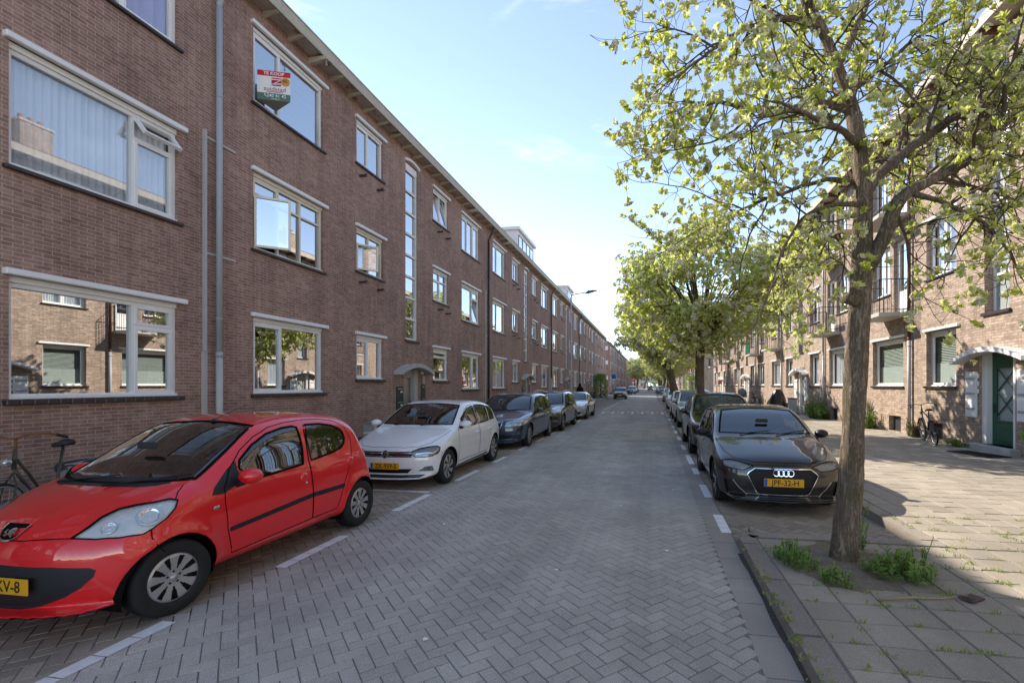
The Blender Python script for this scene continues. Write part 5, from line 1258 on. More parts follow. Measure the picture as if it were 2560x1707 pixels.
# ---------------------------------------------------------------- the parked cars
LG, RG = 'cars parked along the left of the street', 'cars parked along the right of the street'
def surf(b, p, D=(-1, 0, 0)): return b.on([p], D)[0]
def decal_ring(mb, b, cy, cz, r, w, D=(-1, 0, 0), m=0, n=28, off=.004):
    ribbon(mb, b, [(b.s0, cy + r * math.cos(2 * math.pi * i / n), cz + r * math.sin(2 * math.pi * i / n)) for i in range(n)], D, w, off, m, closed=True)
def front_plate(car, b, z, txt, cy=0.0, blue=True, out=.012):
    p = surf(b, (0, cy, z)); p2 = surf(b, (0, cy, z + .04)); return number_plate(car, (cy, p[0] - out, z), 0, txt, blue)
def decal(car, b, name, polys, D, mats, off=.004):
    """flat shapes laid on the body: list of (3-D polygon, slot)"""
    mb = MB()
    for i, (pl, m) in enumerate(polys):
        P = b.on(pl, D); N = b.grad(P); N /= np.linalg.norm(N, axis=1)[:, None]; P = P + N * (off + .001 * i); mb.add([to_local(p) for p in P], [tuple(range(len(pl)))], m)
    o = mb.build(name, mats, car); return o

red, red_b = build_car(CITY, 'red', (-3.66 - CITY['W'] / 2 + .06, 3.07, 0), 0, 'bright red small hatchback parked nearest, in the lower left of the picture', LG, .022)
front_plate(red, red_b, .412, 'KV-8', .035, False); bpy.data.objects['plate_text'].location.x = .10
D = (-.6, 0, .75)
shield = [(-.44, -.10, .80), (-.44, .10, .80), (-.47, .098, .765), (-.50, .07, .71), (-.51, .035, .692), (-.512, 0, .688), (-.51, -.035, .692), (-.50, -.07, .71), (-.47, -.098, .765)]
decal(red, red_b, 'badge', [(shield, 0)], D, [M['gap']], .005)
rb = MB(); ribbon(rb, red_b, shield[1:] + shield[:1], D, .013, .008); rb.v = [to_local(p) for p in rb.v]; rb.build('badge_rim', M['chrome'], red)
ln = MB()   # the heraldic beast as a few chrome strokes
for pts in ([(-.02, .700), (-.005, .722), (-.015, .75), (.0, .775)], [(.0, .775), (.022, .780), (.03, .772)], [(-.015, .75), (.02, .748), (.04, .765)], [(-.012, .738), (.022, .725), (.045, .738)], [(-.02, .70), (-.045, .705)], [(-.005, .722), (.025, .702), (.035, .690)], [(-.02, .715), (-.05, .74), (-.04, .768)]):
    ribbon(ln, red_b, [(-.48, y * .95, z) for y, z in pts], D, .014, .010)
ln.v = [to_local(p) for p in ln.v]; ln.build('badge_emblem', M['chrome'], red)
for sy in (1, -1):
    p = surf(red_b, (.333, sy * .9, .739), (0, sy, 0)); ib = MB(); ib.lathe([(.001, .012), (.6, .008), (1, 0)], (0, 0, 0), 'x', 16); ib.v = [(q[0] * sy, q[1] * .03, q[2] * .018) for q in ib.v]; ib.build('indicator', M['lamp'], red, to_local(p))
a = surf(red_b, (.966, .10, 1.5), (0, 0, 1)); an = MB(); an.lathe([(.001, .03), (.022, .02), (.03, 0)], to_local(a), 'z', 12); an.tube([(a[1], a[0], a[2] + .02), (a[1] - .02, a[0] + .42, a[2] + .16)], .003, 5); an.build('antenna', M['black'], red)
lk = MB(); p = surf(red_b, (1.375, .9, .735), (0, 1, 0)); lk.lathe([(.001, .003), (.012, .003), (.014, 0)], to_local(p), 'x', 12); lk.build('door_lock', M['chrome'], red)
# projector bowls inside the head lamps
for sy in (1, -1):
    for (s_, y_, z_, r_) in ((-.12, .69, .775, .075), (-.30, .57, .735, .045)):
        pb = MB(); c_ = surf(red_b, (s_, y_ * sy, z_), (-.35, .6 * sy, .62)); N = red_b.grad(np.array([c_]))[0]; N /= np.linalg.norm(N); q = Vector(to_local(N)).to_track_quat('Z', 'Y')
        m2 = MB(); m2.lathe([(r_, -.008), (r_ * .90, -.003), (r_ * .82, -.012), (r_ * .55, -.024), (r_ * .3, -.018), (.001, -.012)], (0, 0, 0), 'z', 28)
        pb.add([tuple(q @ Vector(v) + Vector(to_local(c_))) for v in m2.v], m2.f, 0, True); pb.build('headlight_bowl', M['chrome'], red)

polo, polo_b = build_car(HATCH, 'white', (-3.65 - HATCH['W'] / 2 + .06, 8.0, 0), R(.6), 'white hatchback with plate ZK-959-S, parked behind the red car', LG, .024)
front_plate(polo, polo_b, .40, 'ZK-959-S')
cb = MB()
for z in (.612, .565): ribbon(cb, polo_b, [(-.66, y, z) for y in np.linspace(-.45, .45, 9)], (-1, 0, 0), .009, .003)
for i in range(2): ribbon(cb, polo_b, [(-.66, y, .235 + .03 * i) for y in np.linspace(-.62, .62, 9)], (-1, 0, 0), .006, .004) if i == 0 else None
cb.v = [to_local(p) for p in cb.v]; cb.build('grille_bar', M['chrome'], polo)
lg = MB(); zc_ = .592; disc = [(-.7, .062 * math.cos(a * math.pi / 12), zc_ + .062 * math.sin(a * math.pi / 12)) for a in range(24)]
decal(polo, polo_b, 'badge', [(disc, 0)], (-1, 0, 0), [M['grille']], .010)
decal_ring(lg, polo_b, 0, zc_, .060, .010, off=.016)
for pts in ([(-.026, .038), (0, .004), (.026, .038)], [(-.044, .022), (-.022, -.042), (0, -.006), (.022, -.042), (.044, .022)]):
    ribbon(lg, polo_b, [(-.7, y, zc_ + z) for y, z in pts], (-1, 0, 0), .010, .016)
lg.v = [to_local(p) for p in lg.v]; lg.build('badge_emblem', M['chrome'], polo)
dl = MB()
for sy in (1, -1): ribbon(dl, polo_b, [(-.60, sy * .52, .60), (-.52, sy * .64, .612), (-.44, sy * .74, .600), (-.40, sy * .79, .64)], (-.55, .7 * sy, .2), .014, .003)
dl.v = [to_local(p) for p in dl.v]; dl.build('lamp_strip', M['chrome'], polo)

audi, audi_b = build_car(A1, 'black', (.92 + A1['W'] / 2, 7.55, 0), 0, 'black hatchback with four rings and plate JPF-32-H, parked behind the near tree trunk', RG, .024)
front_plate(audi, audi_b, .42, 'JPF-32-H')
gf = MB(); gpoly = [(-.44, .55), (-.365, .605), (.365, .605), (.44, .55), (.465, .515), (.345, .27), (.30, .245), (-.30, .245), (-.345, .27), (-.465, .515)]
ribbon(gf, audi_b, [(-.7, y, z) for y, z in gpoly], (-1, 0, 0), .012, .004, closed=True); gf.v = [to_local(p) for p in gf.v]; gf.build('grille_frame', M['chrome'], audi)
rg = MB()
for i in range(4): decal_ring(rg, audi_b, -.0945 + .063 * i, .550, .040, .0075, off=.014)
rg.v = [to_local(p) for p in rg.v]; rg.build('ring_emblem', M['chrome'], audi)
hx = MB()   # honeycomb grille
for r_ in range(7):
    for c_ in range(-7, 8):
        y, z = c_ * .062 + (.031 if r_ % 2 else 0), .275 + r_ * .05
        if abs(y) < .33 + (z - .26) * .35 and not (.355 < z < .485 and abs(y) < .27) and not (.50 < z and abs(y) < .15): ribbon(hx, audi_b, [(-.7, y + .024 * math.cos(k * math.pi / 3), z + .02 * math.sin(k * math.pi / 3)) for k in range(6)], (-1, 0, 0), .005, -.010, closed=True)
hx.v = [to_local(p) for p in hx.v]; hx.build('grille_mesh', M['trim'], audi)
lp = MB(); ribbon(lp, audi_b, [(-.6, y, .205) for y in np.linspace(-.72, .72, 13)], (-1, 0, 0), .010, .004); lp.v = [to_local(p) for p in lp.v]; lp.build('bumper_lip', M['rim'], audi)
vb = MB()
for sy in (1, -1): ribbon(vb, audi_b, [(-.56, sy * .66, .43), (-.60, sy * .60, .33), (-.64, sy * .50, .23)], (-.7, .7 * sy, .1), .012, .003); 
vb.v = [to_local(p) for p in vb.v]; vb.build('vent_trim', M['rim'], audi)

volvo, vb_ = build_car(ESTATE, 'navy', (-3.5 - ESTATE['W'] / 2 + .05, 13.2, 0), R(.5), 'dark blue estate car parked behind the white hatchback', LG, .034)
pl_ = front_plate(volvo, vb_, .44, '-3', 0, False)
fr = MB(); ribbon(fr, vb_, [(-1, -.34, .76), (-1, .34, .76), (-1, .30, .60), (-1, -.30, .60)], (-1, 0, 0), .02, .004, closed=True); ribbon(fr, vb_, [(-1, -.28, .62), (-1, .28, .745)], (-1, 0, 0), .016, -.008); fr.v = [to_local(p) for p in fr.v]; fr.build('grille_frame', M['chrome'], volvo)
EST2 = dict(ESTATE); EST2['wheel'] = 'spoke5'; EST2['kw'] = dict(ESTATE['kw'], kf=.36); EST2['front'] = [('grille', [(-.50, .62), (.50, .62), (.40, .36), (-.40, .36)], 'c'), ('headlight', [(.36, .66), (.44, .75), (.66, .80), (.86, .83), (.90, .78), (.70, .68)], 'm'), ('fog_light', [(.62, .40), (.68, .46), (.80, .46), (.80, .38)], 'm')]
pug, pb_ = build_car(EST2, 'green', (-3.42 - 1.81 / 2 + .05, 17.9, 0), 0, 'blackish green estate car with silver roof rails, second of the two dark estates', LG, .036)
rr = MB()
for sy in (1, -1):
    P = vb_.on([(s_, sy * .60, 1.7) for s_ in np.linspace(1.3, 3.1, 9)], (0, 0, 1)); rr.tube([to_local(p + np.array([0, 0, .045 if 0 < i < 8 else .0])) for i, p in enumerate(P)], .016, 8)
rr.build('roof_rail', M['rim'], pug)
cls, cb_ = build_car(COUPE, 'silver', (-3.36 - COUPE['W'] / 2 + .06, 24.4, 0), 0, 'silver low coupe parked last in the row before the white road dashes', LG, .036)
st = MB(); decal_ring(st, cb_, 0, .62, .09, .014, off=.006)
for a in (90, 210, 330): ribbon(st, cb_, [(-1, 0, .62), (-1, .085 * math.cos(R(a)), .62 + .085 * math.sin(R(a)))], (-1, 0, 0), .014, .006)
st.v = [to_local(p) for p in st.v]; st.build('badge_emblem', M['chrome'], cls)
twg, tb_ = build_car(BOXY, 'black', (-3.93, 58.4, 0), 0, 'small black car facing the viewer beside the blue parking sign', LG, .05)
front_plate(twg, tb_, .50, '', 0, False)
chr_, hb_ = build_car(SUV, 'black', (.92 + SUV['W'] / 2, 12.55, 0), 0, 'black crossover car parked directly behind the black hatchback', RG, .034)
lo = MB(); decal_ring(lo, hb_, 0, .79, .05, .012, off=.006); decal_ring(lo, hb_, 0, .80, .03, .008, off=.006); lo.v = [to_local(p) for p in lo.v]; lo.build('badge_emblem', M['chrome'], chr_)
SUV2 = dict(SUV); SUV2['front'] = [('grille', [(-.46, .82), (.46, .82), (.36, .62), (-.36, .62)], 'c'), ('bumper_vent', [(-.62, .50), (.62, .50), (.60, .38), (-.60, .38)], 'c'), ('headlight', [(.46, .76), (.52, .86), (.70, .90), (.88, .88), (.86, .78), (.66, .74)], 'm')]
def recolour(c, label, paint, x, y):
    n = copy_tree(c); n.location = (x, y, 0); n['label'] = label
    def walk(o):
        for ch in o.children:
            if ch.type == 'MESH' and any(m and m.name.startswith('paint_') for m in ch.data.materials):
                ch.data = ch.data.copy()
                for i, m in enumerate(ch.data.materials):
                    if m.name.startswith('paint_'): ch.data.materials[i] = PAINT[paint]
            walk(ch)
    walk(n); return n
sv2, s2_ = build_car(SUV2, 'beige', (1.0 + .9, 20.2, 0), 0, 'pale beige grey crossover parked behind the black crossover', RG, .05)
bx, bxb = build_car(BOXY, 'white', (1.0 + .82, 25.3, 0), 0, 'white small car directly behind the beige grey crossover', RG, .05)
front_plate(bx, bxb, .50, '', 0, False)
recolour(bx, 'second white small car, half hidden behind another white car on the right', 'white', 1.05 + .82, 34.5)
recolour(polo, 'silver hatchback in the right row, just before the sunlit strip of road', 'silver', 1.1 + .87, 48.5)
for ch in list(bpy.data.objects): pass
for lb, src, pt, x, y in (
    ('grey crossover on the right beyond the sunlit strip of road', sv2, 'grey', 1.95, 94), ('blue grey small car farther along the right row', bx, 'blue', 1.9, 101), ('distant white crossover in the right row', sv2, 'white', 1.95, 109), ('distant silver small car in the right row', bx, 'silver', 1.9, 118),
    ('last visible grey car in the right row', bx, 'grey', 1.9, 128),
    ('dark blue hatchback beyond the left side street, in front of the white car', bx, 'blue', -4.1, 92.5), ('white crossover parked behind the dark blue hatchback on the left', sv2, 'white', -4.2, 99.5), ('silver car behind the white crossover far on the left', bx, 'silver', -4.2, 108), ('grey distant car on the left', sv2, 'grey', -4.2, 118),
    ('dark car driving far down the middle of the street', bx, 'black', -.6, 150)):
    recolour(src, lb, pt, x, y)
# copies of the detailed white hatchback must not keep its plate or badge
def strip(c, names):
    for ch in [q for q in c.children if q.name.split('.')[0] in names]:
        for g in list(ch.children): bpy.data.objects.remove(g)
        bpy.data.objects.remove(ch)
strip(next(o for o in bpy.data.objects if o.get('label', '').startswith('silver hatchback in the right row')), ('number_plate',))
# ---------------------------------------------------------------- trees
def bark_mat(name, c1, c2, moss=0.3):
    t = NT(name); p = t.pos(); mpn = t.n('Mapping'); mpn.inputs['Scale'].default_value = (24, 24, 4.6); t.l(p, mpn.inputs[0])
    n1 = t.noise(1.0, 5, 0.6, mpn.outputs[0], 1.2); mp2 = t.n('Mapping'); mp2.inputs['Scale'].default_value = (58, 58, 13); t.l(p, mp2.inputs[0]); n2 = t.noise(1.0, 5, 0.65, mp2.outputs[0], 0.9); fine = t.noise(70, 4, 0.7, p)
    rid = lambda n: t.math('MULTIPLY', t.math('ABSOLUTE', t.math('SUBTRACT', n, 0.5)), 4.0, clamp=True)
    h = t.math('ADD', t.math('MULTIPLY', rid(n1), 0.55), t.math('ADD', t.math('MULTIPLY', rid(n2), 0.38), t.math('MULTIPLY', fine, 0.22)))
    c = t.mix(t.ramp(h, [(0.22, 0.0), (0.80, 1.0)]), c1, c2)
    c = t.mix(1.0, c, t.ramp(t.noise(1.7, 4, 0.6, p), [(0.3, 0.7), (0.7, 1.1)]), 'MULTIPLY')
    mo = t.math('MULTIPLY', t.ramp(t.noise(3.0, 5, 0.7, p), [(0.50, 0.0), (0.62, 1.0)]), moss)
    c = t.mix(mo, c, (0.10, 0.12, 0.03))
    return t.done(t.bsdf(c, 0.92, 0.2, bump=h, bstr=1.0, bdist=0.03))
M['bark'] = bark_mat('grey_brown_bark', (0.19, 0.14, 0.10), (0.66, 0.54, 0.43))
M['bark_far'] = bark_mat('far_bark', (0.12, 0.095, 0.07), (0.40, 0.32, 0.25), 0.4)
M['twig'] = mat('twig_bark', (0.13, 0.10, 0.075), 0.9, 0.2, var=0.4, scale=8)
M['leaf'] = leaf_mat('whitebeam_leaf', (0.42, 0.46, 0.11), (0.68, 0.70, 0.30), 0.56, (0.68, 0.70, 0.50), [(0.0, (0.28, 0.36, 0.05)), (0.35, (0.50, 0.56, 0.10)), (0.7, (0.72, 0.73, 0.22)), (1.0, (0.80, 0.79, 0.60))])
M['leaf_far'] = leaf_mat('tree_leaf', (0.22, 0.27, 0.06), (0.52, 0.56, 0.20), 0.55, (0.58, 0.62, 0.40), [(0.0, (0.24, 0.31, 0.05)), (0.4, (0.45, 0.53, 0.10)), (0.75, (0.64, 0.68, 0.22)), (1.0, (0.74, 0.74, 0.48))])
M['leaf_deep'] = leaf_mat('deep_leaf', (0.03, 0.075, 0.012), (0.08, 0.16, 0.025), 0.35, (0.10, 0.16, 0.06))
M['bloom'] = mat('cream_blossom', (0.74, 0.70, 0.50), 0.8, 0.2, var=0.15, scale=30)
rt = random.Random(11)
def rvec(r=rt):
    while True:
        v = Vector((r.uniform(-1, 1), r.uniform(-1, 1), r.uniform(-1, 1)))
        if 0.05 < v.length < 1: return v.normalized()

class Leaves:
    def __init__(s): s.V = []; s.F = []; s.T = []; s.M = []
    def leaf(s, p, d, n, L, w, tone):
        """folded leaf from p along d, facing n"""
        sd = d.cross(n); sd = sd.normalized() if sd.length > 1e-5 else Vector((1, 0, 0)); n = sd.cross(d).normalized(); b = len(s.V)
        m = p + d * (L * .5); t = p + d * L - n * (L * .10)
        s.V += [tuple(p), tuple(m + sd * w * .5 + n * w * .16), tuple(m), tuple(m - sd * w * .5 + n * w * .16), tuple(t)]
        s.F += [(b, b + 2, b + 1), (b, b + 3, b + 2), (b + 2, b + 4, b + 1), (b + 2, b + 3, b + 4)]; s.T += [tone] * 4; s.M += [0] * 4
    def petal(s, p, r, tone=.5):
        a = rvec(); c = a.orthogonal().normalized(); e = a.cross(c); b = len(s.V)
        s.V += [tuple(p + c * r), tuple(p + e * r), tuple(p - c * r), tuple(p - e * r)]; s.F.append((b, b + 1, b + 2, b + 3)); s.T.append(tone); s.M.append(1)
    def cluster(s, p, d, n, L, tone, bloom=False, up=.55):
        d = (d + Vector((0, 0, up))).normalized()
        for i in range(n):
            a = d.orthogonal().normalized(); a.rotate(Matrix.Rotation(rt.uniform(0, 6.283), 3, d)) ; spread = rt.uniform(.35, 1.15)
            ld = (d * math.cos(spread) + a * math.sin(spread)).normalized(); nn = (d - ld * d.dot(ld)); nn = nn.normalized() if nn.length > .05 else rvec()
            l = L * rt.uniform(.65, 1.25); s.leaf(p - d * rt.uniform(0, .05) * (L / .08), ld, nn, l, l * rt.uniform(.48, .64), min(1, max(0, tone + rt.gauss(0, .2))))
        if bloom:
            q = p + d * L * .45; a = d.orthogonal().normalized(); e = d.cross(a)
            for i in range(34):
                r_, an = L * .75 * math.sqrt(rt.random()), rt.uniform(0, 6.283)
                s.petal(q + a * r_ * math.cos(an) + e * r_ * math.sin(an) + d * (L * .28 * (1 - (r_ / (L * .75)) ** 2)), L * rt.uniform(.17, .27), rt.random())
    def build(s, name, mats, parent):
        return link(name, tone_mesh(name, s.V, s.F, s.T, mats, s.M), parent)

def pxy(x, y, Y):
    """a point of the near tree read off the photograph (2352 wide) at depth Y, in metres"""
    u, v = (x * 1.0884 - 1432) / 1175, (962 - y * 1.0884) / 1175; sn, cs = math.sin(R(9.565)), math.cos(R(9.565))
    t = Y / (cs + u * sn); return Vector((t * (-sn + u * cs), Y, 1.77 + t * v))
def resample(pts, rs, step):
    out, ro = [], []
    for i in range(len(pts) - 1):
        n = max(1, int((pts[i + 1] - pts[i]).length / step))
        for k in range(n): u = k / n; out.append(pts[i].lerp(pts[i + 1], u)); ro.append(rs[i] * (1 - u) + rs[i + 1] * u)
    out.append(pts[-1]); ro.append(rs[-1]); return out, ro

def near_tree():
    t = empty('tree', (TREE[0], TREE[1], PZ), 0, 'nearest whitebeam tree, rough trunk and cream blossom, growing from a weedy pit', 'tree', 'street trees')
    off = Vector((TREE[0], TREE[1], PZ)); P = lambda l: [pxy(*q[:3]) - off for q in l]
    limbs = []
    trunk = [(1938, 1300, 4.87, .19), (1940, 1262, 4.87, .165), (1945, 1200, 4.87, .148), (1955, 1100, 4.87, .138), (1962, 950, 4.87, .13), (1968, 800, 4.87, .128), (1974, 705, 4.87, .132), (1979, 600, 4.87, .118), (1980, 520, 4.87, .106), (1984, 430, 4.87, .10), (1972, 335, 4.87, .09), (1962, 270, 4.87, .083), (1945, 210, 4.85, .072), (1915, 130, 4.8, .062), (1885, 60, 4.75, .056), (1850, 0, 4.7, .05), (1820, -90, 4.65, .04), (1800, -200, 4.6, .025)]
    L = [trunk,
      [(1990, 620, 4.87, .09), (2030, 548, 4.8, .088), (2050, 500, 4.75, .08), (2060, 462, 4.72, .078), (2088, 438, 4.7, .066), (2150, 412, 4.75, .055), (2230, 368, 4.85, .048), (2300, 292, 4.95, .042), (2360, 245, 5.0, .036), (2450, 190, 5.1, .025), (2560, 120, 5.2, .012)],
      [(1985, 450, 4.87, .08), (2010, 412, 4.9, .068), (2060, 362, 5.0, .06), (2130, 314, 5.15, .055), (2200, 262, 5.3, .05), (2280, 208, 5.45, .046), (2352, 152, 5.6, .04), (2450, 80, 5.8, .03), (2560, 10, 6, .015)],
      [(1966, 262, 4.87, .06), (1905, 238, 4.8, .045), (1850, 240, 4.72, .042), (1795, 258, 4.62, .034), (1735, 250, 4.5, .026), (1650, 235, 4.4, .018), (1570, 232, 4.3, .01)],
      [(1975, 420, 4.9, .045), (1900, 412, 5.0, .032), (1840, 428, 5.1, .027), (1770, 452, 5.2, .022), (1690, 490, 5.3, .016), (1600, 530, 5.4, .01), (1530, 575, 5.45, .006)],
      [(1978, 470, 4.8, .04), (1900, 470, 4.7, .024), (1840, 500, 4.6, .02), (1795, 580, 4.5, .015), (1770, 660, 4.45, .011), (1740, 740, 4.4, .007)],
      [(1885, 60, 4.75, .045), (1800, 42, 4.6, .034), (1720, 62, 4.5, .027), (1640, 110, 4.4, .02), (1570, 165, 4.3, .013), (1520, 200, 4.25, .007)],
      [(1925, 150, 4.85, .05), (1962, 80, 4.95, .04), (1992, 0, 5.05, .034), (2030, -110, 5.2, .02)],
      [(1950, 215, 4.9, .035), (2020, 160, 5.1, .026), (2100, 90, 5.3, .02), (2190, 40, 5.45, .014), (2260, 10, 5.5, .008)],
      [(2085, 440, 4.72, .04), (2160, 462, 4.6, .026), (2240, 500, 4.5, .02), (2310, 560, 4.42, .014), (2350, 640, 4.38, .008)],
      [(2058, 470, 4.74, .03), (2078, 540, 4.8, .018), (2090, 610, 4.85, .012), (2085, 680, 4.87, .006)],
      [(2150, 412, 4.75, .03), (2250, 432, 4.9, .02), (2340, 462, 5.0, .014), (2440, 500, 5.1, .008)],
      [(2200, 262, 5.3, .03), (2260, 300, 5.5, .022), (2330, 350, 5.7, .015), (2400, 420, 5.8, .008)],
      [(1980, 540, 4.95, .04), (1930, 530, 5.3, .026), (1880, 560, 5.7, .02), (1840, 610, 6.1, .014), (1820, 680, 6.3, .008)],
      [(1972, 335, 4.8, .05), (1940, 300, 4.4, .034), (1890, 280, 4.0, .027), (1830, 250, 3.7, .018), (1770, 230, 3.5, .01)],
      [(1984, 430, 4.95, .05), (2030, 390, 5.5, .034), (2080, 360, 6.2, .026), (2120, 350, 6.8, .016), (2150, 345, 7.3, .008)],
      [(1963, 275, 4.95, .04), (1930, 220, 5.4, .03), (1880, 180, 5.9, .022), (1810, 170, 6.4, .014), (1740, 190, 6.8, .007)],
      [(2300, 292, 4.95, .03), (2310, 200, 4.8, .022), (2335, 120, 4.7, .016), (2350, 40, 4.6, .01)],
      [(2130, 314, 5.15, .024), (2150, 230, 5.0, .018), (2180, 150, 4.8, .013), (2230, 60, 4.6, .007)], [(2060, 362, 5.0, .026), (2080, 280, 5.3, .02), (2120, 200, 5.5, .014), (2165, 120, 5.7, .007)], [(2230, 368, 4.85, .022), (2242, 290, 4.5, .017), (2272, 220, 4.25, .012), (2320, 150, 4.0, .006)], [(2020, 160, 5.1, .02), (2060, 190, 5.0, .015), (2120, 250, 4.9, .011), (2190, 300, 4.8, .006)],
      [(1740, 250, 4.5, .02), (1690, 300, 4.4, .014), (1630, 330, 4.35, .01), (1550, 345, 4.3, .008), (1490, 352, 4.27, .005)],
      [(1800, 42, 4.6, .025), (1730, 0, 4.5, .018), (1650, -30, 4.4, .012), (1560, -20, 4.3, .007)],
      [(1640, 110, 4.4, .014), (1590, 80, 4.3, .01), (1530, 60, 4.2, .006)], [(1690, 490, 5.3, .012), (1640, 460, 5.2, .009), (1570, 430, 5.1, .007), (1500, 420, 5.0, .005)],
      [(1770, 452, 5.2, .016), (1720, 540, 5.1, .011), (1700, 620, 5.05, .008), (1690, 700, 5.0, .005)], [(2240, 500, 4.5, .014), (2200, 560, 4.45, .009), (2170, 620, 4.4, .005)]]
    trunk_mb = MB(); rr = random.Random(4)
    for li, l in enumerate(L):
        pts = P(l); rs = [q[3] * (.74 if li == 0 else .76) for q in l]; pts, rs = resample(pts, rs, .06 if li == 0 else .07)
        if li > 0:
            for i in range(1, len(pts)): pts[i] = pts[i] + Vector((rr.gauss(0, 1), rr.gauss(0, 1), rr.gauss(0, 1))) * .008
            for i in range(1, len(pts) - 1): pts[i] = (pts[i - 1] + pts[i] * 2 + pts[i + 1]) / 4
        n = 30 if li == 0 else 14 if rs[0] > .05 else 8; b0 = len(trunk_mb.v)
        trunk_mb.tube(pts, rs, n, 0 if rs[0] > .028 else 1)
        if rs[0] > .04:   # ridges and swellings
            k = len(pts)
            for i in range(k):
                for j in range(n):
                    c = pts[i]; v = Vector(trunk_mb.v[b0 + i * n + j]); a = 2 * math.pi * j / n
                    f = 1 + .055 * math.sin(5 * a + 2.1 * math.sin(i * .11)) + .035 * math.sin(9 * a + i * .21) + .05 * math.sin(i * .35 + 2 * a) + rr.gauss(0, .012)
                    trunk_mb.v[b0 + i * n + j] = tuple(c + (v - c) * f)
        limbs.append((pts, rs))
    # stubs of old cuts and the root flare
    for (x, y, dx, dy, r) in ((1955, 690, -12, -4, .05), (1975, 520, 4, 8, .045)):
        a = pxy(x + 15, y, 4.8) - off; b = pxy(x + dx, y + dy, 4.74) - off; trunk_mb.tube([a, a.lerp(b, .6), b, b + (b - a) * .12], [r * 1.25, r, r * .95, r * .55], 12, 0)
    trunk_mb.build('trunk', [M['bark'], M['twig']], t)
    tw = MB(); lv = Leaves(); cen = pxy(1975, 330, 4.87) - off
    def inside(p):
        q = p - Vector((.12, 0, 4.2))
        if p.x < (-1.98 if not 3.7 < p.z < 4.4 else -2.45) + .12 * math.sin(p.z * 5): return False
        if p.x < -.7 and p.z < 3.2 + .25 * math.sin(p.x * 6 + p.y * 3): return False
        return (q.x / 3.3) ** 2 + (q.y / 3.0) ** 2 + (q.z / 2.75) ** 2 < 1 and p.z > 1.85 and (p + off).y > 1.9
    def twig(p, d, L_, r, lvl):
        pts = [p]; n = max(3, int(L_ / .09)); dd = d.copy(); q = p.copy()
        for i in range(n):
            dd = (dd + rvec() * .30 + Vector((0, 0, -.07 + .10 * (i / n)))).normalized(); q = q + dd * (L_ / n); pts.append(q.copy())
        if lvl == 0 and not inside(pts[-1]) and pts[-1].x < -1.8: return
        tw.tube(pts, [r * (1 - .7 * i / n) for i in range(n + 1)], 5 if r > .006 else 4, 0, caps=False)
        if lvl > 0:
            for i in range(1, n + 1):
                for k in range(rt.choice((1, 1, 2))):
                    if rt.random() < .90:
                        e = (dd * .5 + rvec() * .85 + Vector((0, 0, .1))).normalized(); twig(pts[i], e, rt.uniform(.14, .34), r * .55, lvl - 1)
        else:
            if inside(pts[-1]) and not (pts[-1].x > .35 and pts[-1].z < 4.7 and rt.random() < .45):
                tone = .58 + .30 * rt.gauss(0, .8)
                lv.cluster(pts[-1], dd, rt.randint(12, 17), rt.uniform(.040, .062), tone, rt.random() < .62)
                if n > 2 and rt.random() < .85: lv.cluster(pts[-2], (dd + rvec()).normalized(), rt.randint(7, 11), .055, tone, False)
    for li, (pts, rs) in enumerate(limbs):
        i = 0
        for i in range(len(pts)):
            if li == 0 and i < len(pts) * .66: continue
            if rs[i] > .07 and rt.random() < .5: continue
            frac = i / len(pts)
            if li > 0 and frac < .22: continue
            if rt.random() < (.84 if li else .7):
                p = pts[i]; outw = (p - cen); outw.z *= .4; outw = outw.normalized() if outw.length > .1 else rvec()
                d = (outw * .5 + rvec() * .9 + Vector((0, 0, .05))).normalized(); L_ = rt.uniform(.35, .85)
                if inside(p + d * L_): twig(p, d, L_, max(.0045, min(.011, rs[i] * .6)), 1)
        p = pts[-1]; d = (pts[-1] - pts[-3]).normalized() if len(pts) > 2 else rvec(); twig(p, d, .3, .005, 1)
    tw.build('twigs', [M['twig']], t)
    lv.build('crown', [M['leaf'], M['bloom']], t)
    print('near tree leaves', len(lv.F), 'twig faces', len(tw.f))
    return t
near_tree()

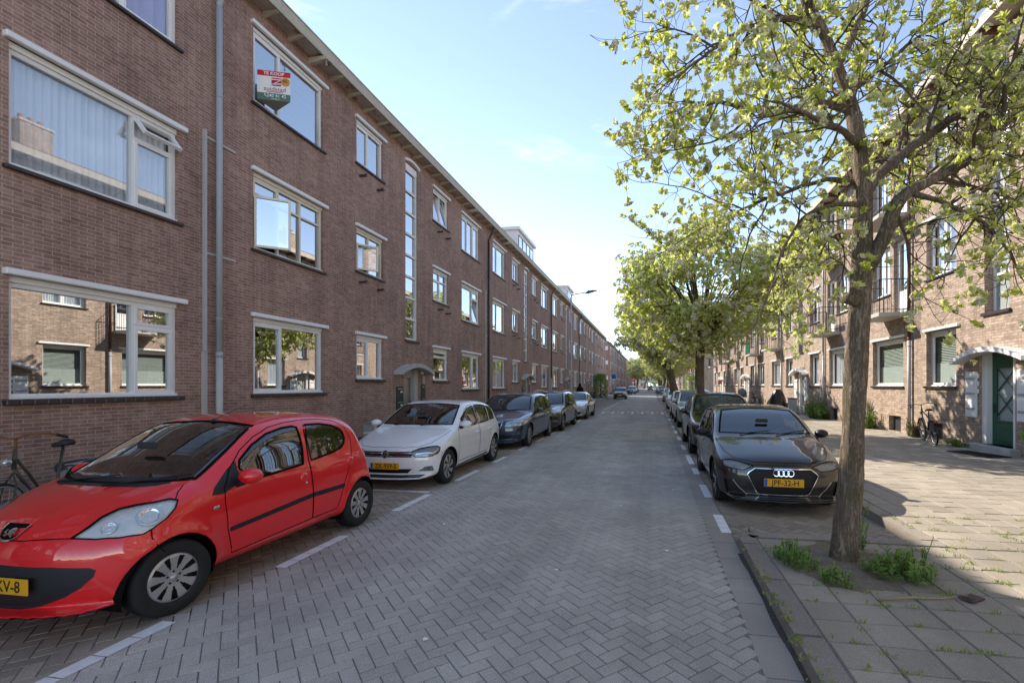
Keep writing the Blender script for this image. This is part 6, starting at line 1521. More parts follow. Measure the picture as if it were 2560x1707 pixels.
def street_tree(x, y, label, H, rad, fork, tr=.2, seed=1, n_l=46, dens=60, leafL=.2, lean=(0, 0), mats=('leaf_far', 'bloom'), bloom=.35, group='street trees', zlow=2.6, name='tree'):
    rs = random.Random(seed); t = empty(name, (x, y, PZ), 0, label, 'tree', group)
    tb = MB(); top = Vector((lean[0], lean[1], fork)); pts = [Vector((0, 0, -.05)), Vector((0, 0, .3)), top * .5 + Vector((rs.uniform(-.1, .1), 0, 0)), top]
    p2, r2 = resample(pts, [tr * 1.35, tr * 1.05, tr, tr * .9], .25); tb.tube(p2, r2, 14)
    lv = Leaves(); cz = (H + zlow) / 2 + .3; hz = (H - zlow) / 2; c = Vector((lean[0] * 1.3, lean[1], cz))
    lumps = []
    for i in range(n_l):   # limb ends: lumps spread through the crown
        while True:
            v = Vector((rs.uniform(-1, 1), rs.uniform(-1, 1), rs.uniform(-1, 1)))
            if .25 < v.length < 1: break
        v = v.normalized() * (v.length ** .45); wz = 1.0 if v.z < 0 else 1.0
        q = c + Vector((v.x * rad * (1.0 - .28 * max(0, v.z)), v.y * rad * (1.0 - .28 * max(0, v.z)), v.z * hz)) * rs.uniform(.82, 1.04); lumps.append(q)
        mid = top.lerp(q, .5) + Vector((rs.gauss(0, .25), rs.gauss(0, .25), rs.uniform(.1, .5)))
        s0 = top + Vector((rs.uniform(-.1, .1), rs.uniform(-.1, .1), -rs.uniform(0, .5)))
        pp, rr_ = resample([s0, mid, q], [tr * .26, tr * .13, tr * .05], .4); tb.tube(pp, rr_, 6)
    tb.build('trunk', M['bark_far'], t)
    for q in lumps:
        R_ = rad * rs.uniform(.20, .34); tone = rs.uniform(.2, .75)
        for k in range(dens):
            v = Vector((rs.gauss(0, 1), rs.gauss(0, 1), rs.gauss(0, .75)))
            v = v.normalized() * R_ * (rs.random() ** .45); p = q + Vector((v.x, v.y, v.z * .8))
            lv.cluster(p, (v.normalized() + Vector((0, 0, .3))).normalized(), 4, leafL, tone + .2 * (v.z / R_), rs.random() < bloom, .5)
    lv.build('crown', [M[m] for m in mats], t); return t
def island(y):
    mb = MB(); mb.box(.95, KR + .02, y - .95, y + .95, -.02, .115); tag(mb.build('pavement_island', M['slab']), kind='structure')
    mb = MB(); mb.lathe([(.001, .123), (.42, .121), (.48, .112)], (1.75, y, 0), 'z', 18); tag(mb.build('tree_pit', M['soil']), kind='structure')
T2 = street_tree(1.75, 17.6, 'full crowned whitebeam between the black crossover and the beige grey crossover', 7.15, 3.2, 3.8, .165, 3, 100, 62, .150, zlow=2.6, bloom=.25)
T3 = street_tree(1.78, 31.9, 'leaning forked street tree behind the first white small car on the right', 8.0, 3.2, 3.2, .26, 7, 74, 56, .19, lean=(-.75, 0), zlow=2.6)
def tree_copy(src, x, y, rz, sc, label):
    c = copy_tree(src); c.location = (x, y, PZ); c.rotation_euler = (0, 0, rz); c.scale = (sc, sc, sc); c['label'] = label; return c
for y in (17.6, 31.9, 45.2): island(y)
for x, y, rz, sc, lb in ((1.75, 45.2, 1.2, .98, 'third tree behind the black crossover, just before the silver hatchback in the right row'), (1.75, 59, 2.2, 1.0, 'street tree between the silver hatchback and the sunlit strip of road'), (2.2, 104.5, 2.6, 1.05, 'street tree on the right past the right side street'), (2.2, 114, .4, 1.1, 'street tree beside the far grey car in the right row'), (2.2, 133, 4.1, 1.1, 'street tree near the far end of the right row'),
    (2.4, 150, 5.2, 1.2, 'far street tree on the right, last but one'), (2.4, 180, 3.2, 1.3, 'farthest street tree on the right'),
    (-5.0, 146, 1.0, 1.2, 'far street tree on the left past the second terrace'), (-5.6, 175, 2.2, 1.35, 'farthest street tree on the left'), (-3.5, 215, 2.9, 1.9, 'big tree at the left end of the street'), (4.5, 225, .7, 1.9, 'big tree at the right end of the street')):
    tree_copy(T3 if sc != .98 else T2, x, y, rz, sc, lb)
# ---------------------------------------------------------------- street furniture, bicycles, plants, small things
M['weed'] = leaf_mat('weed_leaf', (0.06, 0.15, 0.015), (0.20, 0.36, 0.05), 0.4, (0.22, 0.36, 0.12))
M['grass'] = leaf_mat('joint_grass', (0.10, 0.17, 0.03), (0.30, 0.38, 0.09), 0.4, (0.3, 0.38, 0.14))
M['hedge'] = leaf_mat('hedge_leaf', (0.025, 0.085, 0.012), (0.09, 0.22, 0.03), 0.35, (0.10, 0.2, 0.05))
M['dry'] = leaf_mat('dry_leaf', (0.10, 0.08, 0.04), (0.22, 0.19, 0.10), 0.3, (0.2, 0.18, 0.1))
M['sale_red'] = mat('sign_red', (0.62, 0.012, 0.02), 0.4, 0.4, var=0.05)
M['sale_green'] = mat('sign_green', (0.10, 0.19, 0.15), 0.45, 0.4, var=0.05)
M['sale_grey'] = mat('sign_back', (0.36, 0.35, 0.30), 0.6, 0.3)
M['sale_orange'] = mat('sticker_orange', (0.72, 0.30, 0.04), 0.45, 0.4, var=0.05)
M['sale_maroon'] = mat('sign_maroon', (0.40, 0.015, 0.06), 0.45, 0.4, var=0.05)
M['sign_blue'] = mat('sign_blue', (0.015, 0.20, 0.58), 0.4, 0.4, var=0.05)
M['cloth'] = mat('black_robe', (0.008, 0.008, 0.010), 0.9, 0.2)
M['skin'] = mat('skin', (0.42, 0.25, 0.17), 0.6, 0.3)
M['tarp'] = mat('black_tarpaulin', (0.010, 0.010, 0.012), 0.28, 0.5, var=0.4, scale=5, bump=0.6)
M['tarp_grey'] = mat('grey_cover', (0.20, 0.21, 0.22), 0.5, 0.4, var=0.3, scale=6, bump=0.5)
M['bike_olive'] = mat('olive_frame_paint', (0.085, 0.080, 0.055), 0.5, 0.4, var=0.4, scale=20)
M['rusty'] = mat('rusty_steel', (0.28, 0.11, 0.04), 0.7, 0.3, var=0.5, scale=30)
M['bag'] = mat('pannier_cloth', (0.045, 0.055, 0.075), 0.75, 0.3, var=0.3)
M['bag_pale'] = mat('pannier_pale', (0.34, 0.34, 0.32), 0.7, 0.3, var=0.3)
M['lamp_glass'] = mat('lamp_glass', (0.55, 0.55, 0.5), 0.15, 0.6)

# for sale board: a folded board standing out from the top window
def sale_board():
    A, Pk, B = Vector((XL + .03, 7.99, 0)), Vector((-7.02, 8.20, 0)), Vector((XL + .04, 8.44, 0)); z0, z1 = 7.33, 7.90
    o = empty('sale_board', (A.x, A.y, z0), 0, 'red, white and green TE KOOP sale board standing out from the top window', 'sale board'); off = Vector((A.x, A.y, z0))
    ux = (Pk - A).normalized(); L_ = (Pk - A).length; uz = Vector((0, 0, 1)); n = Vector((ux.y, -ux.x, 0)); H = z1 - z0
    pt = lambda a, b, e=0.0: tuple(A + ux * a + uz * (z0 + b) + n * e - off)
    mb = MB()
    for (a, b, m) in ((0, .135, 1), (.135, H - .105, 0), (H - .105, H, 2)): mb.quad(pt(0, a), pt(L_, a), pt(L_, b), pt(0, b), m)
    q = lambda P_, z: tuple(P_ + uz * z - off)
    mb.quad(q(Pk, z0), q(B, z0), q(B, z1), q(Pk, z1), 0); mb.add([q(A, z0), q(Pk, z0), q(B, z0 + .001)], [(0, 1, 2)], 3)
    mb.build('board', [M['white'], M['sale_green'], M['sale_red'], M['sale_grey']], o)
    T = lambda txt, size, a, b, m, sx=1.0, e=.004, bold=0: (lambda t: (text_mesh(t, txt, size, pt(a, b, e), ux, uz, sx=sx, bold=bold), t.build('lettering', M[m], o)))(MB())
    T('TE KOOP', .088, L_ * .50, H - .053, 'white', 1.0, bold=.002); T('zuidstad', .115, L_ * .53, .215, 'sale_maroon', 1.05); T('makelaars', .055, L_ * .53, .165, 'plate_ink', 1.35)
    T('240 41 42', .086, L_ * .58, .085, 'white', 1.0, bold=.001); T('zuidstad.nl', .036, L_ * .55, .028, 'white', 1.0)
    lg = MB(); a0, b0, s_ = L_ * .43, .285, .155
    lg.quad(pt(a0, b0, .004), pt(a0 + s_ * 1.1, b0, .004), pt(a0 + s_ * 1.1, b0 + s_, .004), pt(a0, b0 + s_, .004)); lg.build('logo_square', M['sale_maroon'], o)
    zb = MB()
    for P4 in (((.0, .84), (1.1, .84), (1.1, .72), (.0, .72)), ((.98, .76), (1.1, .76), (.16, .10), (.0, .10)), ((.0, .22), (1.1, .34), (1.1, .22), (.05, .10))): zb.quad(*[pt(a0 + s_ * u, b0 + s_ * v, .006) for u, v in P4])
    zb.build('logo_letter', M['white'], o)
    st = MB(); c = (L_ * .85, .375); st.add([pt(c[0], c[1], .006)] + [pt(c[0] + .082 * math.cos(i * math.pi / 14), c[1] + .082 * math.sin(i * math.pi / 14), .006) for i in range(28)], [(0, 1 + i, 1 + (i + 1) % 28) for i in range(28)]); st.build('sticker', M['sale_orange'], o)
    T("45\u207a" if False else '45', .095, c[0] - .006, c[1] + .01, 'plate_ink', 1.0, .009)
    T('+', .05, c[0] + .058, c[1] + .038, 'plate_ink', 1.0, .009)
    ph = MB(); ph.tube([pt(L_ * .225, .118, .006), pt(L_ * .235, .085, .006), pt(L_ * .275, .062, .006)], .008, 6); ph.build('phone_mark', M['white'], o)
sale_board()

# lamp posts
def lamp_post(x, y, label, h=8.15):
    o = empty('street_lamp', (x, y, PZ - .02), 0, label, 'street lamp', 'street lamps on the left')
    p = MB(); p.tube([(0, 0, 0), (0, 0, 1.2), (0, 0, 1.25), (0, 0, h)], [.085, .083, .066, .045], 14); p.lathe([(.11, 0), (.11, .05), (.086, .08)], (0, 0, 0), 'z', 16); p.build('pole', M['zinc'], o)
    a = MB(); a.tube([(0, 0, h - .12), (.06, 0, h - .02), (.5, 0, h + .06), (1.1, 0, h + .12)], [.045, .04, .034, .03], 10); a.build('arm', M['zinc_d'], o)
    hd = MB(); hd.prism([(1.05, h + .06), (1.25, h + .06), (1.85, h + .22), (1.87, h + .25), (1.55, h + .27), (1.15, h + .18)], -.13, .13, 'y'); hd.box(1.2, 1.32, -.03, .03, h + .2, h + .27); l_ = hd.build('lamp_head', M['zinc_d'], o); fix_normals(l_.data)
    g = MB(); g.quad((1.3, -.1, h + .07), (1.8, -.1, h + .20), (1.8, .1, h + .20), (1.3, .1, h + .07)); g.build('lamp_glass', M['lamp_glass'], o)
lamp_post(-5.72, 33.2, 'grey street lamp with angled arm, standing beside the silver coupe')
lamp_post(-5.2, 66, 'grey street lamp behind the blue parking sign'); lamp_post(-5.0, 112, 'farthest grey street lamp on the left')

def sign(x, y, z, build, label, cat='road sign', h=None):
    o = empty('road_sign', (x, y, PZ - .02), 0, label, cat); p = MB(); p.tube([(0, .03, 0), (0, .03, (h or z + .4))], .028, 10); p.build('sign_post', M['zinc'], o); build(o, z); return o
def blue_sign(o, z):
    b = MB(); b.bbox(-.23, .23, -.012, .0, z - .02, z + .66, .01); f_ = b.build('sign_plate', M['sign_blue'], o)
    w = MB(); w.box(-.2, .2, -.016, -.0125, z + .01, z + .16); w.build('sign_panel', M['white'], f_)
    d = MB(); d.lathe([(.001, -.016), (.15, -.016), (.15, -.0125)], (0, 0, z + .40), 'y', 22); d.build('sign_roundel', M['plate_blue'], f_)
def no_entry(o, z):
    d = MB(); d.lathe([(.001, -.02), (.31, -.02), (.31, 0)], (0, 0, z), 'y', 30); f_ = d.build('sign_plate', M['sale_red'], o)
    w = MB(); w.box(-.23, .23, -.026, -.021, z - .055, z + .055); w.build('sign_bar', M['white'], f_)
    w = MB(); w.bbox(-.22, .22, -.012, 0, z - .56, z - .36, .008); w.build('sign_panel', M['white'], f_)
sign(-3.95, 49.2, 2.15, blue_sign, 'blue parking sign with pale lower panel on a grey post', h=2.9)
sign(-2.98, 75.5, 2.55, no_entry, 'round red no entry sign with white bar at the side street corner', h=2.9)
def red_board(o, z):
    b = MB(); b.bbox(-.2, .2, -.02, 0, z - .2, z + .2, .01); f_ = b.build('sign_plate', M['sale_red'], o); w = MB(); w.box(-.12, .12, -.024, -.0205, z - .04, z + .03); w.build('sign_panel', M['white'], f_)
sign(7.55, 55, 2.0, red_board, 'small square red sign on a post before the sunny terrace', h=2.2)

# bicycles: x from rear hub to front hub
def wheel_bike(parent, x, r=.335):
    w = empty('wheel', (x, 0, r), 0, parent=parent)
    t = MB(); t.lathe([(r - .028 + .021 * math.cos(a), .021 * math.sin(a)) for a in [2 * math.pi * i / 10 for i in range(11)]], (0, 0, 0), 'y', 40); t.build('tyre', M['tyre'], w)
    m_ = MB(); m_.lathe([(r - .05, -.014), (r - .04, -.016), (r - .04, .016), (r - .05, .014), (r - .05, -.014)], (0, 0, 0), 'y', 40)
    for i in range(28):
        a = 2 * math.pi * i / 28; s_ = 1 if i % 2 else -1; m_.tube([(.02 * math.cos(a + s_ * .8), .02 * s_, .02 * math.sin(a + s_ * .8)), ((r - .045) * math.cos(a), 0, (r - .045) * math.sin(a))], .0014, 4, smooth=False)
    m_.lathe([(.016, -.05), (.022, -.03), (.022, .03), (.016, .05)], (0, 0, 0), 'y', 12); m_.build('rim', M['rim'], w); return w
def bicycle(x, y, ang, label, paint='zinc_d', lean=0.0, bag=True, old=False, group='bicycles on the pavements'):
    o = empty('bicycle', (x, y, PZ), ang, label, 'bicycle', group); o.rotation_euler = (lean, 0, ang)
    wheel_bike(o, 0); wheel_bike(o, 1.10); r = .335; fm = MB()
    bb, st, sb, hd_t, hd_b = (.44, 0, .30), (.20, 0, .90), (.245, 0, .74), (.86, 0, .98), (.905, 0, .78)
    fm.tube([bb, st], .016, 8); fm.tube([hd_t, hd_b], .02, 8); fm.tube([hd_b, (.70, 0, .48), bb], .018, 8)
    fm.tube([(hd_t[0], 0, hd_t[2] - .1), (.74, 0, .72), (.60, 0, .50), (.36, 0, .46)] if old else [(hd_t[0], 0, hd_t[2] - .05), sb], .016, 8)
    for s_ in (-.06, .06): fm.tube([(0, s_, r), bb], .009, 6); fm.tube([(0, s_, r), sb], .008, 6); fm.tube([(1.10, s_, r), (.975, s_ * .9, .62), (.925, 0, .74)], .010, 6)
    fm.build('frame', M[paint], o)
    h = MB(); hz = 1.10; h.tube([hd_t, (.835, 0, hz)], .012, 8); h.tube([(.66, -.30, hz - .03), (.80, -.27, hz + .02), (.86, -.14, hz + .03), (.85, 0, hz), (.86, .14, hz + .03), (.80, .27, hz + .02), (.66, .30, hz - .03)], .011, 8); hb = h.build('handlebar', M['rusty'] if old else M['black'], o)
    for s_ in (-.30, .30): g = MB(); g.tube([(.74, s_ * .95, hz - .0), (.62, s_ * 1.0, hz - .04)], .017, 8); g.build('grip', M['black'], hb)
    s = MB(); s.lathe([(.001, .03), (.05, .028), (.09, .012), (.10, -.02), (.085, -.03)], (0, 0, 0), 'z', 20)
    s.v = [(q[0] * (1.15 if q[0] < 0 else 1.75) + .18, q[1] * (1.0 if q[0] < 0 else .62), q[2] + .97 + (.02 if q[0] < -.04 else 0)) for q in s.v]; s.tube([(.20, 0, .88), (.195, 0, .96)], .014, 8); s.build('saddle', M['black'], o)
    k = MB()
    for s_ in (-.055, .055): k.tube([(.16, s_, .70), (-.32, s_, .70)], .006, 6); k.tube([(0, s_, r), (-.18, s_, .70)], .005, 6)
    k.box(-.30, .12, -.05, .05, .702, .708); k.build('rack', M['black'] if not old else M['rim'], o)
    mg = MB()
    for cx_ in (0, 1.10):
        a0, a1 = (10, 175) if cx_ == 0 else (25, 150); v0 = len(mg.v); n = 18
        for i in range(n + 1):
            a = R(a0 + (a1 - a0) * i / n); mg.v += [(cx_ + .372 * math.cos(a), s_, r + .372 * math.sin(a) - abs(s_) * .3) for s_ in (-.03, 0, .03)]
        for i in range(n):
            for j in (0, 1): mg.f.append((v0 + 3 * i + j, v0 + 3 * i + j + 1, v0 + 3 * i + j + 4, v0 + 3 * i + j + 3)); mg.m.append(0); mg.sm.append(True)
    mg.build('mudguard', M['rim'] if old else M['black'], o)
    c = MB(); c.bbox(-.05, .50, .03, .055, .27, .40, .012); c.lathe([(.09, .062), (.09, .07)], (.44, 0, .30), 'y', 18); c.tube([(.44, .09, .30), (.36, .10, .16)], .010, 6); c.tube([(.44, -.09, .30), (.52, -.10, .44)], .010, 6); c.tube([(.44, -.09, .30), (.44, .09, .30)], .012, 6); cr = c.build('chain_case', M['black'], o)
    for (px_, py_, pz_) in ((.36, .15, .16), (.52, -.15, .44)): p = MB(); p.bbox(px_ - .045, px_ + .045, py_ - .045, py_ + .045, pz_ - .012, pz_ + .012, .004); p.build('pedal', M['black'], cr)
    l_ = MB(); l_.lathe([(.001, .05), (.035, .045), (.045, .0), (.02, -.05), (.001, -.055)], (.98, 0, .86), 'x', 14); l_.build('headlight', M['lamp'], o)
    rl = MB(); rl.bbox(-.345, -.32, -.05, .05, .64, .69, .006); rl.build('rear_light', M['red_lamp'], o)
    ks = MB(); ks.tube([(.3, .04, .28), (.22, .22, .0)], .009, 6); ks.build('kickstand', M['zinc'], o)
    if bag:
        for s_ in (-1, 1):
            b = MB(); b.bbox(-.36, .02, min(s_ * .07, s_ * .21), max(s_ * .07, s_ * .21), .36, .68, .03); bo = b.build('pannier', M['bag_pale'], o)
            f_ = MB(); f_.bbox(-.37, .03, min(s_ * .05, s_ * .225), max(s_ * .05, s_ * .225), .60, .72, .03); f_.build('pannier_flap', M['bag'], bo)
    return o
bicycle(-7.02, 4.78, R(-64), 'old olive bicycle with rusty bars and panniers, behind the red car', 'bike_olive', R(5), True, True)
bicycle(7.70, 14.42, R(76), 'black city bicycle leaning on the tan wall near the green door', 'zinc_d', R(-7), False)
bicycle(8.0, 39.0, R(84), 'dark bicycle standing by the pale door beyond the black covered scooter', 'zinc_d', R(-4), True)

# covered scooter, covered bicycle, bin, door mat
def cover_lump(o, name, m_, prof, seed, hem=.06):
    """draped sheet: stations (x, half width, height) along the length"""
    rs = random.Random(seed); vs = []; n = 22; fine = []
    for (a, b) in zip(prof[:-1], prof[1:]):
        for k in range(4): u = k / 4; fine.append([a[j] * (1 - u) + b[j] * u for j in range(3)])
    fine.append(list(prof[-1]))
    for i, (x, w, h) in enumerate(fine):
        for j in range(n + 1):
            a = math.pi * j / n; c = math.cos(a); s_ = math.sin(a); yy = w * (abs(c) ** .75) * (1 if c > 0 else -1) * (1.12 - .30 * s_); zz = hem + (h - hem) * (s_ ** .55)
            f = .03 * math.sin(7 * a + i * .9) * (1 - s_ * .6) + rs.gauss(0, .008); vs.append((x + rs.gauss(0, .01), yy * (1 + f) , zz * (1 + f * .4)))
    m = len(fine); fs = [(i * (n + 1) + j, i * (n + 1) + j + 1, (i + 1) * (n + 1) + j + 1, (i + 1) * (n + 1) + j) for i in range(m - 1) for j in range(n)]
    fs += [tuple(range(n + 1)), tuple((m - 1) * (n + 1) + j for j in range(n + 1))]
    mb = MB(); mb.add(vs, fs, 0, True); return mb.build(name, m_, o)
sc = empty('covered_scooter', (7.75, 31.6, PZ), R(-88), 'scooter wrapped in a glossy black tarpaulin by the pale door', 'scooter')
cover_lump(sc, 'cover', M['tarp'], [(-.85, .20, .60), (-.75, .36, .82), (-.4, .42, .95), (0, .42, .98), (.3, .46, 1.22), (.5, .46, 1.42), (.66, .40, 1.36), (.85, .30, .95), (.98, .18, .55)], 2)
for x in (-.55, .72): t_ = MB(); t_.lathe([(.16, -.05), (.22, -.04), (.23, 0), (.22, .04), (.16, .05)], (x, 0, .23), 'y', 20); t_.build('wheel', M['tyre'], sc)
cb = bicycle(7.62, 42.2, R(86), 'parked bicycle half hidden under a grey rain cover', 'zinc_d', 0, False)
cover_lump(cb, 'rain_cover', M['tarp_grey'], [(-.42, .12, .85), (-.32, .30, 1.18), (-.05, .36, 1.40), (.25, .34, 1.32), (.45, .20, 1.05)], 5, .62)
bn = empty('planter_box', (8.0, 28.9, PZ), 0, 'grey upright box beside the black covered scooter', 'planter'); b = MB(); b.bbox(-.2, .2, -.2, .2, 0, .86, .012); b.build('box', M['zinc'], bn); b = MB(); b.bbox(-.22, .22, -.22, .22, .86, .92, .01); b.build('rim', M['zinc_d'], bn); b = MB(); b.quad((-.18, -.18, .925), (.18, -.18, .925), (.18, .18, .925), (-.18, .18, .925)); b.build('soil', M['soil'], bn)
dm = MB(); rs_ = random.Random(3)
dm.bbox(-.30, .30, -.55, .55, 0, .016, .004)
for i in range(11):
    for j in range(20): dm.box(-.27 + i * .05, -.245 + i * .05, -.52 + j * .053, -.485 + j * .053, .016, .022)
dmo = dm.build('door_mat', M['dark'], None, (7.72, 12.75, PZ + .006), (0, 0, R(14))); tag(dmo, 'black rubber door mat lying askew before the green door', 'door mat')

# person walking away in black
def person():
    o = empty('person', (-6.35, 41.5, PZ), R(10), 'person in a long black robe and head scarf walking along the left pavement', 'person')
    J = [(0, 0, .95), (0, 0, 1.15), (0, 0, 1.40), (0, .01, 1.52), (0, .02, 1.66), (.19, 0, 1.40), (.25, .04, 1.13), (.22, -.08, .90), (.21, -.14, .83), (-.19, 0, 1.40), (-.25, -.02, 1.13), (-.23, -.10, .92), (-.22, -.15, .85), (.10, 0, .90), (.11, -.10, .50), (.11, .06, .08), (.11, -.10, .04), (-.10, 0, .90), (-.11, .10, .50), (-.11, .26, .12), (-.11, .13, .05)]
    E_ = [(0, 1), (1, 2), (2, 3), (3, 4), (2, 5), (5, 6), (6, 7), (7, 8), (2, 9), (9, 10), (10, 11), (11, 12), (0, 13), (13, 14), (14, 15), (15, 16), (0, 17), (17, 18), (18, 19), (19, 20)]
    Rr = [.14, .13, .14, .055, .095, .065, .05, .036, .038, .065, .05, .036, .038, .09, .065, .045, .04, .09, .065, .045, .04]
    me = bpy.data.meshes.new('body'); me.from_pydata(J, E_, []); ob = link('body', me, o); sk = ob.modifiers.new('skin', 'SKIN'); sd = ob.modifiers.new('sub', 'SUBSURF'); sd.levels = 2; sd.render_levels = 2
    for v, r_ in zip(me.skin_vertices[0].data, Rr): v.radius = (r_, r_)
    me.skin_vertices[0].data[0].use_root = True; me.materials.append(M['skin'])
    rb = MB(); n = 28; prof = [(.05, .33, .06), (.3, .29, .05), (.7, .235, .03), (.95, .21, 0), (1.15, .195, 0), (1.32, .215, 0), (1.43, .20, 0), (1.50, .10, 0), (1.54, .07, .01)]; vs = []
    for z, r_, dy in prof:
        for j in range(n):
            a = 2 * math.pi * j / n; f = 1 + .06 * math.sin(9 * a) * max(0, (1 - z)); vs.append((r_ * 1.12 * f * math.cos(a), dy + r_ * .80 * f * math.sin(a), z))
    rb.add(vs, [(i * n + j, i * n + (j + 1) % n, (i + 1) * n + (j + 1) % n, (i + 1) * n + j) for i in range(len(prof) - 1) for j in range(n)], 0, True)
    for s_ in (1, -1): rb.tube([(s_ * .19, 0, 1.42), (s_ * .26, .03 * s_, 1.13), (s_ * .235, -.08, .93)], [.085, .085, .095], 12)
    rb.build('robe', M['cloth'], o)
    hs = MB(); hs.lathe([(.19, -.36), (.20, -.24), (.15, -.15), (.125, -.05), (.128, .03), (.10, .10), (.05, .135), (.001, .145)], (0, .015, 1.66), 'z', 22); hs.build('head_scarf', M['cloth'], o)
person()

# plants
def weeds(name, loc, label, cat, n, spread, h, leafL, mats='weed', seed=1, group=None, stems=True, broad=.6, shape=None):
    rs = random.Random(seed); o = empty(name, loc, 0, label, cat, group); lv = Leaves(); sm = MB()
    for i in range(n):
        a = rs.uniform(0, 6.283); r_ = math.sqrt(rs.random()); p = Vector((r_ * spread[0] * math.cos(a), r_ * spread[1] * math.sin(a), 0)); hh = h * rs.uniform(.45, 1.1) * (1 - .5 * r_ * r_)
        q = p.copy(); d = (Vector((p.x * .6, p.y * .6, 1)) + rvec(rs) * .25).normalized(); k = max(3, int(hh / (leafL * .42))); pts = [q.copy()]
        for j in range(k):
            d = (d + rvec(rs) * .14).normalized(); q = q + d * (hh / k); pts.append(q.copy())
            for _ in range(rs.choice((2, 3))):
                u = rvec(rs); ld = (u - d * u.dot(d) + d * rs.uniform(.2, .7)).normalized(); l = leafL * rs.uniform(.6, 1.25) * (1 - .35 * j / k); lv.leaf(q, ld, d, l, l * broad, min(1, max(0, .3 + .6 * j / k + rs.gauss(0, .2))))
        if stems: sm.tube(pts, .0035 if h < .6 else .007, 4, smooth=False)
    if stems and sm.f: sm.build('stem', M['twig'] if h > .6 else M['weed_stem'], o)
    lv.build('leaves', [M[mats], M['bloom']], o); return o
M['weed_stem'] = mat('green_stem', (0.10, 0.16, 0.04), 0.8, 0.2)
WG = 'weeds in the tree pit'
weeds('weed_clump', (1.33, 4.72, PZ), 'low weed clump in the pit, on the kerb side of the trunk', 'weeds', 60, (.17, .26), .20, .055, seed=2, group=WG, broad=.42)
weeds('weed_clump', (2.14, 4.50, PZ), 'largest leafy weed clump in the pit, right of the trunk', 'weeds', 62, (.28, .20), .24, .075, seed=3, group=WG, broad=.42)
weeds('weed_clump', (1.55, 4.28, PZ), 'small ragged weed clump at the front edge of the tree pit', 'weeds', 30, (.13, .12), .16, .05, seed=4, group=WG, broad=.4)
weeds('weed_clump', (2.08, 5.22, PZ), 'tall thin weed sprig just behind the near trunk', 'weeds', 7, (.06, .07), .48, .06, seed=5, group=WG, broad=.35)
weeds('weed_clump', (2.42, 4.78, PZ), 'tall thin weed sprig at the right rim of the tree pit', 'weeds', 6, (.05, .05), .42, .05, seed=6, group=WG, broad=.35)
sl = MB(); rs_ = random.Random(9); n = 40; ring = []
for k, (f, z) in enumerate(((.0, .022), (.3, .018), (.6, .010), (.85, .004), (1.0, -.012))):
    ring.append([(TREE[0] + f * (.58 + .05 * math.sin(5 * a)) * math.cos(a) * (1 if f else 0), TREE[1] - .12 + f * (.64 + .06 * math.cos(4 * a + 1)) * math.sin(a), PZ + z + (rs_.gauss(0, .006) if 0 < f < 1 else 0)) for a in [2 * math.pi * i / n for i in range(n)]])
sl.add([p for r_ in ring for p in r_], [(i * n + j, i * n + (j + 1) % n, (i + 1) * n + (j + 1) % n, (i + 1) * n + j) for i in range(4) for j in range(n)], 0, True); tag(sl.build('tree_pit', M['soil']), kind='structure')
# grass in the joints of the slabs: nobody could count it
gl = Leaves(); rs_ = random.Random(21)
for i in range(420):
    if i < 310:
        x, y = rs_.uniform(1.13, 4.6), rs_.uniform(2.2, 6.6)
        if rs_.random() < .5: y = round((y + 1.5) / .3) * .3 - 1.5
        else: x = ROADR + .2 + round((x - ROADR - .2) / .3) * .3
        if x < KR + .2 and y > 5.5: continue
    else: x, y = rs_.choice(((ROADR + .02, rs_.uniform(2, 5)), (8.42, rs_.uniform(11.5, 30)), (2.98, rs_.uniform(5.6, 12))))
    for b in range(rs_.randint(5, 14)):
        d = Vector((rs_.gauss(0, .5), rs_.gauss(0, .5), 1)).normalized(); l = rs_.uniform(.015, .05); gl.leaf(Vector((x + rs_.gauss(0, .03), y + rs_.gauss(0, .012), PZ - .004)), d, rvec(rs_), l, .010, rs_.random())
go = link('grass', tone_mesh('grass', gl.V, gl.F, gl.T, [M['grass'], M['bloom']], gl.M)); tag(go, 'short grass growing in the joints of the pavement slabs', 'grass', kind='stuff')
# plants along the sunny wall
PG = 'plants against the sunny wall'
weeds('ivy_bush', (8.05, 10.6, PZ), 'bright green lobed leaf bush at the right edge of the picture', 'bush', 60, (.42, .55), 1.25, .13, 'weed', 8, PG, broad=.85)
weeds('wall_weeds', (8.2, 14.35, PZ), 'low green weeds at the wall beside the door mat', 'weeds', 60, (.16, .42), .20, .07, 'weed', 9, PG)
weeds('dry_bush', (8.32, 16.75, PZ), 'brown dried bush at the foot of the red and grey drainpipe', 'bush', 50, (.15, .22), .75, .06, 'dry', 10, PG)
weeds('wall_bush', (8.15, 25.4, PZ), 'leafy green bush growing around the pale drainpipe of the sunny wall', 'bush', 130, (.26, .9), 1.05, .13, 'weed', 11, PG)
weeds('wall_weeds', (8.2, 35.2, PZ), 'low green weeds behind the black covered scooter', 'weeds', 50, (.2, 1.0), .35, .12, 'weed', 12, PG)
weeds('wall_bush', (8.15, 19.9, PZ), 'green bush at the wall, half hidden by the near trunk', 'bush', 60, (.22, .45), .95, .12, 'hedge', 13, PG)
yu = empty('yucca', (8.1, 20.6, PZ), 0, 'spiky yucca plant at the sunny wall behind the near trunk', 'plant', PG); yv = Leaves(); rs_ = random.Random(6)
for i in range(44):
    a = rs_.uniform(0, 6.283); e = rs_.uniform(-.1, 1.3); d = Vector((math.cos(a) * math.cos(e), math.sin(a) * math.cos(e), math.sin(e))); yv.leaf(Vector((0, 0, .85)), d, Vector((0, 0, 1)), rs_.uniform(.5, .72), .05, rs_.random())
yv.build('leaves', [M['weed'], M['bloom']], yu); ys = MB(); ys.tube([(0, 0, 0), (.02, 0, .45), (0, 0, .88)], [.05, .045, .05], 8); ys.build('stem', M['bark_far'], yu)
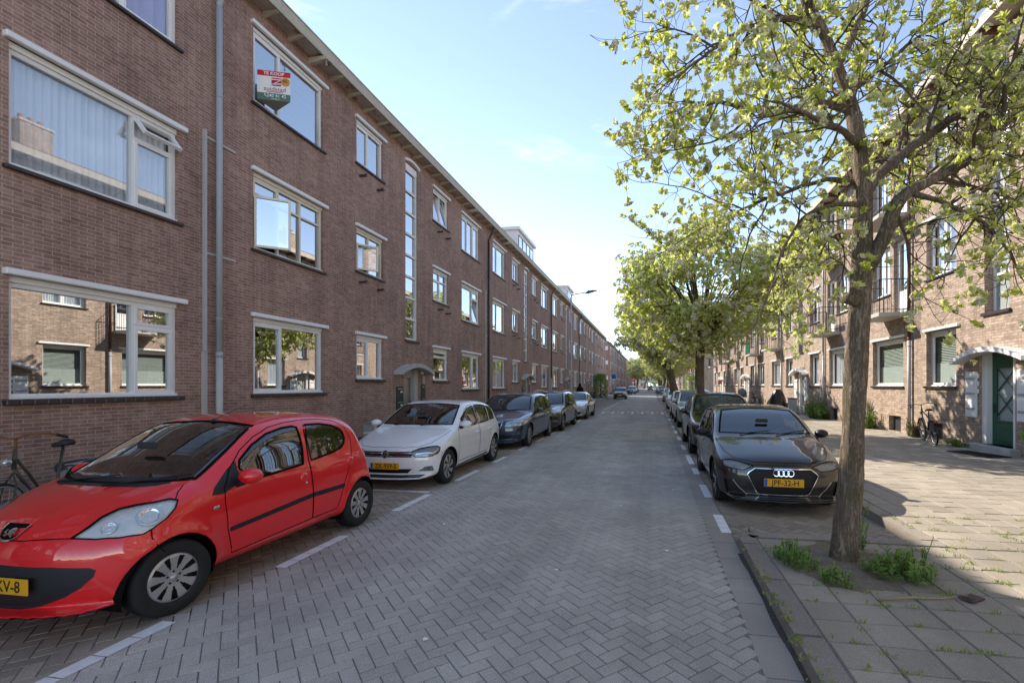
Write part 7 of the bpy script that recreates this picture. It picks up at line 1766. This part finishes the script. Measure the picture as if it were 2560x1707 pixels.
def hedge(x, y, sx, sy, h, label, seed, name='hedge'):
    o = empty(name, (x, y, PZ), 0, label, 'hedge'); lv = Leaves(); rs = random.Random(seed)
    for i in range(1500):
        u, v, w = rs.uniform(-1, 1), rs.uniform(-1, 1), rs.random(); k = 1 - .25 * w * w; p = Vector((u * sx * k, v * sy * k, w * h)); 
        if max(abs(u), abs(v), w) < .72: continue
        lv.cluster(p, rvec(rs), 4, .16, rs.uniform(.1, .8), False, .3)
    lv.build('leaves', [M['hedge'], M['bloom']], o); s = MB(); s.tube([(0, 0, 0), (0, 0, h * .8)], .08, 6); s.build('stem', M['twig'], o)
hedge(-6.7, 62, .8, 2.8, 3.1, 'tall dark green hedge at the end of the shaded terrace', 3); hedge(6.9, 84.5, 1.4, 1.6, 3.4, 'leafy hedge at the corner beyond the sunny terrace', 4)
hedge(1.2, 236, 2.6, 2, 3.4, 'round clipped bush left of the far road end', 5, 'clipped_bush'); hedge(8.0, 236, 3.2, 2, 3.4, 'round clipped bush right of the far road end', 6, 'clipped_bush')
M['dry_wood'] = mat('dry_wood', (0.42, 0.31, 0.19), 0.9, 0.1)
# fallen stick and broken tile by the pit
s = MB(); s.tube([(0, 0, .012), (.25, .06, .02), (.5, .10, .012), (.72, .16, .03)], [.009, .008, .006, .003], 6); tag(s.build('stick', M['dry_wood'], None, (1.72, 3.98, PZ)), 'thin dry stick lying across the front of the tree pit', 'stick')
s = MB(); s.bbox(-.09, .09, -.05, .05, 0, .02, .004); tag(s.build('broken_tile', M['brick_dark'], None, (2.45, 4.12, PZ + .004), (0, R(5), R(35))), 'broken dark tile lying on the slabs right of the pit', 'tile')
# low bollards at the far end of the shaded terrace
bl = MB(); bl.tube([(0, 0, 0), (0, 0, .78)], .05, 10); bl.lathe([(.05, .78), (.055, .80), (.03, .85), (.001, .86)], (0, 0, 0), 'z', 12); bme = bl.mesh('bollard', M['zinc_d'])
for i in range(6):
    tag(link('bollard', bme, None, (-6.95, 50 + 1.5 * i, PZ)), 'low dark bollard in the row along the shaded wall', 'bollard', 'bollards along the shaded wall')
for i in range(9):
    tag(link('bollard', bme, None, (7.7, 47 + 1.6 * i, PZ)), 'low dark bollard in the row along the sunny wall', 'bollard', 'bollards along the sunny wall')

rs_ = random.Random(8)
for (x, y) in ((-1.55, 3.05), (-.9, 4.4), (.15, 5.1), (-.45, 6.9), (.35, 8.1), (-2.6, 5.6), (-4.3, 6.3)):
    mb = MB(); pts = [(rs_.uniform(.012, .03) * math.cos(a), rs_.uniform(.012, .03) * math.sin(a), rs_.uniform(.003, .012)) for a in [i * 1.05 for i in range(6)]]; mb.add(pts, [(0, 1, 2), (0, 2, 3), (0, 3, 4), (0, 4, 5)])
    o = mb.build('paper_scrap', M['white'], None, (x, y, .004)); m_ = o.modifiers.new('thick', 'SOLIDIFY'); m_.thickness = .002; tag(o, 'small white paper scrap lying on the road pavers', 'paper scrap', 'paper scraps on the road')
